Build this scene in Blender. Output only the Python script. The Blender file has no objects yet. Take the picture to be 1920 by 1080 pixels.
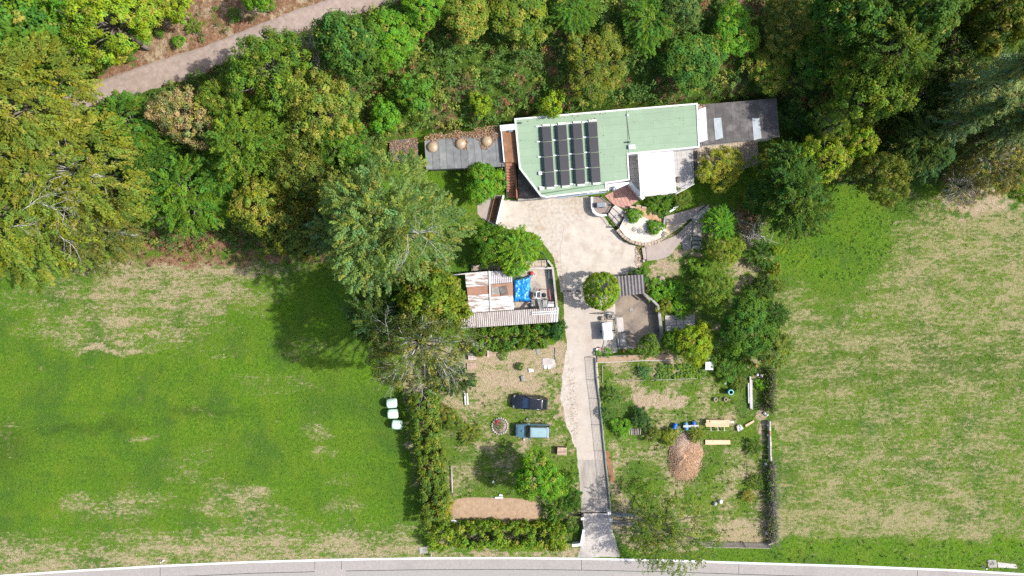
import bpy, bmesh, math, random
import numpy as np
from mathutils import Vector, Matrix

# ------------------------------------------------------------------ camera, sky, sun, exposure
H = 90.0            # drone height over the forecourt (m)
S = 14.4            # photograph pixels per metre on the ground
SC = bpy.context.scene
COL = SC.collection
cam_d = bpy.data.cameras.new("camera")
cam_d.sensor_width = 36.0
cam_d.lens = 18.0 / ((960 / S) / H)
cam_d.clip_start = 0.5
cam_d.clip_end = 6000
cam = bpy.data.objects.new("camera", cam_d)
cam.location = (0, 0, H)
COL.objects.link(cam)
SC.camera = cam

SUN_EL, SUN_AZ = 45.0, -3.0       # degrees; azimuth from +X (image right)
wd = bpy.data.worlds.new("World")
SC.world = wd
wd.use_nodes = True
wn = wd.node_tree
bg = wn.nodes["Background"]
sky = wn.nodes.new("ShaderNodeTexSky")
sky.sky_type = 'NISHITA'
sky.sun_disc = False
sky.sun_elevation = math.radians(SUN_EL)
sky.sun_rotation = math.radians(90 - SUN_AZ)
sky.air_density = 1.0
sky.dust_density = 2.5
wn.links.new(sky.outputs[0], bg.inputs[0])
bg.inputs[1].default_value = 0.15
sun_d = bpy.data.lights.new("sun", 'SUN')
sun_d.energy = 4.5
sun_d.angle = math.radians(0.8)
sun_d.color = (1.0, 0.965, 0.91)
sun = bpy.data.objects.new("sun", sun_d)
sun.rotation_euler = (0, math.radians(90 - SUN_EL), math.radians(SUN_AZ))
sun.location = (60, 0, 80)
COL.objects.link(sun)
SC.view_settings.view_transform = 'Standard'
SC.view_settings.look = 'None'
SC.view_settings.exposure = 0.4
SC.view_settings.gamma = 1.0
SC.view_settings.use_curve_mapping = False
SC.cycles.max_bounces = 6
SC.cycles.diffuse_bounces = 3
SC.cycles.transmission_bounces = 4
SC.cycles.transparent_max_bounces = 4
SC.cycles.use_denoising = False

rng = np.random.default_rng(7)
random.seed(7)

# ------------------------------------------------------------------ layout helpers
def G(px, py, z=0.0):
    """world x, y of a point at height z seen at photograph pixel px, py"""
    f = (H - z) / H / S
    return ((px - 960) * f, (540 - py) * f)

def GL(pts, z=0.0):
    return [G(p[0], p[1], z) for p in pts]

def _hash(ix, iy, seed):
    n = (ix * 374761393 + iy * 668265263 + seed * 1442695041) & 0xffffffff
    n = ((n ^ (n >> 13)) * 1274126177) & 0xffffffff
    return ((n ^ (n >> 16)) & 0xffff) / 65535.0

def vnoise(x, y, seed=0):
    x = np.asarray(x, float); y = np.asarray(y, float)
    ix = np.floor(x).astype(np.int64); iy = np.floor(y).astype(np.int64)
    fx = x - ix; fy = y - iy
    fx = fx * fx * (3 - 2 * fx); fy = fy * fy * (3 - 2 * fy)
    a = _hash(ix, iy, seed); b = _hash(ix + 1, iy, seed)
    c = _hash(ix, iy + 1, seed); d = _hash(ix + 1, iy + 1, seed)
    return (a * (1 - fx) + b * fx) * (1 - fy) + (c * (1 - fx) + d * fx) * fy

def fbm(x, y, seed=0, oct=4):
    t = 0; a = 0.5
    for i in range(oct):
        t = t + a * vnoise(x * 2 ** i, y * 2 ** i, seed + i * 17)
        a *= 0.5
    return t / (1 - 0.5 ** oct)

def sstep(a, b, x):
    t = np.clip((x - a) / (b - a), 0, 1)
    return t * t * (3 - 2 * t)

_BX = (np.array([-9000, 560, 700, 790, 935, 965, 1465, 1500, 1560, 9000]) - 960) / S
_BY = (540 - np.array([470, 470, 400, 262, 248, 232, 190, 250, 350, 350])) / S
_ST = np.array([0, 0, 0.6, 2.3, 2.3, 2.6, 2.6, 1.2, 0, 0])

def terrain(x, y):
    x = np.asarray(x, float); y = np.asarray(y, float)
    d = y - np.interp(x, _BX, _BY)
    st = np.interp(x, _BX, _ST)
    dd = np.clip(d, 0, 400)
    h = st * sstep(0.0, 1.3, d) + 0.19 * dd * sstep(0, 5, dd)
    h = np.minimum(h, 14 + 0.05 * dd)
    return h

def ground_at(px, py, dz=0.0):
    """world point that sits dz over the ground and is seen at that pixel"""
    z = 0.0
    for _ in range(12):
        x, y = G(px, py, z + dz)
        z = float(terrain(x, y))
    return x, y, z

def topix(x, y, z):
    f = S * H / (H - z)
    return 960 + x * f, 540 - y * f

# ------------------------------------------------------------------ objects
ORG = {}
def tagp(o, label=None, cat=None, group=None, kind=None):
    if label: o["label"] = label
    if cat: o["category"] = cat
    if group: o["group"] = group
    if kind: o["kind"] = kind
    return o

def thing(name, label, cat, loc=(0, 0, 0), group=None):
    o = bpy.data.objects.new(name, None)
    o.empty_display_size = 0.3
    o.location = loc
    COL.objects.link(o)
    ORG[o.name] = Vector(loc)
    return tagp(o, label, cat, group)

class MB:
    """collects shapes, build() links them as one mesh object"""
    def __init__(s):
        s.v = []; s.f = []; s.sm = []
    def add(s, vs, fs, smooth=False):
        n = len(s.v)
        s.v += [tuple(p) for p in vs]
        s.f += [tuple(i + n for i in f) for f in fs]
        s.sm += [smooth] * len(fs)
        return s
    def prism(s, pts, z0, z1, ztop=None):
        a = sum(pts[i][0] * pts[(i + 1) % len(pts)][1] - pts[(i + 1) % len(pts)][0] * pts[i][1] for i in range(len(pts)))
        if a < 0: pts = pts[::-1]
        n = len(pts)
        zt = [z1] * n if ztop is None else (ztop if a >= 0 else ztop[::-1])
        vs = [(p[0], p[1], z0) for p in pts] + [(p[0], p[1], zt[i]) for i, p in enumerate(pts)]
        fs = [tuple(range(n - 1, -1, -1)), tuple(range(n, 2 * n))]
        fs += [(i, (i + 1) % n, n + (i + 1) % n, n + i) for i in range(n)]
        return s.add(vs, fs)
    def obox(s, c, w, d, z0, z1, ang=0.0):
        ca, sa = math.cos(ang), math.sin(ang)
        p = [(c[0] + x * ca - y * sa, c[1] + x * sa + y * ca) for x, y in ((-w / 2, -d / 2), (w / 2, -d / 2), (w / 2, d / 2), (-w / 2, d / 2))]
        return s.prism(p, z0, z1)
    def frust(s, c, w, d, z0, z1, ang=0.0, k=0.9):
        """box with a top a little smaller than its foot"""
        ca, sa = math.cos(ang), math.sin(ang)
        q = ((-w / 2, -d / 2), (w / 2, -d / 2), (w / 2, d / 2), (-w / 2, d / 2))
        vs = [(c[0] + x * ca - y * sa, c[1] + x * sa + y * ca, z0) for x, y in q]
        vs += [(c[0] + k * (x * ca - y * sa), c[1] + k * (x * sa + y * ca), z1) for x, y in q]
        return s.add(vs, [(3, 2, 1, 0), (4, 5, 6, 7), (0, 1, 5, 4), (1, 2, 6, 5), (2, 3, 7, 6), (3, 0, 4, 7)])
    def tube(s, p0, p1, r0, r1=None, n=6, smooth=True):
        r1 = r0 if r1 is None else r1
        p0 = Vector(p0); p1 = Vector(p1); d = (p1 - p0)
        if d.length < 1e-6: return s
        d.normalize()
        u = d.orthogonal().normalized(); w = d.cross(u)
        vs = []
        for p, r in ((p0, r0), (p1, r1)):
            for i in range(n):
                a = 2 * math.pi * i / n
                vs.append(p + (u * math.cos(a) + w * math.sin(a)) * r)
        fs = [(i, (i + 1) % n, n + (i + 1) % n, n + i) for i in range(n)]
        m = len(s.v)
        s.add(vs, fs, smooth)
        s.add([], [])
        s.f += [tuple(m + i for i in range(n - 1, -1, -1)), tuple(m + n + i for i in range(n))]
        s.sm += [False, False]
        return s
    def lathe(s, c, prof, n=20, smooth=True, axis='z'):
        vs = []; fs = []
        for r, z in prof:
            for i in range(n):
                a = 2 * math.pi * i / n
                vs.append((c[0] + r * math.cos(a), c[1] + r * math.sin(a), c[2] + z) if axis == 'z'
                          else (c[0] + r * math.cos(a), c[1] + z, c[2] + r * math.sin(a)))
        for k in range(len(prof) - 1):
            for i in range(n):
                j = (i + 1) % n
                fs.append((k * n + i, k * n + j, (k + 1) * n + j, (k + 1) * n + i))
        fs.append(tuple(range(n - 1, -1, -1)))
        fs.append(tuple((len(prof) - 1) * n + i for i in range(n)))
        return s.add(vs, fs, smooth)
    def wall(s, pts, th, z0, z1):
        """wall along an open polyline (metres), mitred"""
        n = len(pts); L = []; R = []
        for i in range(n):
            p = Vector(pts[i])
            d0 = (p - Vector(pts[i - 1])).normalized() if i else None
            d1 = (Vector(pts[i + 1]) - p).normalized() if i < n - 1 else None
            d0 = d0 or d1; d1 = d1 or d0
            t = (d0 + d1).normalized()
            nn = Vector((-t.y, t.x))
            k = th / 2 / max(0.4, nn.dot(Vector((-d0.y, d0.x))))
            L.append(p + nn * k); R.append(p - nn * k)
        vs = []
        for i in range(n):
            vs += [(L[i].x, L[i].y, z0), (R[i].x, R[i].y, z0), (R[i].x, R[i].y, z1), (L[i].x, L[i].y, z1)]
        fs = [(0, 1, 2, 3), (4 * n - 1, 4 * n - 2, 4 * n - 3, 4 * n - 4)]
        for i in range(n - 1):
            a = 4 * i; b = a + 4
            for j in range(4):
                fs.append((a + j, b + j, b + (j + 1) % 4, a + (j + 1) % 4))
        return s.add(vs, fs)
    def sheet(s, c4, nu, nv, fz, th=0.02):
        """thin slab between four 3-D corners, its surface lifted by fz(u, v)"""
        a, b, c, d = [Vector(p) for p in c4]
        top = []
        for j in range(nv + 1):
            for i in range(nu + 1):
                u = i / nu; v = j / nv
                p = (a * (1 - u) + b * u) * (1 - v) + (d * (1 - u) + c * u) * v
                top.append(Vector((p.x, p.y, p.z + fz(u, v))))
        W = nu + 1; n = len(top)
        vs = top + [p - Vector((0, 0, th)) for p in top]
        fs = []
        for j in range(nv):
            for i in range(nu):
                q = (j * W + i, j * W + i + 1, (j + 1) * W + i + 1, (j + 1) * W + i)
                fs += [q, tuple(n + k for k in q[::-1])]
        rim = [i for i in range(W)] + [j * W + nu for j in range(1, nv + 1)] + [nv * W + i for i in range(nu - 1, -1, -1)] + [j * W for j in range(nv - 1, 0, -1)]
        for k in range(len(rim)):
            p, q = rim[k], rim[(k + 1) % len(rim)]
            fs.append((p, n + p, n + q, q))
        return s.add(vs, fs)
    def build(s, name, mat, parent=None, org=None, bevel=0.0):
        me = bpy.data.meshes.new(name)
        if parent is not None: o0 = ORG[parent.name]
        elif org is not None: o0 = Vector(org)
        else:
            A = np.array(s.v)
            o0 = Vector((A[:, 0].mean(), A[:, 1].mean(), A[:, 2].min()))
        me.from_pydata([(p[0] - o0.x, p[1] - o0.y, p[2] - o0.z) for p in s.v], [], s.f)
        me.polygons.foreach_set("use_smooth", s.sm)
        bm = bmesh.new(); bm.from_mesh(me)
        bmesh.ops.recalc_face_normals(bm, faces=bm.faces)
        bm.to_mesh(me); bm.free()
        me.materials.append(M[mat] if isinstance(mat, str) else mat)
        o = bpy.data.objects.new(name, me)
        COL.objects.link(o)
        ORG[o.name] = o0
        if parent is not None: o.parent = parent
        else: o.location = o0
        if bevel:
            b = o.modifiers.new("bevel", 'BEVEL'); b.width = bevel; b.segments = 2
        return o

def npmesh(name, V, F, mat, parent=None, org=(0, 0, 0), smooth=False):
    """mesh object from numpy quads"""
    me = bpy.data.meshes.new(name)
    V = np.asarray(V, np.float32); F = np.asarray(F, np.int32)
    me.vertices.add(len(V)); me.vertices.foreach_set("co", V.ravel())
    me.loops.add(F.size); me.loops.foreach_set("vertex_index", F.ravel())
    k = F.shape[1]
    me.polygons.add(len(F))
    me.polygons.foreach_set("loop_start", np.arange(len(F), dtype=np.int32) * k)
    me.polygons.foreach_set("loop_total", np.full(len(F), k, np.int32))
    if smooth: me.polygons.foreach_set("use_smooth", np.ones(len(F), bool))
    me.update(calc_edges=True)
    me.materials.append(M[mat] if isinstance(mat, str) else mat)
    o = bpy.data.objects.new(name, me)
    COL.objects.link(o)
    if parent is not None:
        o.parent = parent
    else:
        o.location = org
    ORG[o.name] = Vector(org)
    return o

# ------------------------------------------------------------------ materials
M = {}
def newmat(name):
    m = bpy.data.materials.new(name); m.use_nodes = True
    M[name] = m
    nt = m.node_tree
    return m, nt, nt.nodes["Principled BSDF"]

def nd(nt, t, **kw):
    n = nt.nodes.new(t)
    for k, v in kw.items(): setattr(n, k, v)
    return n

def noise_node(nt, scale, detail=4, rough=0.6, vec=None, stretch=None):
    tc = nd(nt, "ShaderNodeNewGeometry")
    src = tc.outputs["Position"] if vec is None else vec
    if stretch:
        mp = nd(nt, "ShaderNodeMapping"); mp.inputs["Scale"].default_value = stretch
        nt.links.new(src, mp.inputs[0]); src = mp.outputs[0]
    n = nd(nt, "ShaderNodeTexNoise")
    n.inputs["Scale"].default_value = scale; n.inputs["Detail"].default_value = detail
    n.inputs["Roughness"].default_value = rough
    nt.links.new(src, n.inputs["Vector"])
    return n.outputs["Fac"]

def ramp(nt, fac, stops):
    r = nd(nt, "ShaderNodeValToRGB")
    e = r.color_ramp.elements
    while len(e) < len(stops): e.new(0.5)
    for i, (p, c) in enumerate(stops):
        e[i].position = p; e[i].color = (c[0], c[1], c[2], 1) if len(c) == 3 else c
    nt.links.new(fac, r.inputs[0])
    return r.outputs[0]

def mixc(nt, fac, a, b, mode='MIX'):
    m = nd(nt, "ShaderNodeMix", data_type='RGBA', blend_type=mode)
    for sk, val in ((m.inputs[0], fac), (m.inputs[6], a), (m.inputs[7], b)):
        if isinstance(val, (int, float)): sk.default_value = val
        elif isinstance(val, tuple): sk.default_value = (*val, 1) if len(val) == 3 else val
        else: nt.links.new(val, sk)
    return m.outputs[2]

def mth(nt, op, a, b=None, c=None, clamp=False):
    m = nd(nt, "ShaderNodeMath", operation=op); m.use_clamp = clamp
    for i, v in enumerate((a, b, c)):
        if v is None: continue
        if isinstance(v, (int, float)): m.inputs[i].default_value = v
        else: nt.links.new(v, m.inputs[i])
    return m.outputs[0]

def bump(nt, bs, h, strength=0.4, dist=0.05):
    b = nd(nt, "ShaderNodeBump"); b.inputs["Strength"].default_value = strength
    b.inputs["Distance"].default_value = dist
    nt.links.new(h, b.inputs["Height"]); nt.links.new(b.outputs[0], bs.inputs["Normal"])

def simple(name, c1, c2=None, scale=1.5, rough=0.8, c3=None, scale3=0.35, amt3=0.6, metal=0.0, bmp=0.3, bscale=9.0, stretch=None, perobj=0.0, spec=0.3, stops=(0.35, 0.65), thr=(0.52, 0.66)):
    """two-tone worn surface, with larger stains c3"""
    m, nt, bs = newmat(name)
    c2 = c2 or tuple(min(1, x * 0.75) for x in c1)
    f = noise_node(nt, scale, 6, 0.65, stretch=stretch)
    col = ramp(nt, f, [(stops[0], c2), (stops[1], c1)])
    if c3:
        g = noise_node(nt, scale3, 5, 0.7, stretch=stretch)
        gm = mth(nt, 'MULTIPLY', ramp(nt, g, [(thr[0], (0, 0, 0)), (thr[1], (1, 1, 1))]), amt3)
        col = mixc(nt, gm, col, c3)
    if perobj:
        oi = nd(nt, "ShaderNodeObjectInfo")
        k = mth(nt, 'MULTIPLY_ADD', oi.outputs["Random"], perobj, 1 - perobj / 2)
        cc = nd(nt, "ShaderNodeCombineColor")
        for i in range(3): nt.links.new(k, cc.inputs[i])
        col = mixc(nt, 1.0, col, cc.outputs[0], 'MULTIPLY')
    nt.links.new(col, bs.inputs["Base Color"])
    bs.inputs["Roughness"].default_value = rough
    bs.inputs["Metallic"].default_value = metal
    bs.inputs["Specular IOR Level"].default_value = spec
    if bmp: bump(nt, bs, noise_node(nt, bscale, 3, 0.6), bmp, 0.03)
    return m

# leaves: the object's colour times a per-leaf shade; its alpha says how many clumps have turned
def leafmat(name, turn=(0.34, 0.29, 0.06), transl=0.34, rough=0.55):
    m, nt, bs = newmat(name)
    oi = nd(nt, "ShaderNodeObjectInfo")
    at = nd(nt, "ShaderNodeAttribute", attribute_name="tint")
    sp = nd(nt, "ShaderNodeSeparateColor"); nt.links.new(at.outputs["Color"], sp.inputs[0])
    k = mth(nt, 'MULTIPLY_ADD', sp.outputs[0], 1.6, 0.95)
    cc = nd(nt, "ShaderNodeCombineColor")
    nt.links.new(mth(nt, 'MULTIPLY', k, mth(nt, 'MULTIPLY_ADD', sp.outputs[2], 0.5, 0.66)), cc.inputs[0])
    nt.links.new(k, cc.inputs[1])
    nt.links.new(mth(nt, 'MULTIPLY', k, mth(nt, 'MULTIPLY_ADD', sp.outputs[2], -0.5, 0.82)), cc.inputs[2])
    col = mixc(nt, 1.0, oi.outputs["Color"], cc.outputs[0], 'MULTIPLY')
    tf = mth(nt, 'LESS_THAN', sp.outputs[1], oi.outputs["Alpha"])
    tcol = mixc(nt, sp.outputs[0], turn, tuple(x * 1.5 for x in turn))
    col = mixc(nt, mth(nt, 'MULTIPLY', tf, 0.75), col, tcol)
    nt.links.new(col, bs.inputs["Base Color"])
    bs.inputs["Roughness"].default_value = 0.7
    bs.inputs["Specular IOR Level"].default_value = 0.12
    tr = nd(nt, "ShaderNodeBsdfTranslucent")
    tb = mixc(nt, 1.0, col, (1.25, 1.35, 0.6), 'MULTIPLY')
    nt.links.new(tb, tr.inputs[0])
    ms = nd(nt, "ShaderNodeMixShader"); ms.inputs[0].default_value = transl
    nt.links.new(bs.outputs[0], ms.inputs[1]); nt.links.new(tr.outputs[0], ms.inputs[2])
    nt.links.new(ms.outputs[0], nt.nodes["Material Output"].inputs[0])
    return m
leafmat("leaf")
leafmat("leaf_rust", turn=(0.42, 0.29, 0.15))
# leaves whose colour is carried by each leaf (ground cover, grass, litter)
def cover_mat(name, transl=0.2):
    m, nt, bs = newmat(name)
    at = nd(nt, "ShaderNodeAttribute", attribute_name="tint")
    nt.links.new(at.outputs["Color"], bs.inputs["Base Color"])
    bs.inputs["Roughness"].default_value = 0.65
    bs.inputs["Specular IOR Level"].default_value = 0.1
    tr = nd(nt, "ShaderNodeBsdfTranslucent"); nt.links.new(at.outputs["Color"], tr.inputs[0])
    ms = nd(nt, "ShaderNodeMixShader"); ms.inputs[0].default_value = transl
    nt.links.new(bs.outputs[0], ms.inputs[1]); nt.links.new(tr.outputs[0], ms.inputs[2])
    nt.links.new(ms.outputs[0], nt.nodes["Material Output"].inputs[0])
cover_mat("cover")

simple("bark", (0.22, 0.19, 0.16), (0.12, 0.10, 0.08), 3, 0.9, stretch=(1, 1, 0.3))
simple("bark_pale", (0.5, 0.48, 0.45), (0.28, 0.26, 0.24), 3, 0.9)
simple("brush_grey", (0.34, 0.31, 0.29), (0.14, 0.12, 0.11), 3, 0.9)
simple("brush_dark", (0.13, 0.105, 0.09), (0.06, 0.05, 0.045), 3, 0.9)
simple("roof_green", (0.285, 0.385, 0.265), (0.255, 0.35, 0.24), 0.9, 0.75, c3=(0.25, 0.325, 0.235), scale3=0.22, amt3=0.6, perobj=0.05, bmp=0.1)
simple("roof_base", (0.13, 0.2, 0.12), None, 2, 0.85)
simple("white_wall", (0.8, 0.79, 0.77), (0.72, 0.71, 0.69), 1.2, 0.7, c3=(0.5, 0.48, 0.45), scale3=0.6, amt3=0.35, bmp=0.1)
simple("white_sheet", (0.86, 0.87, 0.88), (0.82, 0.83, 0.84), 0.6, 0.5, bmp=0.03)
simple("white_plastic", (0.8, 0.82, 0.84), (0.74, 0.76, 0.78), 2, 0.4, c3=(0.6, 0.6, 0.58), scale3=1.5, amt3=0.3, bmp=0.15, bscale=4)
simple("grey_sheet", (0.22, 0.225, 0.225), (0.15, 0.155, 0.155), 1.2, 0.85, c3=(0.30, 0.30, 0.29), scale3=0.7, amt3=0.5, perobj=0.25)
simple("bitumen", (0.14, 0.128, 0.122), (0.09, 0.082, 0.08), 1.0, 0.85, c3=(0.20, 0.19, 0.18), scale3=0.5, amt3=0.7, perobj=0.12)
simple("skylight_sheet", (0.42, 0.46, 0.47), (0.34, 0.38, 0.39), 1.5, 0.45, bmp=0.1)
simple("dome_plastic", (0.42, 0.31, 0.20), (0.34, 0.25, 0.16), 2.5, 0.35, c3=(0.24, 0.15, 0.09), scale3=1.8, amt3=0.7, bmp=0.05, spec=0.5)
simple("rust_floor", (0.30, 0.15, 0.075), (0.20, 0.10, 0.055), 1.2, 0.85, c3=(0.34, 0.22, 0.13), scale3=0.8, amt3=0.6)
simple("terracotta", (0.42, 0.20, 0.12), (0.32, 0.145, 0.085), 2.5, 0.8, perobj=0.2)
simple("terracotta_edge", (0.25, 0.10, 0.06), (0.18, 0.075, 0.05), 2.5, 0.8)
simple("red_tile", (0.52, 0.29, 0.235), (0.42, 0.225, 0.18), 2.0, 0.7, c3=(0.5, 0.32, 0.26), scale3=0.8, amt3=0.6, perobj=0.2)
simple("dark_paver", (0.17, 0.15, 0.135), (0.085, 0.075, 0.07), 0.9, 0.9, c3=(0.34, 0.31, 0.27), scale3=0.6, amt3=0.7, perobj=0.3)
simple("tan_paver", (0.52, 0.42, 0.31), (0.42, 0.34, 0.25), 1.6, 0.85, c3=(0.2, 0.14, 0.12), scale3=0.5, amt3=0.5)
simple("grey_terrace", (0.50, 0.48, 0.46), (0.40, 0.38, 0.36), 1.0, 0.85, c3=(0.22, 0.21, 0.2), scale3=0.5, amt3=0.7)
simple("path_concrete", (0.43, 0.36, 0.315), (0.36, 0.30, 0.265), 1.2, 0.85, c3=(0.26, 0.22, 0.2), scale3=0.5, amt3=0.6, perobj=0.15)
simple("stone_tan", (0.5, 0.40, 0.31), (0.33, 0.26, 0.2), 2.0, 0.9, perobj=0.4)
simple("stone_grey", (0.38, 0.36, 0.33), (0.25, 0.24, 0.22), 2.5, 0.9, perobj=0.3)
simple("gravel_white", (0.68, 0.65, 0.58), (0.5, 0.46, 0.38), 6, 0.9, c3=(0.36, 0.28, 0.18), scale3=0.8, amt3=0.75, bmp=0.7, bscale=25)
simple("gravel_red", (0.34, 0.27, 0.24), (0.22, 0.17, 0.15), 9, 0.9, bmp=0.7, bscale=25)
simple("black_metal", (0.025, 0.026, 0.028), (0.018, 0.018, 0.02), 3, 0.45, metal=0.3, bmp=0)
simple("grey_metal", (0.30, 0.33, 0.36), (0.22, 0.25, 0.27), 3, 0.45, metal=0.5, bmp=0.1)
simple("green_metal", (0.10, 0.17, 0.13), (0.07, 0.12, 0.09), 3, 0.6, bmp=0)
simple("blue_metal", (0.25, 0.31, 0.36), (0.2, 0.25, 0.3), 3, 0.5, bmp=0)
simple("concrete_wall", (0.40, 0.375, 0.34), (0.28, 0.26, 0.235), 1.3, 0.9, c3=(0.14, 0.125, 0.115), scale3=0.5, amt3=0.7)
simple("timber_old", (0.36, 0.32, 0.28), (0.24, 0.21, 0.18), 3, 0.85, stretch=(0.4, 3, 1), perobj=0.4)
simple("fence_wood", (0.56, 0.48, 0.40), (0.42, 0.36, 0.30), 3, 0.85, stretch=(0.4, 3, 1), perobj=0.3)
simple("timber_white", (0.58, 0.55, 0.53), (0.42, 0.40, 0.38), 3, 0.85, stretch=(3, 0.4, 1), perobj=0.3)
simple("timber_new", (0.70, 0.49, 0.31), (0.55, 0.37, 0.23), 2.5, 0.7, stretch=(0.4, 5, 1), perobj=0.3)
simple("pallet_wood", (0.56, 0.40, 0.30), (0.42, 0.30, 0.22), 3, 0.85, perobj=0.3)
simple("post_wood", (0.30, 0.25, 0.20), (0.2, 0.16, 0.13), 3, 0.9, perobj=0.3)
simple("corr_rust", (0.43, 0.39, 0.365), (0.32, 0.27, 0.245), 1.4, 0.75, c3=(0.52, 0.49, 0.47), scale3=0.7, amt3=0.7, stretch=(3, 0.5, 1))
simple("corr_white", (0.74, 0.73, 0.72), (0.62, 0.60, 0.58), 1.4, 0.7, c3=(0.24, 0.15, 0.11), scale3=1.1, amt3=0.85, stretch=(0.5, 3.0, 1), thr=(0.49, 0.58))
simple("corr_lilac", (0.48, 0.45, 0.47), (0.38, 0.35, 0.36), 1.6, 0.7, c3=(0.66, 0.65, 0.66), scale3=0.9, amt3=0.6, stretch=(0.6, 3, 1))
simple("corr_dark", (0.20, 0.18, 0.18), (0.14, 0.125, 0.125), 2, 0.8, c3=(0.27, 0.25, 0.25), scale3=0.8, amt3=0.5)
simple("corr_brown", (0.40, 0.22, 0.15), (0.30, 0.17, 0.12), 1.6, 0.8, c3=(0.45, 0.33, 0.27), scale3=1.2, amt3=0.5)
simple("tarp_blue", (0.012, 0.28, 0.72), (0.01, 0.17, 0.55), 1.6, 0.35, c3=(0.08, 0.45, 0.85), scale3=2.2, amt3=0.8, bmp=0.8, bscale=3.0, spec=0.5)
simple("net_green", (0.05, 0.10, 0.08), (0.03, 0.06, 0.05), 3, 0.7, bmp=0.6, bscale=4)
simple("yard_concrete", (0.50, 0.43, 0.35), (0.40, 0.34, 0.275), 0.8, 0.9, c3=(0.20, 0.175, 0.155), scale3=0.5, amt3=0.8, thr=(0.5, 0.62))
simple("pit_concrete", (0.32, 0.255, 0.195), (0.22, 0.175, 0.135), 0.8, 0.9, c3=(0.13, 0.11, 0.10), scale3=0.5, amt3=0.8, thr=(0.49, 0.62))
simple("pale_slab", (0.55, 0.50, 0.46), (0.40, 0.36, 0.33), 1.0, 0.9, c3=(0.25, 0.22, 0.20), scale3=0.6, amt3=0.6)
simple("brick_red", (0.46, 0.24, 0.18), (0.34, 0.17, 0.13), 2, 0.85, perobj=0.4)
simple("brick_pale", (0.62, 0.53, 0.47), (0.48, 0.41, 0.37), 2, 0.85, perobj=0.3)
simple("drum_blue", (0.012, 0.13, 0.52), (0.01, 0.10, 0.42), 2, 0.4, bmp=0, spec=0.5)
simple("drum_pale_blue", (0.12, 0.36, 0.58), (0.1, 0.3, 0.5), 2, 0.4, bmp=0, spec=0.5)
simple("drum_teal", (0.04, 0.28, 0.34), (0.03, 0.2, 0.25), 2, 0.45, bmp=0, spec=0.5)
simple("drum_teal_rim", (0.22, 0.55, 0.60), (0.18, 0.48, 0.52), 2, 0.45, bmp=0)
simple("dark_inside", (0.012, 0.012, 0.012), None, 2, 0.9, bmp=0)
simple("bale_wrap", (0.62, 0.80, 0.66), (0.54, 0.72, 0.58), 2.2, 0.35, c3=(0.72, 0.86, 0.76), scale3=1.2, amt3=0.6, bmp=0.35, bscale=4, spec=0.5)
simple("sawdust", (0.56, 0.36, 0.22), (0.36, 0.20, 0.115), 2.6, 0.95, c3=(0.60, 0.47, 0.38), scale3=0.25, amt3=0.9, bmp=0.9, bscale=8)
simple("mound_soil", (0.43, 0.30, 0.195), (0.33, 0.225, 0.145), 2.2, 0.95, c3=(0.24, 0.165, 0.11), scale3=1.4, amt3=0.4, bmp=1.0, bscale=6)
simple("red_plastic", (0.5, 0.05, 0.05), None, 2, 0.5, bmp=0)
simple("pink_metal", (0.45, 0.12, 0.14), (0.3, 0.12, 0.12), 3, 0.6, bmp=0)
simple("green_plastic", (0.03, 0.22, 0.12), None, 2, 0.5, bmp=0)
simple("machine_grey", (0.40, 0.40, 0.39), (0.26, 0.26, 0.25), 2, 0.6, c3=(0.2, 0.15, 0.12), scale3=1.2, amt3=0.6, metal=0.2)
simple("orange_plastic", (0.6, 0.2, 0.08), None, 2, 0.6, bmp=0)
simple("tyre_rubber", (0.02, 0.02, 0.02), (0.03, 0.03, 0.03), 4, 0.85, bmp=0.1)
simple("alloy", (0.45, 0.46, 0.47), (0.38, 0.39, 0.4), 3, 0.3, metal=0.8, bmp=0)
simple("flower_red", (0.45, 0.03, 0.06), None, 3, 0.7, bmp=0)
def paint(name, c, rough=0.22, coat=1.0):
    m, nt, bs = newmat(name)
    f = noise_node(nt, 2.5, 4, 0.6)
    nt.links.new(ramp(nt, f, [(0.3, tuple(x * 0.85 for x in c)), (0.7, c)]), bs.inputs["Base Color"])
    bs.inputs["Roughness"].default_value = rough; bs.inputs["Coat Weight"].default_value = coat
    bs.inputs["Coat Roughness"].default_value = 0.08
paint("paint_black", (0.012, 0.013, 0.018), 0.3)
paint("paint_teal", (0.10, 0.20, 0.25), 0.3)
paint("paint_teal_glare", (0.30, 0.44, 0.47), 0.35)  # body teal lightened: glare on the car roof is put into its colour
paint("trim_black", (0.012, 0.012, 0.013), 0.5, 0.1)
paint("glass_dark", (0.012, 0.016, 0.02), 0.06, 1.0)
paint("glass_blue", (0.03, 0.07, 0.16), 0.08, 1.0)
paint("lamp_glass", (0.22, 0.24, 0.26), 0.2)
paint("lamp_red", (0.3, 0.02, 0.02), 0.15)
paint("pv_cell", (0.022, 0.021, 0.032), 0.55, 0.0)
M["pv_cell"].node_tree.nodes["Principled BSDF"].inputs["Specular IOR Level"].default_value = 0.25

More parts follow.
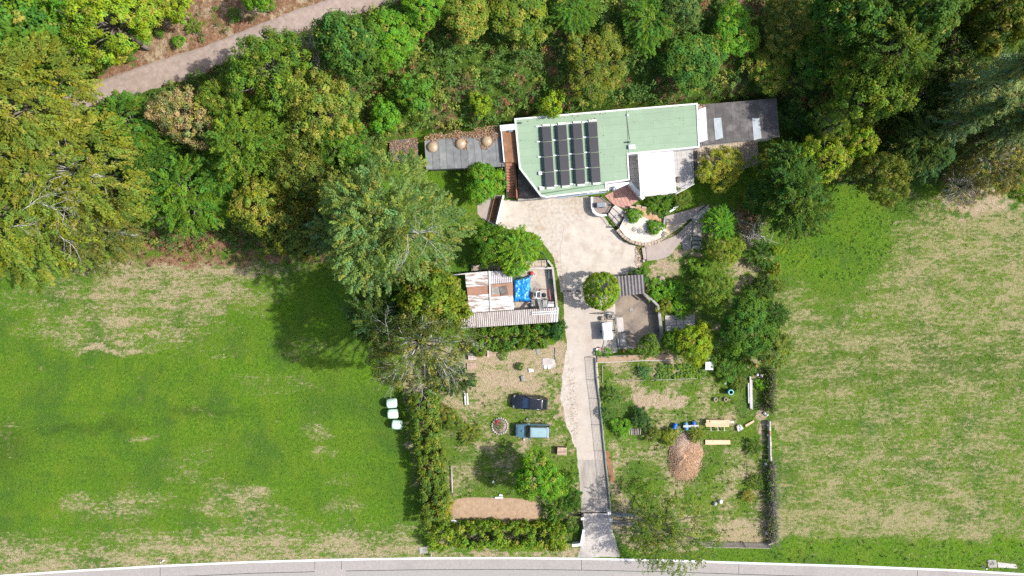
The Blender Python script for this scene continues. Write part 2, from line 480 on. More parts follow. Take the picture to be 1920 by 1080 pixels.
# solar cells and the like need no writing; asphalt, drive and track
simple("asphalt", (0.37, 0.335, 0.31), (0.30, 0.275, 0.255), 3.5, 0.9, c3=(0.27, 0.25, 0.235), scale3=0.2, amt3=0.6, bmp=0.3, bscale=20, perobj=0.1)
simple("asphalt_lane", (0.345, 0.325, 0.30), (0.30, 0.28, 0.26), 3.5, 0.9, bmp=0.3, bscale=20)
simple("road_white", (0.78, 0.77, 0.76), (0.66, 0.65, 0.64), 3, 0.7, bmp=0.05)
simple("drive_pale", (0.515, 0.455, 0.39), (0.42, 0.365, 0.31), 1.1, 0.9, c3=(0.32, 0.25, 0.18), scale3=0.55, amt3=0.55, bmp=0.35, bscale=14)
simple("court_pale", (0.56, 0.50, 0.43), (0.45, 0.395, 0.335), 0.7, 0.9, c3=(0.36, 0.30, 0.24), scale3=0.5, amt3=0.7, thr=(0.5, 0.66), bmp=0.3, bscale=14)
simple("gravel_court", (0.54, 0.485, 0.42), (0.39, 0.34, 0.285), 2.4, 0.95, c3=(0.36, 0.26, 0.16), scale3=0.4, amt3=0.55, bmp=0.6, bscale=12)
simple("drive_grey", (0.44, 0.395, 0.345), (0.31, 0.27, 0.235), 1.1, 0.9, c3=(0.16, 0.14, 0.125), scale3=0.35, amt3=0.6, bmp=0.3, bscale=14, stretch=(1.6, 0.35, 1))
simple("apron_grey", (0.50, 0.455, 0.41), (0.40, 0.36, 0.325), 1.0, 0.9, c3=(0.22, 0.195, 0.18), scale3=0.3, amt3=0.7, bmp=0.3, bscale=14)
simple("track_dirt", (0.40, 0.315, 0.27), (0.29, 0.225, 0.19), 1.6, 0.95, c3=(0.27, 0.20, 0.16), scale3=0.45, amt3=0.6, bmp=0.4, bscale=7)

# ------------------------------------------------------------------ the ground: one sheet, what grows where is carried as attributes
def inpoly(px, py, poly):
    px = np.asarray(px); py = np.asarray(py)
    r = np.zeros(px.shape, bool)
    n = len(poly)
    for i in range(n):
        x0, y0 = poly[i]; x1, y1 = poly[(i + 1) % n]
        c = ((y0 > py) != (y1 > py)) & (px < (x1 - x0) * (py - y0) / (y1 - y0 + 1e-12) + x0)
        r ^= c
    return r

def blob(px, py, cx, cy, rx, ry, k=1.0, rot=0.0):
    c, s = math.cos(math.radians(rot)), math.sin(math.radians(rot))
    u = ((px - cx) * c + (py - cy) * s) / rx
    v = (-(px - cx) * s + (py - cy) * c) / ry
    return k * np.exp(-(u * u + v * v) ** 1.5)

LOT_W = [(815, 640), (1066, 640), (1078, 800), (1092, 962), (1092, 1000), (1075, 1030), (800, 1040), (790, 1000), (745, 730), (760, 640)]
LOT_E = [(1118, 668), (1240, 660), (1450, 660), (1452, 1020), (1310, 1028), (1180, 1040), (1145, 965), (1130, 800)]
FIELD_E = [(1455, 380), (1560, 340), (1700, 360), (1780, 400), (2400, 330), (2400, 1100), (1455, 1030)]
HILL_N = [(-4000, -2000), (4000, -2000), (4000, 340), (1560, 345), (1480, 340), (1462, 190), (1308, 190), (940, 235), (780, 250), (700, 330), (620, 470), (-4000, 478)]

def covers(px, py):
    """dry, lush, litter, soil, dark at photograph pixels"""
    wx = px + 40 * (fbm(px / 45, py / 45, 3) - 0.5); wy = py + 40 * (fbm(px / 45, py / 45, 9) - 0.5)
    dry = np.full(px.shape, 0.10); lush = np.full(px.shape, 0.75); lit = np.zeros(px.shape)
    soil = np.zeros(px.shape); dark = np.zeros(px.shape)
    big = fbm(px / 160, py / 60, 21)
    band = fbm(px / 210, py / 14, 31, 3)
    # west meadow
    dry = dry + 0.18 * sstep(0.5, 0.75, big)
    dry = np.maximum(dry, blob(wx, wy, 300, 545, 270, 66, 0.50) * (0.75 + 0.5 * band))
    dry = np.maximum(dry, blob(wx, wy, 230, 610, 250, 66, 0.46) * (0.6 + 0.7 * band))
    dry = np.maximum(dry, blob(wx, wy, 215, 658, 90, 8, 0.6))
    dry = np.maximum(dry, blob(wx, wy, 320, 505, 300, 24, 0.58))
    dry = np.maximum(dry, blob(wx, wy, 430, 945, 110, 50, 0.42) * (0.5 + band))
    for c in ((270, 815, 45, 9, 0.48), (590, 815, 45, 22, 0.40), (340, 895, 45, 16, 0.40), (230, 950, 120, 45, 0.40),
              (470, 925, 60, 28, 0.50), (500, 975, 90, 25, 0.40), (610, 850, 30, 22, 0.4), (160, 935, 70, 25, 0.42), (640, 955, 60, 25, 0.4)):
        dry = np.maximum(dry, blob(wx, wy, *c))
    edge_y = np.interp(px, [-400, 0, 300, 640, 800], [1085, 1068, 1050, 1040, 1040])
    dry = np.maximum(dry, 0.52 * sstep(-130, -5, py - edge_y) * (0.55 + 0.7 * big) * (px < 790))
    lush = lush + 0.5 * (fbm(px / 120, py / 70, 41) - 0.5)
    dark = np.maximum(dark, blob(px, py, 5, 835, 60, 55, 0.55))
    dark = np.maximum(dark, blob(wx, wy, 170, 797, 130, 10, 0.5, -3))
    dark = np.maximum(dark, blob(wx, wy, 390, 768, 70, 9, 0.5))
    # east meadow
    E = inpoly(wx, wy, FIELD_E)
    de = 0.36 + 0.62 * (fbm(px / 120, py / 40, 51) - 0.42) + 0.28 * sstep(1500, 1900, px) * sstep(800, 420, py) - 0.05
    de = de + 0.22 * sstep(860, 960, py) * (0.4 + band)
    de = np.maximum(de, blob(wx, wy, 1720, 985, 240, 22, 0.7) * (0.6 + 0.7 * band))
    de = de - blob(wx, wy, 1550, 440, 105, 85, 0.6) - blob(wx, wy, 1600, 390, 120, 35, 0.5)
    de = de - 0.75 * sstep(1003, 1022, wy) + blob(wx, wy, 1480, 620, 40, 70, 0.25)
    de = np.maximum(de, blob(wx, wy, 1830, 380, 90, 28, 0.8))
    dry = np.where(E, np.clip(0.435 + 0.45 * (de - 0.47) - blob(wx, wy, 1550, 440, 120, 90, 0.25), 0.04, 0.6), dry)
    le = 0.38 + blob(px, py, 1550, 440, 130, 95, 0.55) + 0.5 * sstep(1000, 1025, wy) + 0.5 * (fbm(px / 90, py / 60, 61) - 0.5)
    lush = np.where(E, le, lush)
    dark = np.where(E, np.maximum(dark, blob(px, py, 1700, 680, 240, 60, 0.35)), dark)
    # west lot with the cars
    W = inpoly(wx, wy, LOT_W)
    dw = 0.38 + 0.7 * (fbm(px / 40, py / 40, 71) - 0.5) + 0.15 * sstep(800, 700, py)
    dry = np.where(W, np.clip(dw, 0.05, 0.9), dry)
    lush = np.where(W, 0.40 + 0.4 * (fbm(px / 60, py / 60, 81) - 0.5), lush)
    for c in ((930, 690, 95, 42, 0.85), (985, 715, 42, 18, 0.95), (1030, 665, 45, 32, 0.9), (1045, 760, 26, 80, 0.75), (1060, 700, 16, 60, 0.8),
              (905, 720, 40, 30, 0.6), (985, 835, 25, 10, 0.7), (1035, 800, 30, 12, 0.6), (895, 855, 25, 16, 0.4), (825, 660, 40, 22, 0.5)):
        soil = np.maximum(soil, np.where(W, blob(wx, wy, *c), 0))
    # east garden
    K = inpoly(wx, wy, LOT_E)
    dk = 0.34 + 0.75 * (fbm(px / 34, py / 34, 91) - 0.5) + 0.10 * sstep(880, 1000, py)
    dry = np.where(K, np.clip(dk, 0.02, 0.8), dry)
    lush = np.where(K, 0.42 + 0.6 * (fbm(px / 60, py / 60, 101) - 0.5), lush)
    for c in ((1215, 742, 48, 22, 1.0), (1270, 750, 25, 16, 0.9), (1195, 725, 26, 10, 0.8), (1265, 692, 50, 14, 0.7), (1215, 690, 60, 10, 0.4), (1240, 755, 20, 14, 0.85),
              (1300, 690, 26, 14, 0.55), (1435, 800, 12, 45, 0.75), (1385, 980, 45, 18, 0.35), (1150, 870, 9, 40, 0.6), (1425, 850, 14, 30, 0.4)):
        soil = np.maximum(soil, np.where(K, blob(wx, wy, *c), 0))
    # plot between house path and the pit
    Q = inpoly(wx, wy, [(1205, 470), (1340, 380), (1450, 400), (1455, 660), (1240, 660), (1238, 560), (1160, 520), (1190, 500)])
    dry = np.where(Q, 0.30 + 0.7 * (fbm(px / 30, py / 30, 111) - 0.5), dry)
    lush = np.where(Q, 0.45, lush)
    for c in ((1245, 500, 45, 18, 0.75), (1285, 480, 40, 12, 0.6), (1225, 525, 25, 14, 0.6), (1390, 520, 40, 40, 0.5), (1400, 420, 14, 50, 0.7), (1345, 615, 30, 12, 0.6)):
        soil = np.maximum(soil, np.where(Q, blob(wx, wy, *c), 0))
    # hillside
    N = inpoly(px, py + 18 * (fbm(px / 30, py / 30, 5) - 0.5), HILL_N)
    lit = np.where(N, 0.20 + 0.9 * (fbm(px / 70, py / 55, 121) - 0.42), lit)
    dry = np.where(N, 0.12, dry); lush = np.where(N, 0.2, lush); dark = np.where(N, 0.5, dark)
    bank = inpoly(wx, wy, [(120, 190), (260, 90), (330, 20), (400, -60), (700, -60), (560, 40), (380, 110), (170, 200)])
    lit = np.where(bank, 0.8, lit); soil = np.where(bank, 0.42 + 1.1 * (fbm(px / 30, py / 22, 131) - 0.5), soil); dark = np.where(bank, 0.0, dark)
    scr = inpoly(wx, wy, [(230, 425), (620, 430), (660, 500), (240, 500)])
    lit = np.where(scr, 0.55 + 0.4 * (fbm(px / 40, py / 22, 141) - 0.5), lit)
    verge = inpoly(px, py, [(790, 1036), (1090, 1030), (1090, 1048), (790, 1048)])
    soil = np.where(verge, 0.55, soil)
    eb = blob(wx, wy, 1830, 375, 90, 26, 0.8)
    soil = np.maximum(soil, eb)
    # broken up at every scale, so that no patch has an outline
    brk = fbm(px / 26, py / 13, 701, 5); brk2 = fbm(px / 9, py / 5, 711, 4)
    dry = dry * (0.25 + 0.9 * brk + 0.65 * brk2)
    soil = np.where(W, soil * 0.82, soil)
    soil = soil * (0.30 + 0.65 * brk + 0.55 * brk2)
    return [np.clip(a, 0, 1) for a in (dry, lush, lit, soil, dark)]

def ground_mat():
    m, nt, bs = newmat("ground")
    a1 = nd(nt, "ShaderNodeAttribute", attribute_name="cover_a"); a2 = nd(nt, "ShaderNodeAttribute", attribute_name="cover_b")
    A = nd(nt, "ShaderNodeSeparateColor"); nt.links.new(a1.outputs["Color"], A.inputs[0])
    B = nd(nt, "ShaderNodeSeparateColor"); nt.links.new(a2.outputs["Color"], B.inputs[0])
    def mask(dens, n, k):
        t = mth(nt, 'MULTIPLY_ADD', n, 2.3, -0.65)
        return mth(nt, 'MULTIPLY_ADD', mth(nt, 'SUBTRACT', dens, t), k, 0.5, clamp=True)
    n1 = mth(nt, 'ADD', mth(nt, 'MULTIPLY', noise_node(nt, 2.5, 5, 0.68, stretch=(0.7, 1.3, 1)), 0.66), mth(nt, 'MULTIPLY', noise_node(nt, 0.75, 5, 0.7, stretch=(0.3, 1.9, 1)), 0.34))
    n2 = noise_node(nt, 2.6, 5, 0.7)
    n3 = noise_node(nt, 1.0, 6, 0.7)
    n4 = noise_node(nt, 0.33, 4, 0.6)
    n5 = noise_node(nt, 7.0, 3, 0.7)
    dull = ramp(nt, n2, [(0.3, (0.060, 0.106, 0.016)), (0.5, (0.106, 0.172, 0.024)), (0.7, (0.168, 0.225, 0.038))])
    viv = ramp(nt, n2, [(0.28, (0.054, 0.128, 0.009)), (0.5, (0.098, 0.212, 0.012)), (0.72, (0.160, 0.290, 0.018))])
    g = mixc(nt, A.outputs[1], dull, viv)
    g = mixc(nt, mth(nt, 'MULTIPLY', ramp(nt, n4, [(0.45, (0, 0, 0)), (0.66, (1, 1, 1))]), 0.6), g, (0.155, 0.225, 0.020))
    n6 = noise_node(nt, 0.16, 4, 0.6)
    g = mixc(nt, mth(nt, 'MULTIPLY', ramp(nt, n6, [(0.48, (0, 0, 0)), (0.64, (1, 1, 1))]), 0.6), g, (0.046, 0.115, 0.022))
    n7 = noise_node(nt, 1.0, 3, 0.55, stretch=(0.035, 0.42, 1))
    g = mixc(nt, mth(nt, 'MULTIPLY', ramp(nt, n7, [(0.42, (0, 0, 0)), (0.66, (1, 1, 1))]), 0.30), g, (0.075, 0.15, 0.016))
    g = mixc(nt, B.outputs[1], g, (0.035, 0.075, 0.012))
    straw = ramp(nt, n5, [(0.3, (0.27, 0.215, 0.12)), (0.55, (0.42, 0.345, 0.205)), (0.75, (0.50, 0.42, 0.27))])
    yl = mixc(nt, n5, (0.16, 0.185, 0.055), (0.27, 0.26, 0.10))
    straw = mixc(nt, mth(nt, 'MULTIPLY', B.outputs[2], 0.9), straw, mixc(nt, n5, (0.21, 0.19, 0.075), (0.44, 0.385, 0.21)))
    c = mixc(nt, mth(nt, 'MULTIPLY', mask(mth(nt, 'MULTIPLY_ADD', A.outputs[0], 1.35, -0.12), n3, 2.0), 0.55), g, yl)
    c = mixc(nt, mask(A.outputs[0], n1, 3.6), c, straw)
    litc = ramp(nt, n2, [(0.3, (0.13, 0.065, 0.04)), (0.5, (0.27, 0.145, 0.085)), (0.72, (0.40, 0.27, 0.18))])
    c = mixc(nt, mask(A.outputs[2], n3, 2.6), c, litc)
    soilc = ramp(nt, n2, [(0.3, (0.32, 0.24, 0.15)), (0.5, (0.43, 0.335, 0.22)), (0.7, (0.52, 0.42, 0.29))])
    c = mixc(nt, mask(B.outputs[0], n3, 3.2), c, soilc)
    nt.links.new(c, bs.inputs["Base Color"])
    bs.inputs["Roughness"].default_value = 0.95
    bs.inputs["Specular IOR Level"].default_value = 0.1
    hh = mth(nt, 'ADD', n1, mth(nt, 'MULTIPLY', n5, 0.6))
    bump(nt, bs, hh, 1.0, 0.3)
ground_mat()

def axis(lo, hi, step, far):
    core = np.arange(lo, hi + 1e-6, step)
    out = np.array([4, 10, 22, 45, 90, 180, 400, 900, far])
    return np.concatenate([lo - out[::-1], core, hi + out])
gx = axis(-80, 80, 0.32, 2000); gy = axis(-45, 62, 0.32, 2000)
GX, GY = np.meshgrid(gx, gy)
GZ = terrain(GX, GY)
ppx, ppy = topix(GX, GY, np.minimum(GZ, 60))
# small real unevenness on grown ground
grown = sstep(1.5, 4, terrain(GX, GY)) * 0.25
GZ = GZ + grown * (fbm(GX / 1.7, GY / 1.7, 201) - 0.5) * 2
nxx, nyy = len(gx), len(gy)
idx = np.arange(nxx * nyy).reshape(nyy, nxx)
Fq = np.stack([idx[:-1, :-1], idx[:-1, 1:], idx[1:, 1:], idx[1:, :-1]], -1).reshape(-1, 4)
go = npmesh("ground", np.stack([GX, GY, GZ], -1).reshape(-1, 3), Fq, "ground", smooth=True)
tagp(go, kind="structure")
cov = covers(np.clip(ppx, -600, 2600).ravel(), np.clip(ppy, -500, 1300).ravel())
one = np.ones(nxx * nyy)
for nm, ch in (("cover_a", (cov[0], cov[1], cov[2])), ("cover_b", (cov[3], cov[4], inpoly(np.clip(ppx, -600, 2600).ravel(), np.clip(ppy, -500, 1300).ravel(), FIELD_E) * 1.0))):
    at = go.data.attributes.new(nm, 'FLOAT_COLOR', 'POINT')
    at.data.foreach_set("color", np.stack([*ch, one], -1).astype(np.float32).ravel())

# ------------------------------------------------------------------ roads, track, drive
def ragged(pts, step=6.0, amp=2.0, seed=1, close=True):
    """subdivide a pixel outline and make it uneven"""
    out = []
    n = len(pts)
    for i in range(n if close else n - 1):
        a = np.array(pts[i], float); b = np.array(pts[(i + 1) % n], float)
        k = max(1, int(np.hypot(*(b - a)) / step))
        for j in range(k):
            p = a + (b - a) * j / k
            dx = (float(fbm(np.array(p[0] / 9.0), np.array(p[1] / 9.0), seed)) - 0.5) * 2 * amp
            dy = (float(fbm(np.array(p[0] / 9.0), np.array(p[1] / 9.0), seed + 50)) - 0.5) * 2 * amp
            out.append((p[0] + dx, p[1] + dy))
    if not close: out.append(tuple(pts[-1]))
    return out

def plate(name, px, z0, z1, mat, parent=None, rag=0, seed=1, **kw):
    if rag: px = ragged(px, 6, rag, seed)
    me = MB().prism(GL(px, z1), z0, z1).build(name, mat, parent, **kw)
    return me

EDGE = [(-900, 1140), (-300, 1098), (0, 1079), (150, 1069), (300, 1060.5), (470, 1053), (640, 1048.5), (800, 1046), (960, 1045.5), (1100, 1047), (1250, 1050), (1400, 1055), (1600, 1061), (1800, 1069), (1920, 1076), (2250, 1096), (2900, 1150)]
def strip(name, poly, off0, off1, z, mat, parent=None, th=0.06):
    """band between two offsets (pixels downwards) of a pixel polyline"""
    a = GL([(p[0], p[1] + off0) for p in poly], z); b = GL([(p[0], p[1] + off1) for p in poly], z)
    vs = [(*p, z) for p in a] + [(*p, z) for p in b] + [(*p, z - th) for p in a] + [(*p, z - th) for p in b]
    n = len(a); fs = []
    for i in range(n - 1):
        fs += [(i, n + i, n + i + 1, i + 1), (2 * n + i, 2 * n + i + 1, 3 * n + i + 1, 3 * n + i), (i, i + 1, 2 * n + i + 1, 2 * n + i), (n + i, 3 * n + i, 3 * n + i + 1, n + i + 1)]
    fs += [(0, 2 * n, 3 * n, n), (n - 1, 2 * n - 1, 4 * n - 1, 3 * n - 1)]
    return MB().add(vs, fs).build(name, mat, parent)
EDGEF = []
for i in range(len(EDGE) - 1):
    for k in range(4):
        EDGEF.append((EDGE[i][0] + (EDGE[i + 1][0] - EDGE[i][0]) * k / 4, EDGE[i][1] + (EDGE[i + 1][1] - EDGE[i][1]) * k / 4))
EDGEF.append(EDGE[-1])
road = strip("road", EDGEF, 0, 130, 0.05, "asphalt_lane")
tagp(road, kind="structure")
strip("cycle_lane", EDGEF, 1.2, 22, 0.054, "asphalt", road)
strip("edge_line", EDGEF, -1.0, 2.6, 0.062, "road_white", road)
strip("lane_seam", EDGEF, 21.6, 22.6, 0.0575, "tyre_rubber", road)
for x0 in (300, 590, 640, 1090, 1385, 1720):       # joints across the lane
    y0 = float(np.interp(x0, [e[0] for e in EDGE], [e[1] for e in EDGE]))
    MB().prism(GL([(x0, y0 + 3), (x0 + 0.7, y0 + 3), (x0 + 0.7, y0 + 21.5), (x0, y0 + 21.5)], 0.058), 0.05, 0.0585).build("joint_seam", "tyre_rubber", road)

TRK = [(40, 235), (170, 183), (260, 148), (350, 122), (430, 92), (500, 62), (570, 36), (640, 12), (720, -14), (860, -50)]
TW = [25, 25, 27, 27, 26, 25, 24, 23, 23, 23]
vs = []
for (x, y), w, i in zip(TRK, TW, range(99)):
    a = TRK[max(i - 1, 0)]; b = TRK[min(i + 1, len(TRK) - 1)]
    d = Vector((b[0] - a[0], b[1] - a[1])).normalized(); nrm = Vector((-d.y, d.x))
    row = []
    for k in range(9):
        t = (k / 8 - 0.5) * 2
        g = ground_at(x + nrm.x * w * t, y + nrm.y * w * t, 0.15)
        row.append((g[0], g[1], g[2] + 0.22 - 0.10 * t * t))
    vs.append(row)
vv = []; ff = []
NSUB = 6
rows = []
for i in range(len(vs) - 1):
    for k in range(NSUB):
        t = k / NSUB
        rr = []
        for p, q in zip(vs[i], vs[i + 1]):
            x = p[0] + (q[0] - p[0]) * t; y = p[1] + (q[1] - p[1]) * t
            rr.append((x, y, float(terrain(x, y)) + 0.24))
        rows.append(rr)
rows.append(vs[-1])
for r_ in rows:
    for k, p in enumerate(r_):
        t = (k / 8 - 0.5) * 2
        vv.append((p[0], p[1] + 0.35 * (float(vnoise(p[0] / 1.3, k * 3.0, 5)) - 0.5) * abs(t), p[2] - (0.4 if abs(t) > 0.95 else 0.0)))
for i in range(len(rows) - 1):
    for k in range(8):
        ff.append((i * 9 + k, i * 9 + k + 1, i * 9 + k + 10, i * 9 + k + 9))
tr = MB().add(vv, ff, True).build("forest_track", "track_dirt")
tagp(tr, kind="structure")

for q4 in ([(590, 1068), (648, 1067.5), (648, 1082), (590, 1082)], [(1150, 1075), (1210, 1076), (1210, 1084), (1150, 1083)], [(60, 1083), (120, 1080), (121, 1086), (61, 1088)]):
    MB().prism(GL(q4, 0.06), 0.0, 0.0595).build("tar_patch", "asphalt", road)
# driveway: several cast areas, each its own slab
drive = plate("driveway", [(1056, 546), (1162, 546), (1152, 600), (1158, 660), (1120, 668), (1124, 740), (1131, 810), (1137, 880), (1144, 962), (1092, 962), (1086, 900), (1079, 820), (1070, 735), (1064, 660), (1058, 600)], -0.1, 0.018, "drive_pale", rag=2.2, seed=4)
tagp(drive, kind="structure")
ORG[drive.name] = Vector(drive.location)
plate("drive_slab", [(1083, 862), (1136, 862), (1144.5, 961), (1091, 961)], -0.1, 0.026, "drive_grey", drive, rag=1.6, seed=8)
plate("gate_apron", [(1092, 963), (1145, 963), (1150, 1000), (1163, 1044), (1083, 1045), (1090, 1020)], -0.1, 0.022, "apron_grey", drive, rag=1.8, seed=9)
court = plate("forecourt", [(934, 376), (1008, 374), (1108, 368), (1112, 396), (1135, 408), (1150, 432), (1170, 452), (1192, 462), (1205, 490), (1196, 512), (1160, 516), (1160, 547), (1052, 548), (1047, 520), (1036, 478), (1000, 436), (945, 428), (928, 420)], -0.1, 0.014, "gravel_court", rag=1.5, seed=11)
tagp(court, kind="structure")
plate("court_slab", [(1058, 425), (1120, 405), (1148, 425), (1168, 452), (1190, 461), (1192, 512), (1160, 515), (1162, 544), (1056, 545), (1050, 470)], -0.1, 0.030, "court_pale", court, rag=1.2, seed=13)
plate("court_slab", [(936, 378), (985, 378), (990, 398), (968, 425), (932, 418)], -0.1, 0.028, "court_pale", court, rag=1.5, seed=14)
plate("drain_joint", [(1056, 545), (1100, 544), (1100, 546.2), (1056, 547.5)], -0.1, 0.034, "dark_paver", court)
plate("parking_ground", [(1062, 650), (1076, 650), (1084, 720), (1090, 830), (1078, 840), (1060, 790), (1050, 740), (1058, 690)], -0.1, 0.010, "gravel_court", rag=4, seed=15)
tagp(bpy.data.objects["parking_ground"], kind="structure")

# ------------------------------------------------------------------ house
def clip_convex(sub, poly):
    a = sum(poly[i][0] * poly[(i + 1) % len(poly)][1] - poly[(i + 1) % len(poly)][0] * poly[i][1] for i in range(len(poly)))
    if a < 0: poly = poly[::-1]
    out = list(sub)
    for i in range(len(poly)):
        A = poly[i]; B = poly[(i + 1) % len(poly)]
        inp, out = out, []
        for j in range(len(inp)):
            P = inp[j]; Q = inp[(j + 1) % len(inp)]
            sp = (B[0] - A[0]) * (P[1] - A[1]) - (B[1] - A[1]) * (P[0] - A[0])
            sq = (B[0] - A[0]) * (Q[1] - A[1]) - (B[1] - A[1]) * (Q[0] - A[0])
            if sp >= 0: out.append(P)
            if (sp >= 0) != (sq >= 0):
                t = sp / (sp - sq)
                out.append((P[0] + (Q[0] - P[0]) * t, P[1] + (Q[1] - P[1]) * t))
        if not out: return []
    return out

def parea(p):
    return abs(sum(p[i][0] * p[(i + 1) % len(p)][1] - p[(i + 1) % len(p)][0] * p[i][1] for i in range(len(p)))) / 2

def inset(poly, d):
    c = np.mean(np.array(poly), 0)
    a = sum(poly[i][0] * poly[(i + 1) % len(poly)][1] - poly[(i + 1) % len(poly)][0] * poly[i][1] for i in range(len(poly)))
    s = 1 if a > 0 else -1
    n = len(poly); out = []
    for i in range(n):
        p = Vector(poly[i]); d0 = (p - Vector(poly[i - 1])).normalized(); d1 = (Vector(poly[(i + 1) % n]) - p).normalized()
        t = (d0 + d1).normalized(); nn = Vector((-t.y, t.x)) * s
        k = d / max(0.3, nn.dot(Vector((-d0.y, d0.x)) * s))
        out.append(tuple(p + nn * k))
    return out

def tiles(poly, w, d, gap, z0, z1, ang, off=0.5, jit=0.0, minarea=0.3):
    """clipped running-bond rectangles over a convex polygon (metres)"""
    c, s = math.cos(ang), math.sin(ang)
    R = [(p[0] * c + p[1] * s, -p[0] * s + p[1] * c) for p in poly]
    u0 = min(p[0] for p in R); u1 = max(p[0] for p in R); v0 = min(p[1] for p in R); v1 = max(p[1] for p in R)
    res = []; row = 0; v = v0
    while v < v1:
        u = u0 - (row % 2) * off * w - (random.random() * jit * w)
        while u < u1:
            q = [(u + gap / 2, v + gap / 2), (u + w - gap / 2, v + gap / 2), (u + w - gap / 2, v + d - gap / 2), (u + gap / 2, v + d - gap / 2)]
            k = clip_convex(q, R)
            if len(k) > 2 and parea(k) > minarea * w * d * 0.3 and parea(k) > 0.004:
                res.append([(x * c - y * s, x * s + y * c) for x, y in k])
            u += w
        v += d; row += 1
    return res

ZR = 3.6
W1 = [(964, 222), (1174, 204), (1181, 338), (1137, 344.5), (1009, 365), (973, 316)]
W2 = [(1137, 344.5), (1139, 357), (1024, 371), (1013, 368), (1009, 365)]
E1 = [(1174, 204), (1308, 193), (1312, 277), (1178, 290)]
HOUSE = [(964, 222), (1174, 204), (1308, 193), (1312, 277), (1178, 290), (1181, 338), (1137, 344.5), (1139, 357), (1024, 371), (1013, 368), (973, 316)]
hx, hy = G(1080, 290, ZR)
house = thing("house", "long white house with flat pale green roof beside the forecourt", "house", (hx, hy, 0))
Hm = GL(HOUSE, ZR)
MB().prism(inset(Hm, 0.22), -0.3, ZR - 0.16).build("wall", "white_wall", house)
roof = MB().prism(inset(Hm, 0.03), ZR - 0.15, ZR - 0.02).build("roof", "roof_base", house)
ang = math.atan2(18 / S, 210 / S)
for poly in (W1, W2, E1):
    P = inset(GL(poly, ZR), 0.03)
    for t in tiles(P, 7.4, 0.98, 0.010, 0, 0, ang, 0.37, 0.3, 0.05):
        MB().prism(t, ZR - 0.02, ZR + random.choice((0.0, 0.003, 0.006))).build("roof_sheet", "roof_green", roof)
# white metal edging, one length along each side
n = len(Hm)
ed = inset(Hm, 0.02); ed_in = inset(Hm, 0.20)
for i in range(n):
    if i in (1,): pass
    j = (i + 1) % n
    MB().prism([ed[i], ed[j], ed_in[j], ed_in[i]], ZR - 0.30, ZR + 0.09).build("edge_trim", "white_wall", house)
MB().prism(GL([(1174.2, 205), (1175.2, 205), (1179.2, 289), (1178.2, 289)], ZR + 0.02), ZR - 0.02, ZR + 0.02).build("expansion_joint", "grey_sheet", roof)
# gutter over the garage front, garage door, windows on the south front
MB().wall(GL([(1045, 371.2), (1137, 360)], ZR - 0.1), 0.16, ZR - 0.26, ZR - 0.12).build("gutter", "blue_metal", house)
def on_front(t0, t1, z0, z1, name, mat, out=0.05, par=house):
    a = Vector(inset(Hm, 0.22)[7]); b = Vector(inset(Hm, 0.22)[8])
    d = (b - a); nn = Vector((-d.y, d.x)).normalized()
    if nn.y > 0: nn = -nn
    p = a + d * t0; q = a + d * t1
    return MB().prism([tuple(p - nn * 0.05), tuple(q - nn * 0.05), tuple(q + nn * out), tuple(p + nn * out)], z0, z1).build(name, mat, par)
gd = on_front(0.42, 0.78, 0.05, 2.3, "garage_door", "grey_metal", 0.04)
on_front(0.59, 0.61, 1.0, 1.06, "handle", "black_metal", 0.09, gd)
for t0 in (0.08, 0.25):
    w_ = on_front(t0, t0 + 0.11, 1.2, 2.4, "window", "glass_dark", 0.02)
    on_front(t0 - 0.01, t0 + 0.12, 1.1, 1.18, "sill", "white_wall", 0.12, w_)
# pipes and vents on the roof
def rpt(px, py, z): return (*G(px, py, z), z)
for px, py, h_ in ((977, 231, 0.35), (1180, 267, 0.45)):
    b = rpt(px, py, ZR)
    v_ = MB().tube((b[0], b[1], ZR), (b[0], b[1], ZR + h_), 0.10, n=10).build("vent_pipe", "green_metal", house)
    MB().tube((b[0], b[1], ZR + h_ - 0.06), (b[0] - 0.28, b[1] - 0.03, ZR + h_ - 0.06), 0.09, n=10).build("elbow", "green_metal", v_)
b = rpt(1174.5, 216, ZR); MB().lathe((b[0] + 0.1, b[1], ZR), [(0.14, 0), (0.16, 0.1), (0.08, 0.2), (0.02, 0.24)], 10).build("vent_cap", "white_plastic", house)
b = rpt(1184, 276, ZR)
MB().obox(b, 0.80, 0.52, ZR, ZR + 0.32, ang).build("roof_hatch", "white_plastic", house, bevel=0.04)
c0 = rpt(1175, 219, ZR + 0.03); c1 = rpt(1180.5, 262, ZR + 0.03)
MB().tube(c0, c1, 0.018, n=5).build("cable", "black_metal", house)

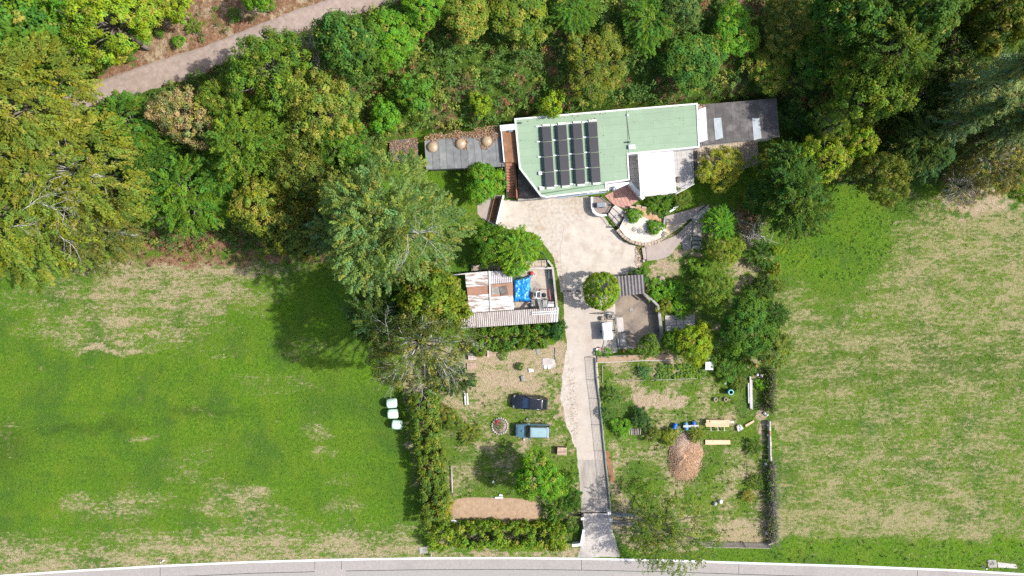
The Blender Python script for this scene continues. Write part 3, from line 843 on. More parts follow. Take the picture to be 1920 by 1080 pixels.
# solar panels: sixteen on tilted mounts
ORDC = ("first", "second", "third", "fourth"); ORDR = ("top", "second", "third", "bottom")
for c_, (sx0, sy0) in enumerate(((1016, 238), (1045, 235.2), (1073.5, 232.4), (1102.5, 229.6))):
    for r_ in range(4):
        X0 = sx0 + 1.9 * r_; Y0 = sy0 + 28.5 * r_
        zl, zr_ = ZR + 0.52, ZR + 0.14
        def cp(dx, dy, z): return (*G(X0 + dx, Y0 + dy, z), z)
        sp_t = thing("solar_panel", "black solar panel, %s from the top in the %s column from the left" % (("first", "second", "third", "last")[r_], ORDC[c_]), "solar panel", (*G(X0 + 8, Y0 + 14, ZR), ZR + 0.01), "solar panels on the green roof")
        q4 = [cp(0, 0, zl), cp(16.8, -1.1, zr_), cp(18.45, 26.2, zr_), cp(1.75, 27.3, zl)]
        MB().sheet(q4, 1, 1, lambda u, v: 0.0, 0.04).build("frame", "black_metal", sp_t)
        V4 = [Vector(p) for p in q4]
        def bil(u, v, dz): 
            p = (V4[0] * (1 - u) + V4[1] * u) * (1 - v) + (V4[3] * (1 - u) + V4[2] * u) * v
            return (p.x, p.y, p.z + dz)
        MB().sheet([bil(.03, .02, .012), bil(.97, .02, .012), bil(.97, .98, .012), bil(.03, .98, .012)], 1, 1, lambda u, v: 0.0, 0.01).build("cell_sheet", "pv_cell", sp_t)
        MB().prism([cp(-.2, 0, ZR)[:2], cp(.3, 0, ZR)[:2], cp(2.1, 27.9, ZR)[:2], cp(1.6, 27.9, ZR)[:2]], ZR + .012, zl - .05).build("wind_plate", "black_metal", sp_t)
        MB().prism([cp(-5.2, .5, ZR)[:2], cp(-4.4, .5, ZR)[:2], cp(-2.6, 28, ZR)[:2], cp(-3.4, 28, ZR)[:2]], ZR + .012, ZR + .07).build("cable_duct", "black_metal", sp_t)
        for yy in ((-.6, 27.5) if r_ == 3 else (-.6,)):
            for dx0, dx1 in ((-11.5, -4.5), (-3.6, -.8)):
                MB().prism([cp(dx0, yy - .8, ZR)[:2], cp(dx1, yy - 1.0, ZR)[:2], cp(dx1, yy + 1.0, ZR)[:2], cp(dx0, yy + 1.2, ZR)[:2]], ZR + .012, ZR + .16).build("mount_tray", "white_sheet", sp_t)
        if r_ in (0, 3):
            yb_ = -4.2 if r_ == 0 else 28.2; xo = 1.0 if r_ == 0 else 3.2
            MB().prism([cp(xo, yb_, ZR)[:2], cp(xo + 14, yb_ - .9, ZR)[:2], cp(xo + 14.3, yb_ + 2.6, ZR)[:2], cp(xo + .3, yb_ + 3.4, ZR)[:2]], ZR + .012, ZR + .20).build("ballast_block", "white_wall", sp_t)
for px_, py_, lb in ((1013, 325.5, "white ballast block left of the panels' lowest row"), (1015, 354, "white ballast block at the panels' lower left corner")):
    tagp(MB().obox(G(px_, py_, ZR), .42, .38, ZR + .012, ZR + .25, ang).build("ballast_block", "white_wall"), lb, "block")

# porch corner: small white roof, cowl, splayed white walls, red tiles below
porch = thing("porch", "small white porch roof at the house corner with round grey cowl", "porch", (*G(1155, 352, 3.2), 0))
MB().prism(GL([(1139, 346), (1160, 343), (1180.5, 341), (1178, 345), (1158, 354), (1140, 357)], 3.3), 3.1, 3.3).build("porch_roof", "white_wall", porch)
cw = MB().lathe((*G(1150, 354, 3.5), 3.3), [(0.16, 0), (0.16, 0.18), (0.30, 0.2), (0.32, 0.28), (0.12, 0.42), (0.02, 0.44)], 14).build("cowl", "grey_metal", porch)
for p in ((1143, 355), (1160, 351)):
    q = G(*p, 3.1); MB().tube((*q, -0.1), (*q, 3.1), 0.07, n=8).build("post", "white_wall", porch)
tag_tile = plate("entrance_floor", [(1133, 367), (1178, 345), (1199, 374), (1176, 392), (1150, 384)], -0.1, 0.10, "gravel_red")
tagp(tag_tile, kind="structure")
for t in tiles(GL([(1134, 367), (1178, 346), (1198, 374), (1176, 391), (1150, 383)], 0.14), 0.62, 0.42, 0.03, 0, 0, math.radians(-62), 0.5):
    MB().prism(t, 0.09, 0.135).build("floor_tile", "red_tile", tag_tile)
wl = thing("garden_wall", "white splayed wall with coping running from porch to canopy terrace", "wall", (*G(1194, 356, 1.5), 0))
MB().wall(GL([(1181.5, 343), (1206, 372)], 1.45), 0.34, -0.1, 1.45).build("wall_body", "white_wall", wl)
MB().wall(GL([(1180.8, 342), (1207, 373)], 1.5), 0.44, 1.45, 1.52).build("coping", "white_sheet", wl)

# terrace with white canopy
ter = thing("terrace", "grey paved raised terrace under and beside the white canopy", "terrace", (*G(1240, 325), 0))
TP = GL([(1180, 292), (1300, 281), (1302, 345), (1268, 364), (1206, 369), (1182, 341)], 1.0)
MB().prism(TP, -0.2, 0.96).build("terrace_base", "stone_tan", ter)
for t in tiles(inset(TP, 0.03), 0.62, 0.62, 0.02, 0, 0, ang, 0.0):
    MB().prism(t, 0.95, 1.0).build("paving_slab", "grey_terrace", ter)
rl = MB()
rail = GL([(1302, 345), (1290, 352), (1268, 364)], 1.9)
rl.wall(rail, 0.05, 1.86, 1.92)
for p in rail: rl.tube((*p, 1.0), (*p, 1.9), 0.03)
rl.build("railing", "white_wall", ter)
cp = thing("canopy", "plain white flat canopy roof standing over the raised terrace", "canopy", (*G(1230, 325, 3.0), 1.0))
CP = GL([(1196, 289), (1262, 283.5), (1268, 361), (1201, 368)], 3.1)
MB().prism(CP, 3.03, 3.11).build("canopy_roof", "white_sheet", cp, bevel=0.02)
for p in inset(CP, 0.25): MB().obox(p, 0.12, 0.12, 1.0, 3.03).build("post", "white_wall", cp)
CPi = inset(CP, 0.02)
for i in range(4):
    j = (i + 1) % 4
    MB().prism([CP[i], CP[j], CPi[j], CPi[i]], 2.9, 3.02).build("edge_beam", "white_wall", cp)
pt = thing("patio_table", "small dark round table at the end of the terrace", "table", (*G(1271, 337, 1.7), 1.0))
q = G(1271, 337, 1.7)
MB().lathe((*q, 1.70), [(0.42, 0), (0.42, 0.03)], 18).build("table_top", "dark_paver", pt)
MB().tube((*q, 1.0), (*q, 1.7), 0.04).build("pedestal", "black_metal", pt)
MB().lathe((*q, 1.0), [(0.25, 0), (0.2, 0.04)], 14).build("foot", "black_metal", pt)

# annex with dark felt roof
ax = thing("annex", "annex with dark bitumen felt roof at the east end of the house", "annex", (*G(1390, 230, 3.2), 0))
ZA = 3.25
AP = GL([(1316, 196), (1456, 184), (1462, 257), (1317, 272)], ZA)
MB().prism(inset(AP, 0.25), -0.3, ZA - 0.12).build("wall", "white_wall", ax)
ar = MB().prism(AP, ZA - 0.11, ZA).build("roof", "bitumen", ax)
for t in tiles(inset(AP, 0.02), 0.98, 30, 0.02, 0, 0, ang, 0.0):
    MB().prism(t, ZA, ZA + random.choice((0.012, 0.018, 0.024))).build("roof_sheet", "bitumen", ar)
for x0, y0 in ((1338, 221.5), (1410, 222)):
    sk = MB().prism(GL([(x0, y0), (x0 + 14, y0 - 0.8), (x0 + 18, y0 + 37), (x0 + 3.5, y0 + 41)], ZA + 0.06), ZA, ZA + 0.06).build("skylight", "skylight_sheet", ar)
for k in range(4):
    x0 = 1309.5 + 3.6 * k
    MB().prism(GL([(x0, 196 + 0.5 * k + (4 if k > 1 else 0)), (x0 + 2.9, 195.7 + 0.5 * k + (4 if k > 1 else 0)), (x0 + 6.2, 266 - 1.2 * k), (x0 + 3.2, 266.4 - 1.2 * k)], ZA + 0.14), ZA + 0.02, ZA + 0.10 + 0.03 * (k % 2)).build("flashing_strip", "white_sheet", ax)
for t0 in (0.25, 0.6):
    a = Vector(inset(AP, 0.25)[3]); b2 = Vector(inset(AP, 0.25)[2]); d = b2 - a; nn = Vector((d.y, -d.x)).normalized()
    p = a + d * t0; qv = a + d * (t0 + 0.13)
    MB().prism([tuple(p - nn * 0.05), tuple(qv - nn * 0.05), tuple(qv + nn * 0.03), tuple(p + nn * 0.03)], 1.9, 2.9).build("window", "glass_dark", ax)
pat = plate("patio", [(1301, 281), (1318, 274), (1420, 262), (1424, 308), (1330, 330), (1303, 330)], -0.2, 0.94, "concrete_wall")
tagp(pat, kind="structure")
for t in tiles(GL([(1307, 280), (1318, 275), (1420, 263), (1422, 306), (1330, 326), (1309, 326)], 1.0), 0.36, 0.36, 0.035, 0, 0, ang, 0.0):
    MB().prism(t, 0.92, 0.985).build("paver", "tan_paver", pat)
MB().prism(GL([(1301, 283), (1307, 282), (1309, 318), (1303, 320)], 1.0), 0.93, 0.99).build("drain_strip", "dark_paver", pat)

# lean-to with grey sheets west of the house
lt = thing("lean_to", "low lean-to with grey felt sheet roof and three domes, west of house", "lean-to", (*G(870, 285, 2.6), 0))
ZL = 2.7
LP = GL([(796, 264), (940, 246), (946, 312), (799, 318)], ZL)
MB().prism(inset(LP, 0.3), -0.3, ZL - 0.12).build("wall", "concrete_wall", lt)
lr = MB().prism(LP, ZL - 0.11, ZL - 0.02).build("roof", "grey_sheet", lt)
for k in range(11):
    u0 = k / 11; u1 = (k + 1) / 11 - 0.004
    A = [Vector(p) for p in LP]
    p = [A[0].lerp(A[1], u0), A[0].lerp(A[1], u1), A[3].lerp(A[2], u1), A[3].lerp(A[2], u0)]
    h0 = random.choice((0.0, 0.02))
    MB().prism([tuple(x) for x in p], ZL - 0.02, ZL + 0.01 + h0, ztop=None).build("roof_sheet", "grey_sheet", lr)
for px, py in ((810, 275), (863, 268.5), (912, 264)):
    c = G(px, py, ZL + 0.25)
    d = MB().lathe((*c, ZL + 0.02), [(0.70, 0), (0.70, 0.06), (0.66, 0.10), (0.6, 0.22), (0.46, 0.34), (0.26, 0.42), (0.08, 0.45), (0.01, 0.455)], 22).build("dome_skylight", "dome_plastic", lr)
for px in (800, 870, 942):
    q = G(px, 315, ZL - 0.1); MB().tube((*q, -0.2), (*q, ZL - 0.1), 0.06).build("post", "post_wood", lt)

sr = thing("store_shed", "small dark flat-roofed store covered in brown leaves behind the feathery tree", "shed", (*G(760, 277, 2.4), 0))
SP = GL([(730, 264), (782, 258), (784, 300), (734, 304)], 2.5)
MB().prism(inset(SP, 0.2), -0.2, 2.36).build("wall", "concrete_wall", sr)
MB().prism(SP, 2.37, 2.5).build("roof", "bitumen", sr)

# landing, white wall, terracotta stair and stained terrace at the west end of the house
ld = thing("landing", "rust brown landing between lean-to and house with white end wall", "landing", (*G(957, 275, 2.4), 0))
MB().prism(GL([(942, 242), (966, 240), (972, 304), (947, 305)], 3.1), -0.2, 3.1).build("floor", "rust_floor", ld)
MB().wall(GL([(937.5, 240), (965, 237.5)], 3.7), 0.7, 0, 3.7).build("end_wall", "white_wall", ld)
MB().wall(GL([(940, 244), (945.5, 304)], 3.2), 0.14, 0, 3.24).build("edge_kerb", "white_wall", ld)
MB().obox(G(957, 245, 3.2), 0.5, 0.4, 3.1, 3.45, ang).build("vent_box", "grey_metal", ld, bevel=0.02)
st = thing("terracotta_stair", "terracotta tiled outdoor stair beside the green roof's west end", "stairs", (*G(960, 340), 0))
NS = 12
for k in range(NS):
    ya = 306 + k * 5.4; yb = ya + 5.7; z1 = 3.1 - (k + 1) * 0.25
    xa = 948 + k * 0.35
    MB().prism(GL([(xa, ya), (xa + 16, ya - 0.6), (xa + 16.2, yb - 0.6), (xa + 0.2, yb)], z1), -0.1, z1 - 0.05).build("step", "terracotta_edge", st)
    MB().prism(GL([(xa, ya + 0.1), (xa + 16, ya - 0.5), (xa + 16.2, yb - 1.3), (xa + 0.2, yb - 0.7)], z1), z1 - 0.05, z1).build("tread", "terracotta", st)
MB().wall(GL([(965.5, 306), (969.5, 371)], 1.6), 0.16, -0.1, 1.5).build("side_wall", "terracotta", st)
MB().wall(GL([(946.5, 306), (951, 372)], 3.2), 0.06, 3.1, 3.18).build("handrail", "green_metal", st)
for k in range(5):
    q = G(946.6 + k * 1.1, 308 + k * 15.5, 3.0); MB().tube((*q, 0), (*q, 3.12), 0.03).build("baluster", "green_metal", st)
sp = thing("side_terrace", "black-stained paved triangle below the diagonal roof edge", "terrace", (*G(988, 350), 0))
TT = GL([(970.5, 318), (975, 318), (1010, 366), (1012, 372), (972, 374)], 0.9)
MB().prism(TT, -0.1, 0.86).build("terrace_base", "concrete_wall", sp)
for t in tiles(inset(TT, 0.02), 0.5, 0.42, 0.03, 0, 0, 0.06, 0.5):
    MB().prism(t, 0.85, 0.9).build("paver", "dark_paver", sp)
MB().wall(GL([(971, 374.6), (1014, 371.5)], 1.0), 0.2, -0.1, 1.02).build("front_wall", "concrete_wall", sp)

# retaining wall and lower path west of the forecourt
rw = thing("retaining_wall", "narrow pale retaining wall along the west edge of the forecourt", "wall", (*G(938, 395), 0))
MB().wall(GL([(944, 366), (941, 378), (931, 420)], 1.0), 0.2, -0.1, 1.0).build("wall_body", "white_wall", rw)
MB().wall(GL([(940.5, 366), (937.5, 378), (927.5, 420)], 1.3), 0.05, 1.0, 1.3).build("fence_strip", "black_metal", rw)
sd = plate("side_path", [(895, 372), (930, 366), (940, 366), (927, 420), (905, 412), (895, 400)], -0.1, 0.03, "path_concrete", rag=1.0)
tagp(sd, kind="structure")
plate("brick_strip", [(925, 372), (938, 370), (928, 416), (917, 414), (918, 395)], 0.0, 0.045, "rust_floor", sd)

# ------------------------------------------------------------------ entrance bed, gate, garden bed, path to the upper garden
eb = thing("planter_bed", "curved white walled bed with reddish gravel beside the gate", "planter", (*G(1124, 385), 0))
cw_ = ragged([(1110, 369), (1110.5, 388), (1113, 396), (1119, 401.5), (1128, 404), (1138, 402)], 99, 0, close=False)
MB().wall(GL(cw_, 0.95), 0.28, -0.1, 0.95).build("kerb", "white_wall", eb)
MB().prism(GL([(1112, 369), (1127, 368), (1148, 384), (1138, 400.5), (1128, 402), (1119, 399.5), (1114, 394)], 0.8), -0.1, 0.8).build("gravel_fill", "gravel_red", eb)
hpx = thing("heat_pump", "grey box shaped heat pump standing in the walled gravel bed", "heat pump", (*G(1127, 384, 1.5), 0.8))
q = G(1127.5, 384, 1.5)
MB().obox(q, 1.15, 0.62, 0.86, 1.55, 0.05).build("casing", "grey_metal", hpx, bevel=0.04)
MB().lathe((q[0], q[1] - 0.30, 1.2), [(0.26, 0), (0.26, -0.04), (0.05, -0.05)], 16, axis='y').build("fan_grille", "black_metal", hpx)
for s_ in (-0.4, 0.4): MB().obox((q[0] + s_, q[1]), 0.1, 0.5, 0.8, 0.86).build("foot", "black_metal", hpx)

es = thing("entrance_steps", "pale concrete entrance steps between black railings", "steps", (*G(1155, 405), 0))
for k, (a, b_) in enumerate((((1139.5, 403), (1158, 427)), ((1143.5, 397), (1163, 418)), ((1148.5, 389), (1169, 407)))):
    n_ = [((1143, 397.5), (1163, 418.5)), ((1148, 389.5), (1169, 407.5)), ((1154, 384), (1176, 399))][k]
    MB().prism(GL([a, b_, n_[1], n_[0]], 0.13 * (k + 1)), -0.05, 0.12 * (k + 1)).build("step", "pale_slab", es)
gt = thing("garden_gate", "black metal gate and railing at the foot of the entrance steps", "gate", (*G(1149, 405), 0))
posts = [(1126, 367.5), (1149, 384), (1139, 400), (1158.5, 425)]
for p in posts:
    q = G(*p, 1.2); pp = MB().obox(q, 0.16, 0.16, 0, 1.25, 0.7).build("post", "black_metal", gt)
    MB().lathe((*q, 1.25), [(0.10, 0), (0.13, 0.06), (0.08, 0.14), (0.01, 0.17)], 10).build("cap", "black_metal", pp)
for a, b_ in ((0, 1), (1, 2), (2, 3)):
    for z in (0.35, 1.1):
        p0 = G(*posts[a], 1.2); p1 = G(*posts[b_], 1.2)
        MB().tube((*p0, z), (*p1, z), 0.035).build("rail", "black_metal", gt)
    for k in range(1, 12):
        t = k / 12; q = (p0[0] + (p1[0] - p0[0]) * t, p0[1] + (p1[1] - p0[1]) * t)
        MB().tube((*q, 0.35), (*q, 1.1), 0.014, n=4).build("bar", "black_metal", gt)
hr = thing("step_handrail", "thin black handrail descending beside the pale entrance steps", "handrail", (*G(1165, 405), 0))
MB().tube((*G(1158.5, 425, 1.2), 1.15), (*G(1171, 402, 1.2), 1.25), 0.04).build("rail", "black_metal", hr)
for p in ((1161.5, 419), (1168, 407)):
    q = G(*p, 1.2); MB().tube((*q, 0.1), (*q, 1.18), 0.025).build("post", "black_metal", hr)

gb = thing("garden_bed", "raised pale gravel bed with curved sandstone edging above the forecourt", "garden bed", (*G(1205, 420), 0))
BP = [(1161, 428), (1175, 400), (1186, 389), (1200, 386), (1215, 394), (1230, 399), (1246, 401), (1246, 424), (1249, 436), (1240, 447), (1222, 454.5), (1204, 455.5), (1186, 451), (1172, 442)]
MB().prism(GL(BP, 0.62), -0.1, 0.62).build("gravel_fill", "gravel_white", gb)
MB().prism(GL([(1190, 388), (1201, 386.5), (1216, 394.5), (1245, 402), (1244, 418), (1222, 414), (1205, 405)], 0.66), 0.3, 0.655).build("soil_fill", "sawdust", gb)
arc = [(1158, 430), (1163, 437), (1171, 445), (1180, 451), (1191, 455.5), (1203, 458), (1215, 457.5), (1227, 455), (1238, 450.5), (1247, 444), (1251, 436)]
for i in range(len(arc) - 1):
    for h in (0, 0.5):
        a = (arc[i][0] + (arc[i + 1][0] - arc[i][0]) * h, arc[i][1] + (arc[i + 1][1] - arc[i][1]) * h)
        b_ = (arc[i][0] + (arc[i + 1][0] - arc[i][0]) * (h + 0.46), arc[i][1] + (arc[i + 1][1] - arc[i][1]) * (h + 0.46))
        MB().wall(GL([a, b_], 0.8), 0.34 + random.uniform(-.05, .06), -0.1, 0.74 + random.uniform(-.05, .06)).build("edging_stone", "stone_tan", gb, bevel=0.03)
for i, p in enumerate(((1170, 404), (1176, 397), (1186, 388), (1198, 385.5), (1208, 389), (1218, 395), (1228, 399.5), (1238, 401))):
    MB().obox(G(*p, 0.8), 0.62, 0.26, -0.1, 0.72 + random.uniform(-.05, .05), random.uniform(-.4, .1)).build("edging_stone", "stone_tan", gb, bevel=0.03)
for k, (px, py, r_) in enumerate(((1189.5, 430, 0.30), (1200, 433, 0.36), (1209.5, 436, 0.27), (1243, 441, 0.2), (1245.5, 437, 0.22))):
    q = G(px, py, 0.64)
    wst = MB().lathe((*q, 0.62), [(r_, 0), (r_, 0.07), (r_ * 0.85, 0.09), (r_ * 0.8, 0.05), (r_ * .45, 0.05), (r_ * 0.42, 0.10), (r_ * 0.2, 0.10), (0.01, 0.08)], 18).build("ornament_wheel", "stone_grey",
        org=(*q, 0.62))
    tagp(wst, ["grey round stone ornament left of the three in pale gravel", "largest grey round stone ornament, middle of the three in gravel", "grey round stone ornament right of three, beside the grass clump",
               "lower small grey stone wheel by the bed's east tip", "upper small grey stone wheel by the bed's east tip"][k], "ornament", "round stone ornaments in the garden bed")

gp = plate("garden_path", [(1208, 460), (1228, 458), (1246, 450), (1270, 440), (1290, 420), (1325, 388), (1333, 390), (1318, 425), (1300, 440), (1276, 454), (1255, 480), (1236, 487), (1213, 489)], -0.1, 0.14, "path_concrete")
tagp(gp, kind="structure")
plate("path_slab", [(1249, 405), (1310, 388), (1322, 384), (1292, 412), (1275, 418), (1250, 421)], -0.1, 0.30, "path_concrete", gp)
plate("path_slab", [(1296, 408), (1328, 384), (1330, 392), (1302, 422)], -0.1, 0.32, "concrete_wall", gp)
plate("path_slab", [(1301, 424), (1319, 408), (1316, 444), (1299, 442)], -0.1, 0.26, "path_concrete", gp)
plate("path_slab", [(1203.5, 465), (1210, 463.5), (1212, 486), (1207, 487)], -0.1, 0.30, "path_concrete", gp)
plate("path_border", [(1250, 422), (1285, 413), (1288, 416), (1268, 432), (1250, 442), (1247, 432)], -0.1, 0.2, "tan_paver", gp)
plate("path_seam", [(1299, 423.2), (1300, 422.8), (1278, 449), (1277, 448)], -0.1, 0.147, "dark_paver", gp)
plate("path_seam", [(1210.2, 463), (1211.4, 463), (1213.5, 488), (1212.3, 488)], -0.1, 0.31, "dark_paver", gp)
kb = thing("kerb_wall", "short grey wall at the west end of the pale path wedge", "wall", (*G(1247, 410), 0))
MB().wall(GL([(1248, 399.5), (1245.5, 421)], 0.95), 0.24, -0.1, 0.95).build("wall_body", "stone_grey", kb)
for a, b_, lb in (((1256, 397), (1266, 391), "short pale slanting wall piece above the path wedge"), ((1263, 391), (1280, 381), "thin pale rail lying uphill of the path wedge")):
    tagp(MB().wall(GL([a, b_], 0.9), 0.22, -0.1, 0.9).build("edging_wall", "white_wall"), lb, "wall")
for px0, lb in ((1293, "left grey rail of the garden steps"), (1312, "right grey rail of the garden steps")):
    t = thing("stair_rail", lb, "handrail", (*G(px0, 455), 0))
    a = G(px0 + 5, 428 + (px0 > 1300) * 14, 0.9); b_ = G(px0 - 0 + (px0 > 1300) * -2, 470, 0.9)
    MB().tube((*a, 0.9), (*b_, 0.9), 0.05).build("rail", "grey_metal", t)
    for p in (a, b_): MB().tube((*p, -0.1), (*p, 0.9), 0.035).build("post", "grey_metal", t)
for k in range(3):
    MB().prism(GL([(1299, 444 + k * 8), (1313, 444 + k * 8), (1312, 450 + k * 8), (1297, 450 + k * 8)], 0.15), -0.1, 0.2 - 0.05 * k).build("garden_step", "concrete_wall", gp)
ppn = plate("stone_corner", [(1277, 452), (1293, 440), (1296, 466), (1282, 470)], -0.1, 0.08, "stone_grey", gp)

# ------------------------------------------------------------------ small corrugated roof, pit yard
def corr(mb, px4, z4, pitch=0.22, amp=0.045, along='v', th=0.02, wob=0.0):
    """corrugated sheet: px corners a, b, c, d; ribs run along v (a->d) or u"""
    c4 = [(*G(p[0], p[1], z), z) for p, z in zip(px4, z4)]
    L = (Vector(c4[1]) - Vector(c4[0])).length if along == 'v' else (Vector(c4[3]) - Vector(c4[0])).length
    nw = max(2, int(L / pitch))
    if along == 'v':
        return mb.sheet(c4, nw * 4, 2, lambda u, v: amp * math.sin(u * nw * 2 * math.pi) + wob * math.sin(5 * u + 3 * v), th)
    return mb.sheet(c4, 2, nw * 4, lambda u, v: amp * math.sin(v * nw * 2 * math.pi) + wob * math.sin(5 * u + 3 * v), th)

cs = thing("wood_store", "small store with dark striped corrugated roof beside the round clipped tree", "shed", (*G(1182, 536), 0))
for k in range(3):
    x0 = 1151 + k * 18.5; x1 = x0 + 18.9
    y0 = lambda x: 518 + (1151 - x) * 0.06; y1 = lambda x: 557 + (1151 - x) * 0.13
    corr(MB(), [(x0, y0(x0)), (x1, y0(x1)), (x1 + 3, y1(x1)), (x0 + 3, y1(x0))], [2.3 + 0.03 * (k % 2)] * 2 + [2.1 + 0.03 * (k % 2)] * 2, 0.34, 0.07).build("roof_sheet", "corr_dark", cs)
for p in ((1158, 522), (1204, 518), (1160, 552), (1206, 546)):
    q = G(*p, 2.0); MB().obox(q, 0.14, 0.14, -0.1, 2.1).build("post", "post_wood", cs)
MB().wall(GL([(1156, 521), (1204, 517)], 1.9), 0.06, -0.1, 1.9).build("back_wall", "post_wood", cs)
pit = plate("yard_floor", [(1153, 556), (1209, 548), (1234, 572), (1242, 640), (1240, 652), (1160, 655), (1155, 610)], -0.1, 0.02, "pit_concrete")
tagp(pit, kind="structure")
plate("floor_patch", [(1156, 596), (1168, 595), (1170, 622), (1159, 624)], -0.1, 0.032, "pale_slab", pit, rag=1, seed=3)
plate("floor_patch", [(1161, 626), (1172, 624), (1174, 650), (1163, 651)], -0.1, 0.030, "pale_slab", pit, rag=1, seed=5)
MB().lathe((*G(1183, 581), 0.02), [(0.24, 0), (0.24, 0.03), (0.12, 0.03), (0.1, 0.01)], 16).build("drain_cover", "stone_grey", pit)
yw = thing("yard_wall", "curving grey concrete wall enclosing the stained yard", "wall", (*G(1200, 600), 0))
MB().wall(GL([(1205, 549), (1222, 561), (1234, 573), (1238, 600), (1243, 640)], 1.1), 0.26, -0.1, 1.1).build("wall_body", "concrete_wall", yw)
MB().wall(GL([(1237, 588), (1243, 640)], 1.3), 0.36, 1.1, 1.18).build("coping", "concrete_wall", yw)
yf = thing("yard_fence", "low dark metal fence along the west and south side of the stained yard", "fence", (*G(1156, 625), 0))
fp = [(1124, 589), (1151, 586), (1154, 600), (1157, 625), (1161, 652), (1188, 650)]
fw = GL(fp, 1.1)
for a, b_ in zip(fw[:-1], fw[1:]):
    for z in (0.15, 1.1): MB().tube((*a, z), (*b_, z), 0.045).build("rail", "grey_metal", yf)
    L = math.dist(a, b_); kk = max(2, int(L / 0.25))
    for k in range(kk): MB().tube((a[0] + (b_[0] - a[0]) * k / kk, a[1] + (b_[1] - a[1]) * k / kk, 0.15), (a[0] + (b_[0] - a[0]) * k / kk, a[1] + (b_[1] - a[1]) * k / kk, 1.1), 0.012, n=4).build("bar", "grey_metal", yf)
for p in fw: MB().obox(p, 0.1, 0.1, -0.1, 1.15).build("post", "concrete_wall", yf)
lg = MB().tube((*G(1205, 551, 1.5), 1.35), (*G(1219, 563, 1.4), 1.35), 0.13, n=8).build("round_log", "timber_old")
tagp(lg, "grey round log lying on the wall behind the striped roof", "log")
ps = plate("stone_terrace", [(1247, 592), (1290, 589), (1304, 590), (1302, 614), (1280, 622), (1248, 622)], -0.1, 0.05, "concrete_wall", rag=2, seed=6)
tagp(ps, kind="structure")
for t in tiles(GL([(1247, 592), (1290, 589), (1303, 590), (1301, 613), (1280, 620), (1248, 621)], 0.1), 0.95, 0.75, 0.06, 0, 0, 0.05, 0.4, 0.3):
    MB().prism(t, 0.0, 0.09 + random.uniform(0, .05)).build("flagstone", "pale_slab", ps)
tagp(plate("paving_slab", [(1311, 606), (1326, 605), (1327, 616), (1312, 617)], -0.1, 0.16, "concrete_wall"), "single square concrete slab beside the dark rounded tree", "slab")

# ------------------------------------------------------------------ sheds, the walled yard with the blue tarpaulin
sh = thing("workshop_shed", "old workshop shed with patched white and rusty corrugated roof sheets", "shed", (*G(925, 545), 0))
MB().prism(GL([(882, 512), (961, 509), (963, 582), (886, 586)], 2.1), -0.1, 2.02).build("wall", "post_wood", sh)
def shsheet(px4, z, mat, along='u', pitch=0.22, amp=0.04, name="roof_sheet"):
    z4 = z if isinstance(z, (list, tuple)) else [z] * 4
    return corr(MB(), px4, z4, pitch, amp, along, wob=0.015).build(name, mat, sh)
shsheet([(872, 512), (915, 508.5), (916.5, 535), (874, 538)], 2.42, "corr_white")
shsheet([(875, 537), (917, 534), (918, 553), (877, 556)], 2.36, "corr_brown")
shsheet([(877, 554), (917.5, 551), (920, 583), (879, 588)], 2.42, "corr_white")
shsheet([(917.5, 508.5), (959.5, 507), (961, 529), (919, 533)], 2.36, "corr_lilac", 'v')
MB().prism(GL([(919, 534), (961, 530), (962, 555), (920.5, 558)], 2.3), 2.2, 2.31).build("roof_board", "corr_brown", sh)
shsheet([(920.5, 557), (962, 553.5), (964, 580), (921, 583)], 2.36, "corr_white", 'u', 0.2)
MB().prism(GL([(922, 538.5), (935, 538), (937, 551.5), (922.5, 552.5)], 2.36), 2.31, 2.37).build("roof_panel", "concrete_wall", sh)
MB().prism(GL([(935.5, 538.5), (950, 535.5), (953, 551), (940, 555)], 2.42), 2.31, 2.43).build("grate_panel", "dark_paver", sh)
MB().prism(GL([(916, 508), (918, 508), (921.5, 583), (919, 583.5)], 2.55), 2.45, 2.55).build("ridge_strip", "white_wall", sh)
tagp(MB().tube((*G(844, 516, 3), 2.8), (*G(884, 512, 2.8), 2.7), 0.07).build("metal_pipe", "timber_white"), "thin pale pole sticking out of tree over the shed roof", "pole")

ls = thing("long_shed", "long low shed with grey-brown corrugated roof along the hedge", "shed", (*G(957, 597), 0))
MB().prism(GL([(872, 588), (1042, 580), (1043, 603), (866, 612)], 1.9), -0.1, 1.84).build("wall", "post_wood", ls)
xs = [864, 893, 922, 951, 980, 1009, 1032, 1046]
for k in range(7):
    x0, x1 = xs[k], xs[k + 1] + 0.6
    yt = lambda x: 588.5 - (x - 864) * 0.068 + (0 if x > 885 else 3); yb = lambda x: 616 - (x - 864) * 0.068
    corr(MB(), [(x0 + 2, yt(x0)), (x1 + 2, yt(x1)), (x1, yb(x1)), (x0, yb(x0))], [2.25 + 0.03 * (k % 2)] * 2 + [2.0 + 0.03 * (k % 2)] * 2, 0.25, 0.04).build("roof_sheet", "corr_rust" if k < 6 else "corr_lilac", ls)
ldr = thing("ladder", "pale aluminium ladder lying on the long corrugated roof", "ladder", (*G(1020, 585, 2.35), 2.3))
la = G(997, 585.5, 2.4); lb = G(1047, 582.5, 2.4); la2 = G(997, 590, 2.4); lb2 = G(1047, 587, 2.4)
for a, b_ in ((la, lb), (la2, lb2)):
    MB().wall([a, b_], 0.07, 2.33, 2.42).build("stile", "white_plastic", ldr)
for k in range(13):
    t = (k + 0.5) / 13
    p = (la[0] + (lb[0] - la[0]) * t, la[1] + (lb[1] - la[1]) * t); q = (la2[0] + (lb2[0] - la2[0]) * t, la2[1] + (lb2[1] - la2[1]) * t)
    MB().tube((*p, 2.375), (*q, 2.375), 0.035).build("rung", "white_plastic", ldr)

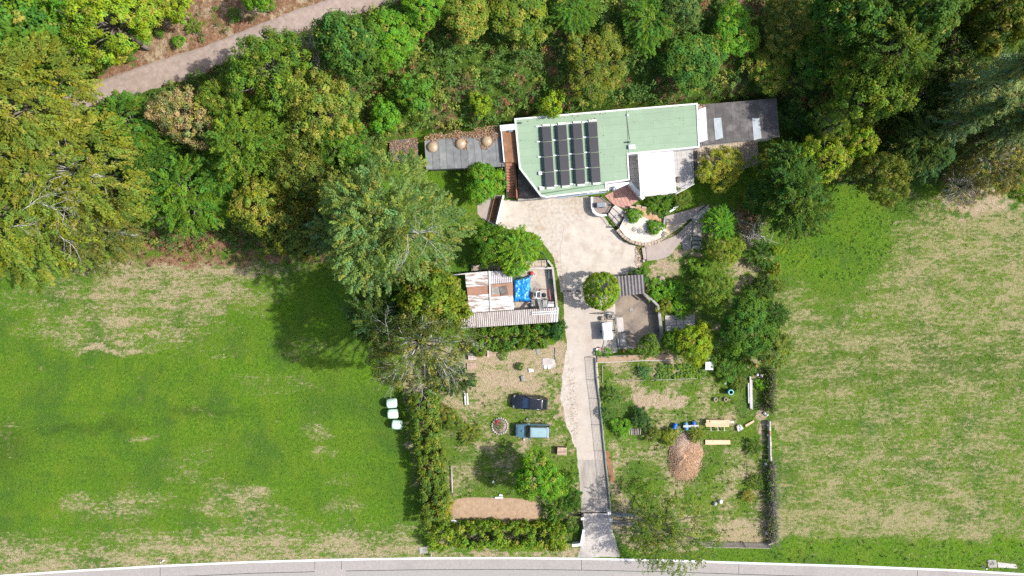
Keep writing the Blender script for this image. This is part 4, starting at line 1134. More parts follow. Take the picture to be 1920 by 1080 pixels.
wy = plate("shed_yard_floor", [(961, 506), (1038, 503), (1044, 582), (964, 584)], -0.1, 0.02, "yard_concrete")
tagp(wy, kind="structure")
for (a, b_, c, d) in (((1005, 512), (1028, 511), (1028, 524), (1006, 525)), ((985, 512), (1003, 511), (1003, 524), (986, 526)), ((1004, 527), (1030, 526), (1031, 545), (1006, 546)), ((966, 566), (985, 565), (986, 580), (967, 581))):
    plate("floor_slab", [a, b_, c, d], -0.05, 0.034, "yard_concrete", wy)
yw2 = thing("shed_yard_wall", "thin concrete wall around the cluttered shed yard", "wall", (*G(1040, 540), 0))
MB().wall(GL([(990, 504), (1036, 503), (1040, 540), (1044, 580)], 0.9), 0.2, -0.1, 0.9).build("wall_body", "concrete_wall", yw2)
MB().wall(GL([(989, 503.5), (1036.5, 502.5), (1040.5, 540), (1044.5, 580)], 0.96), 0.26, 0.9, 0.96).build("coping", "pale_slab", yw2)
nw_ = thing("block_wall", "tan block wall and paving north of the shed yard under the bright tree", "wall", (*G(1005, 496), 0))
MB().prism(GL([(884, 497), (1023, 487), (1026, 500), (884, 508)], 0.5), -0.1, 0.4).build("paving_base", "concrete_wall", nw_)
for t in tiles(GL([(886, 498), (1022, 488), (1025, 499), (886, 507)], 0.5), 0.9, 0.5, 0.05, 0, 0, 0.07, 0.5):
    MB().prism(t, 0.35, 0.46).build("paving_block", "stone_tan", nw_)
gf = thing("chain_fence", "thin green mesh fence edging the forecourt beside the bright green tree", "fence", (*G(1010, 462), 0))
fpt = GL([(905, 409), (930, 423), (960, 437), (1003, 458), (1018, 474), (1026, 486), (1026, 502)], 1.2)
for a, b_ in zip(fpt[:-1], fpt[1:]):
    for z in (0.1, 0.45, 0.8, 1.15): MB().tube((*a, z), (*b_, z), 0.02, n=4).build("wire", "green_metal", gf)
for p in fpt: MB().tube((*p, -0.2), (*p, 1.22), 0.045, n=8).build("post", "green_metal", gf)
tagp(MB().wall(GL([(1027, 488), (1036, 500)], 0.4), 0.22, -0.1, 0.4).build("kerb_stone", "pale_slab"), "pale kerb running from green fence post to the yard wall", "kerb")

# blue tarpaulin over a stack
tp = thing("tarpaulin", "bright blue tarpaulin draped over a stack in the shed yard", "tarpaulin", (*G(979, 542), 0))
nu, nv = 26, 32
vs = []; fs = []
for j in range(nv + 1):
    for i in range(nu + 1):
        u = i / nu; v = j / nv
        px = 961.5 + 33 * u + (2.0 if v < 0.1 else 0) * u; py = 521 + 45 * v - 4.5 * (1 - v) * u ** 3 * 1.6
        eu = min(u, 1 - u) * 33; ev = min(v, 1 - v) * 45
        top = float(sstep(0, 6, min(eu * 1.0 if u < .5 else eu, ev) + 1.0))
        z = 0.25 + 0.80 * top + 0.22 * (float(fbm(u * 7, v * 9, 5)) - 0.5) * 2 + 0.05 * math.sin(u * 26 + 9 * float(vnoise(u * 3, v * 5, 8))) * float(vnoise(u * 4, v * 6, 18))
        q = G(px + 1.2 * (float(vnoise(v * 9, u * 3, 4)) - .5), py + 1.2 * (float(vnoise(u * 9, v * 3, 6)) - .5), max(z, 0.1))
        vs.append((*q, z))
Wd = nu + 1
for j in range(nv):
    for i in range(nu): fs.append((j * Wd + i, j * Wd + i + 1, (j + 1) * Wd + i + 1, (j + 1) * Wd + i))
o = MB().add(vs, fs, True).build("cloth", "tarp_blue", tp)
sm = o.modifiers.new("thick", 'SOLIDIFY'); sm.thickness = 0.02
MB().prism(GL([(966, 526), (990, 525), (990, 560), (966, 561)], 0.9), 0.0, 0.85).build("covered_stack", "post_wood", tp)
o = MB().sheet([(*G(985, 556, 1), 1.1), (*G(989, 554, 1), 1.1), (*G(998, 566, .4), 0.4), (*G(994, 567, .4), 0.4)], 4, 8, lambda u, v: 0.08 * math.sin(u * 9 + v * 5), 0.02).build("loose_corner", "tarp_blue", tp)
nt_ = MB().sheet([(*G(960, 516, 1), 1.0), (*G(984, 519, .8), 0.8), (*G(985, 524, .8), 0.9), (*G(961, 526, 1), 1.2)], 14, 8, lambda u, v: 0.14 * math.sin(u * 7 + v * 5) + 0.1 * math.sin(v * 9), 0.02).build("netting", "net_green")
tagp(nt_, "crumpled dark green netting above the blue tarpaulin", "netting")

# conveyor hopper and machinery in the yard
hp = thing("hopper_conveyor", "grey conveyor with open white hopper standing in the shed yard", "conveyor", (*G(1010, 560), 0))
q = G(1010, 553, 1.8)
def ring(mb, c, w, d, z0, z1, t=0.06, k=0.7):
    for s_ in (-1, 1):
        mb.add([(c[0] - w / 2 * k, c[1] + s_ * d / 2 * k, z0), (c[0] + w / 2 * k, c[1] + s_ * d / 2 * k, z0), (c[0] + w / 2, c[1] + s_ * d / 2, z1), (c[0] - w / 2, c[1] + s_ * d / 2, z1),
                (c[0] - w / 2 * k, c[1] + s_ * (d / 2 * k - t), z0), (c[0] + w / 2 * k, c[1] + s_ * (d / 2 * k - t), z0), (c[0] + w / 2, c[1] + s_ * (d / 2 - t), z1), (c[0] - w / 2, c[1] + s_ * (d / 2 - t), z1)],
               [(0, 1, 2, 3), (7, 6, 5, 4), (3, 2, 6, 7), (0, 4, 5, 1), (0, 3, 7, 4), (1, 5, 6, 2)])
        mb.add([(c[0] + s_ * w / 2 * k, c[1] - d / 2 * k, z0), (c[0] + s_ * w / 2 * k, c[1] + d / 2 * k, z0), (c[0] + s_ * w / 2, c[1] + d / 2, z1), (c[0] + s_ * w / 2, c[1] - d / 2, z1),
                (c[0] + s_ * (w / 2 * k - t), c[1] - d / 2 * k, z0), (c[0] + s_ * (w / 2 * k - t), c[1] + d / 2 * k, z0), (c[0] + s_ * (w / 2 - t), c[1] + d / 2, z1), (c[0] + s_ * (w / 2 - t), c[1] - d / 2, z1)],
               [(0, 1, 2, 3), (7, 6, 5, 4), (3, 2, 6, 7), (0, 4, 5, 1), (0, 3, 7, 4), (1, 5, 6, 2)])
    return mb
ring(MB(), q, 0.65, 0.92, 1.0, 1.75).build("hopper", "white_plastic", hp)
MB().obox(q, 0.44, 0.62, 0.9, 1.02).build("hopper_floor", "machine_grey", hp)
a = G(1010, 558, 1.2); b_ = G(1015, 580, 2.3)
c4 = [(a[0] - .26, a[1], 1.0), (a[0] + .26, a[1], 1.0), (b_[0] + .22, b_[1], 2.5), (b_[0] - .22, b_[1], 2.5)]
MB().sheet(c4, 4, 12, lambda u, v: 0.08 * abs(u - 0.5) * 2 + 0.04 * (int(v * 12) % 2), 0.12).build("conveyor_trough", "machine_grey", hp)
for p in ((1007, 550), (1013, 550), (1008, 562), (1013, 562)):
    q2 = G(*p, 0.5); MB().tube((*q2, 0.0), (*q2, 1.1), 0.04).build("leg", "machine_grey", hp)
MB().tube((*G(1007, 545, .8), 0.8), (*G(1006.5, 540, .8), 0.8), 0.04).build("handle", "pink_metal", hp)
MB().tube((*G(1013, 545, .8), 0.8), (*G(1013.5, 540, .8), 0.8), 0.04).build("handle", "pink_metal", hp)
mc = thing("saw_machine", "grey machine with dark drum right of the hopper conveyor", "machine", (*G(1020, 562), 0))
q = G(1020, 553.5, 1.1); MB().lathe((*q, 0.3), [(0.28, 0), (0.3, 0.5), (0.24, 0.75), (0.05, 0.8)], 16).build("drum", "tyre_rubber", mc)
MB().obox(G(1021.5, 570, 1.0), 0.6, 1.0, 0.2, 1.0, 0.03).build("body", "machine_grey", mc, bevel=0.05)
MB().obox(G(1021, 577, 1.1), 0.75, 0.35, 0.5, 1.15).build("cover", "skylight_sheet", mc, bevel=0.04)
MB().obox(G(1020, 561, .6), 1.1, 0.2, 0.0, 0.5).build("chassis", "machine_grey", mc)
for s_ in (1017, 1026): MB().lathe((*G(s_, 566, .3), 0.28), [(0.26, -.06), (0.26, .06)], 14, axis='y').build("wheel", "tyre_rubber", mc)
rf = thing("red_bars", "pink-red metal bar frame leaning beside the yard wall", "metal frame", (*G(1030, 552), 0))
MB().tube((*G(1029.5, 543, 1.3), 1.2), (*G(1032, 562, 1.3), 1.2), 0.09).build("bar", "pink_metal", rf)
MB().tube((*G(1031, 543, 1.3), 0.02), (*G(1029.5, 543, 1.3), 1.25), 0.05).build("leg", "pink_metal", rf)
MB().tube((*G(1033, 562, 1.3), 0.02), (*G(1032, 562, 1.3), 1.25), 0.05).build("leg", "pink_metal", rf)
MB().tube((*G(1018, 561.5, .6), 0.6), (*G(1032, 562, .6), 0.6), 0.04).build("cross_bar", "corr_brown", rf)
gpb = thing("garden_trolley", "small dark trolley with white slatted top against the yard wall", "trolley", (*G(1033, 572), 0))
MB().obox(G(1033, 567.5, .8), 0.8, 0.3, 0.5, 0.8).build("tray", "machine_grey", gpb)
for k in range(4): MB().obox(G(1030 + 2 * k, 567.5, .85), 0.07, 0.28, 0.8, 0.86).build("slat", "timber_white", gpb)
MB().obox(G(1033, 572.5, .7), 0.85, 0.35, 0.3, 0.75).build("box", "white_plastic", gpb, bevel=0.03)
for s_ in (1029.5, 1036.5):
    for y_ in (566, 574): MB().lathe((*G(s_, y_, .2), 0.16), [(0.15, -.04), (0.15, .04)], 12, axis='y').build("wheel", "tyre_rubber", gpb)
for k, (x0, lb) in enumerate(((1028, "left pale plank leaning by the yard's northeast corner"), (1032.5, "right pale plank leaning by the yard's northeast corner"))):
    tagp(MB().prism(GL([(x0, 507), (x0 + 3.2, 507), (x0 + 3.6, 522), (x0 + 0.4, 522)], 0.5), 0.05, 0.35).build("plank", "timber_white"), lb, "plank", "planks in the shed yard")
tagp(MB().lathe((*G(997, 512.5, .4), 0.02), [(0.26, 0), (0.28, 0.3), (0.2, 0.42), (0.02, 0.45)], 14).build("bucket", "red_plastic"), "red plastic tub by the yard's north wall", "bucket")
tagp(MB().lathe((*G(1001.5, 514, .3), 0.02), [(0.16, 0), (0.2, 0.3), (0.18, 0.3), (0.14, 0.08), (0.01, 0.08)], 14).build("bucket", "white_plastic"), "small white bucket beside the red tub", "bucket")
tagp(MB().lathe((*G(1035, 529, .6), 0.02), [(0.22, 0), (0.26, 0.5), (0.1, 0.65), (0.02, 0.68)], 14).build("watering_can", "green_plastic"), "green plastic can standing against the east yard wall", "can")
tagp(MB().lathe((*G(997, 572, .4), 0.02), [(0.32, 0), (0.3, 0.25), (0.2, 0.45), (0.05, 0.5)], 12).build("sack", "grey_metal"), "grey sack slumped below the tarpaulin's loose corner", "sack")

# ------------------------------------------------------------------ vegetation
def unit(a):
    return a / (np.linalg.norm(a, axis=-1, keepdims=True) + 1e-9)

def leaf_quads(C, A, Nn, L, W):
    """rhombic leaves: centre, axis, normal, length, width"""
    A = unit(A); Sd = unit(np.cross(Nn, A))
    L = L[:, None]; W = W[:, None]
    V = np.stack([C - A * L * .5, C + Sd * W * .5 - A * L * .05, C + A * L * .5, C - Sd * W * .5 - A * L * .05], 1).reshape(-1, 3)
    F = np.arange(len(V)).reshape(-1, 4)
    return V, F

def put_tint(me, col, n):
    at = me.attributes.new("tint", 'FLOAT_COLOR', 'FACE')
    c = np.ones((n, 4), np.float32); c[:, :3] = col
    at.data.foreach_set("color", c.ravel())

PROTO = {}
def crown_points(r, kind, R, h0, h1, nclump, lobes=0, key_ball=False):
    """clump centres over an uneven dome, metres, origin at trunk foot"""
    az = r.uniform(0, 2 * np.pi, nclump)
    if kind == 'conifer':
        t = r.uniform(0, 1, nclump) ** 0.8
        rad = R * (1.02 - t) * (0.75 + 0.35 * r.random(nclump)) * (0.85 + 0.15 * np.sin(az * 5 + t * 20))
        z = h0 + (h1 - h0) * t
        P = np.stack([np.cos(az) * rad, np.sin(az) * rad, z], -1)
    elif lobes:
        # several leaders, each with its own dome
        zc = h0 + (h1 - h0) * 0.38
        la = np.arange(lobes) * 2.399 + r.uniform(0, 6.28); lr = R * 0.60 * np.sqrt((np.arange(lobes) + 0.35) / lobes) * r.uniform(.85, 1.15, lobes)
        cen = np.stack([np.cos(la) * lr, np.sin(la) * lr, zc + (h1 - zc) * (0.42 - 0.45 * (lr / R) ** 1.5 + r.normal(0, .05, lobes))], -1)
        sr = R * (0.30 + 0.62 / math.sqrt(lobes)) * r.uniform(.85, 1.15, lobes); sh_ = (h1 - h0) * 0.36 * r.uniform(.85, 1.15, lobes)
        li = r.integers(0, lobes, nclump * 3)
        ce = r.uniform(-0.45, 1.0, nclump * 3); se = np.sqrt(1 - ce * ce); a2 = r.uniform(0, 6.283, nclump * 3)
        dep = 1 - 0.30 * r.random(nclump * 3) ** 1.8
        wv = 1 + 0.12 * np.sin(a2 * 3 + li) + 0.08 * np.sin(a2 * 5 + li * 2.0 + ce * 4)
        P = cen[li] + np.stack([np.cos(a2) * se * sr[li] * wv * dep, np.sin(a2) * se * sr[li] * wv * dep, ce * sh_[li] * dep], -1)
        ins = np.zeros(len(P), bool)
        for q in range(lobes):
            e = (P - cen[q]) / np.array([sr[q], sr[q], sh_[q]]); ins |= (np.sum(e * e, -1) < 0.5) & (li != q)
        keep = ~ins & (P[:, 2] > h0 * 0.7)
        P = P[keep][:nclump]; LC = cen[li[keep][:nclump]]
        return P, LC
    else:
        ce = r.uniform(-0.30, 1.0, nclump)
        se = np.sqrt(np.clip(1 - ce * ce, 0, 1))
        zc = h0 + (h1 - h0) * 0.38
        ph = r.uniform(0, 6.28, 6)
        amp_ = 0.22 if key_ball else 1.0
        lob = 1 + 0.13 * np.sin(az * 2 + ph[0]) + 0.11 * np.sin(az * 3 + ph[1]) + 0.09 * np.sin(az * 5 + ph[2] + ce * 3) + 0.07 * np.sin(az * 9 + ph[3] + ce * 7)
        lob = 1 + (lob - 1) * amp_
        depth = 1 - 0.38 * amp_ * r.random(nclump) ** 1.6
        rad = R * lob * depth
        zz = np.where(ce > 0, ce * (h1 - zc), ce * (zc - h0))
        P = np.stack([np.cos(az) * se * rad, np.sin(az) * se * rad, zc + zz * depth * (1 + 0.10 * np.sin(az * 4 + ph[4]))], -1)
    return P, None

def crown(key, kind, R, h0, h1, nclump, rc, nleaf, leaf, seed, twig=0.12, gap=0.0, lobes=0):
    r = np.random.default_rng(seed)
    P, LC = crown_points(r, kind, R, h0, h1, nclump, lobes, key == 'ball')
    if gap:                                   # holes in the crown
        g = fbm(P[:, 0] / R * 3 + 9, P[:, 1] / R * 3 + 5 + P[:, 2], seed)
        P = P[g > gap]
        if LC is not None: LC = LC[g > gap]
    n = len(P)
    ctr = np.array([0, 0, h0 + (h1 - h0) * 0.3])
    out = unit(P - ctr)
    if LC is not None: out = unit(unit(P - LC) + 0.45 * out)
    oh = out.copy(); oh[:, 2] = 0; oh = unit(oh + 1e-4)
    k = nleaf
    shade = r.random(n); turn = r.random(n)
    hue = np.clip(r.normal(.5, .25, n), 0, 1)
    if kind in ('spray', 'beech', 'conifer'):
        ln = rc * r.uniform(1.5, 2.7, n)
        droop = {'spray': -0.12, 'beech': -0.30, 'conifer': -0.35}[kind]
        ax = unit(oh * 1.0 + out * 0.35 + np.stack([r.normal(0, .33, n), r.normal(0, .33, n), r.normal(droop, .18, n)], -1))
        side = unit(np.cross(ax, np.array([0, 0, 1.0])))
        up = np.cross(side, ax)
        t = r.uniform(-0.5, 0.5, (n, k))
        wdt = rc * 0.55 * np.sqrt(np.clip(0.55 - t, 0.02, 1)) * r.uniform(0.6, 1.2, (n, 1))
        s = r.uniform(-1, 1, (n, k))
        up_off = r.normal(0, .12, (n, k)) * rc - 0.22 * rc * np.abs(s)
        C = P[:, None] + ax[:, None] * (t * ln[:, None])[..., None] + side[:, None] * (s * wdt)[..., None] + up[:, None] * up_off[..., None]
        C[..., 2] -= (0.10 * (t + 0.5) ** 2 * ln[:, None])
        A = ax[:, None] * 1.0 + side[:, None] * (np.sign(s) * 0.75)[..., None] + r.normal(0, .25, (n, k, 3))
        Nn = up[:, None] + side[:, None] * (s * 0.35)[..., None] + r.normal(0, .25, (n, k, 3))
    else:
        d = unit(r.normal(0, 1, (n, k, 3)))
        rr = rc * r.uniform(0.65, 1.25, n)[:, None] * (0.45 + 0.55 * r.random((n, k)))
        off = d * rr[..., None]; off[..., 2] *= 0.72
        C = P[:, None] + off
        A = r.normal(0, 1, (n, k, 3)) + np.array([0, 0, -0.25])
        Nn = d * 0.75 + out[:, None] * 0.35 + np.array([0, 0, 0.55]) + r.normal(0, .27, (n, k, 3))
    C = C.reshape(-1, 3); A = A.reshape(-1, 3); Nn = unit(Nn.reshape(-1, 3))
    A = A - Nn * np.sum(A * Nn, -1, keepdims=True)
    m = len(C)
    L = leaf * r.uniform(0.7, 1.35, m); W = L * (0.42 if kind in ('spray', 'beech', 'conifer') else 0.62) * r.uniform(0.8, 1.2, m)
    V, F = leaf_quads(C, A, Nn, L, W)
    me = bpy.data.meshes.new("foliage_" + key)
    me.vertices.add(len(V)); me.vertices.foreach_set("co", V.astype(np.float32).ravel())
    me.loops.add(F.size); me.loops.foreach_set("vertex_index", F.astype(np.int32).ravel())
    me.polygons.add(len(F))
    me.polygons.foreach_set("loop_start", np.arange(len(F), dtype=np.int32) * 4)
    me.polygons.foreach_set("loop_total", np.full(len(F), 4, np.int32))
    me.update(calc_edges=True)
    sh = np.clip(np.repeat(shade, k) * 0.68 + r.random(m) * 0.32, 0, 1)
    tn = np.clip(np.repeat(turn, k) + r.normal(0, .06, m), 0, 1)
    hu = np.clip(np.repeat(hue, k) + r.normal(0, .07, m), 0, 1)
    put_tint(me, np.stack([sh, tn, hu], -1), m)
    me.materials.append(M["leaf"])
    # trunk with limbs that end in the clumps
    mb = MB()
    tr_ = max(0.05, 0.034 * h1)
    top = Vector((0.0, 0.0, h0 + (h1 - h0) * (0.9 if kind == 'conifer' else 0.45)))
    mb.tube((0, 0, -0.6), (0, 0, h0 * 0.6), tr_, tr_ * 0.8, 8)
    mb.tube((0, 0, h0 * 0.6), tuple(top), tr_ * 0.8, tr_ * 0.3, 8)
    pick = r.choice(n, max(6, int(n * twig)), replace=False)
    for i in pick:
        p = Vector(P[i]); zb = min(top.z, max(h0 * 0.5, p.z - 0.55 * math.hypot(p.x, p.y)))
        b0 = Vector((0, 0, zb)); mid = b0.lerp(p, 0.55) + Vector((r.normal(0, .05) * R, r.normal(0, .05) * R, 0.06 * R))
        r0 = min(0.11, tr_ * 0.3)
        mb.tube(tuple(b0), tuple(mid), r0, r0 * 0.6, 5); mb.tube(tuple(mid), tuple(p), r0 * 0.6, r0 * 0.2, 4)
        for q_ in range(2):
            e = p + Vector(out[i]) * rc * r.uniform(.2, .9) + Vector(r.normal(0, .35, 3)) * rc
            mb.tube(tuple(p.lerp(mid, .2)), tuple(e), r0 * 0.25, r0 * 0.08, 4)
    tm = bpy.data.meshes.new("trunk_" + key)
    tm.from_pydata(mb.v, [], mb.f)
    tm.polygons.foreach_set("use_smooth", mb.sm)
    tm.materials.append(M["bark"])
    PROTO[key] = (me, tm, R, h1)

#        key        kind      R    h0   h1  clumps rc  leaves leaf seed
crown('broadA', 'broad', 4.0, 2.2, 10.0, 240, 0.66, 60, 0.29, 1, lobes=6)
crown('broadB', 'broad', 4.0, 1.8, 9.0, 250, 0.60, 58, 0.26, 2, lobes=4)
crown('broadC', 'broad', 4.0, 2.0, 11.0, 210, 0.70, 62, 0.31, 3, gap=0.28, lobes=7)
crown('fineA', 'broad', 4.0, 1.8, 9.0, 320, 0.48, 58, 0.19, 4, lobes=5)
crown('fineB', 'broad', 4.0, 1.5, 8.0, 300, 0.52, 56, 0.20, 5, gap=0.26, lobes=7)
crown('sprayA', 'spray', 4.0, 1.5, 10.0, 300, 0.66, 56, 0.24, 6, lobes=5)
crown('sprayB', 'spray', 4.0, 1.5, 9.0, 280, 0.64, 56, 0.24, 7, gap=0.24, lobes=6)
crown('hero', 'spray', 9.0, 2.5, 19.0, 900, 0.80, 58, 0.27, 8, twig=0.05, lobes=13)
crown('beechA', 'beech', 8.0, 4.0, 18.0, 640, 0.85, 60, 0.29, 9, twig=0.05, lobes=9)
crown('beechB', 'beech', 8.0, 3.0, 17.0, 600, 0.85, 60, 0.29, 10, twig=0.06, gap=0.25, lobes=10)
crown('coniA', 'conifer', 4.0, 1.0, 17.0, 320, 0.75, 60, 0.28, 11)
crown('coniB', 'conifer', 4.0, 1.0, 14.0, 280, 0.75, 58, 0.28, 12)
crown('shrubA', 'broad', 1.6, 0.25, 2.6, 80, 0.36, 46, 0.19, 13, twig=0.15)
crown('shrubB', 'broad', 1.6, 0.2, 2.2, 78, 0.34, 46, 0.16, 14, twig=0.12, gap=0.22, lobes=4)
crown('shrubC', 'spray', 1.6, 0.2, 2.2, 80, 0.36, 44, 0.17, 15, twig=0.12, lobes=4)
crown('ball', 'broad', 2.7, 0.5, 5.0, 380, 0.30, 52, 0.16, 16, twig=0.05)
crown('sparse', 'broad', 6.0, 1.5, 13.0, 560, 0.50, 38, 0.17, 17, twig=0.10, gap=0.22, lobes=9)
crown('willow', 'beech', 6.0, 2.0, 8.0, 380, 0.60, 20, 0.22, 18, twig=0.10, gap=0.36, lobes=11)
crown('bare', 'broad', 3.5, 1.0, 6.0, 260, 0.40, 8, 0.16, 19, twig=0.35, lobes=6)

def tree(px, py, rpx, h, key, col, turn, label, cat="tree", group=None, name="tree", bark=None, matname=None, rot=None):
    me, tm, R, h1 = PROTO[key]
    if py < 260 and 660 < px < 1560: h, rpx = (max(2.6, h * 0.42), rpx * 0.88) if h > 4 else (h, rpx)
    x, y, z = ground_at(px, py, h * 0.55)
    rm = rpx / (S * H / (H - z - h * 0.55))
    t = thing(name, label, cat, (x, y, z), group)
    t.rotation_euler = (0, 0, random.uniform(0, 6.28) if rot is None else rot)
    sx = rm / R * 0.92
    t.scale = (sx * random.uniform(.95, 1.06), sx * random.uniform(.95, 1.06), h / h1)
    c = bpy.data.objects.new("crown", me); COL.objects.link(c); c.parent = t
    c.color = (*col, turn)
    if matname:
        c.material_slots[0].link = 'OBJECT'; c.material_slots[0].material = M[matname]
    k = bpy.data.objects.new("trunk", tm); COL.objects.link(k); k.parent = t
    if bark:
        k.material_slots[0].link = 'OBJECT'; k.material_slots[0].material = M[bark]
    return t

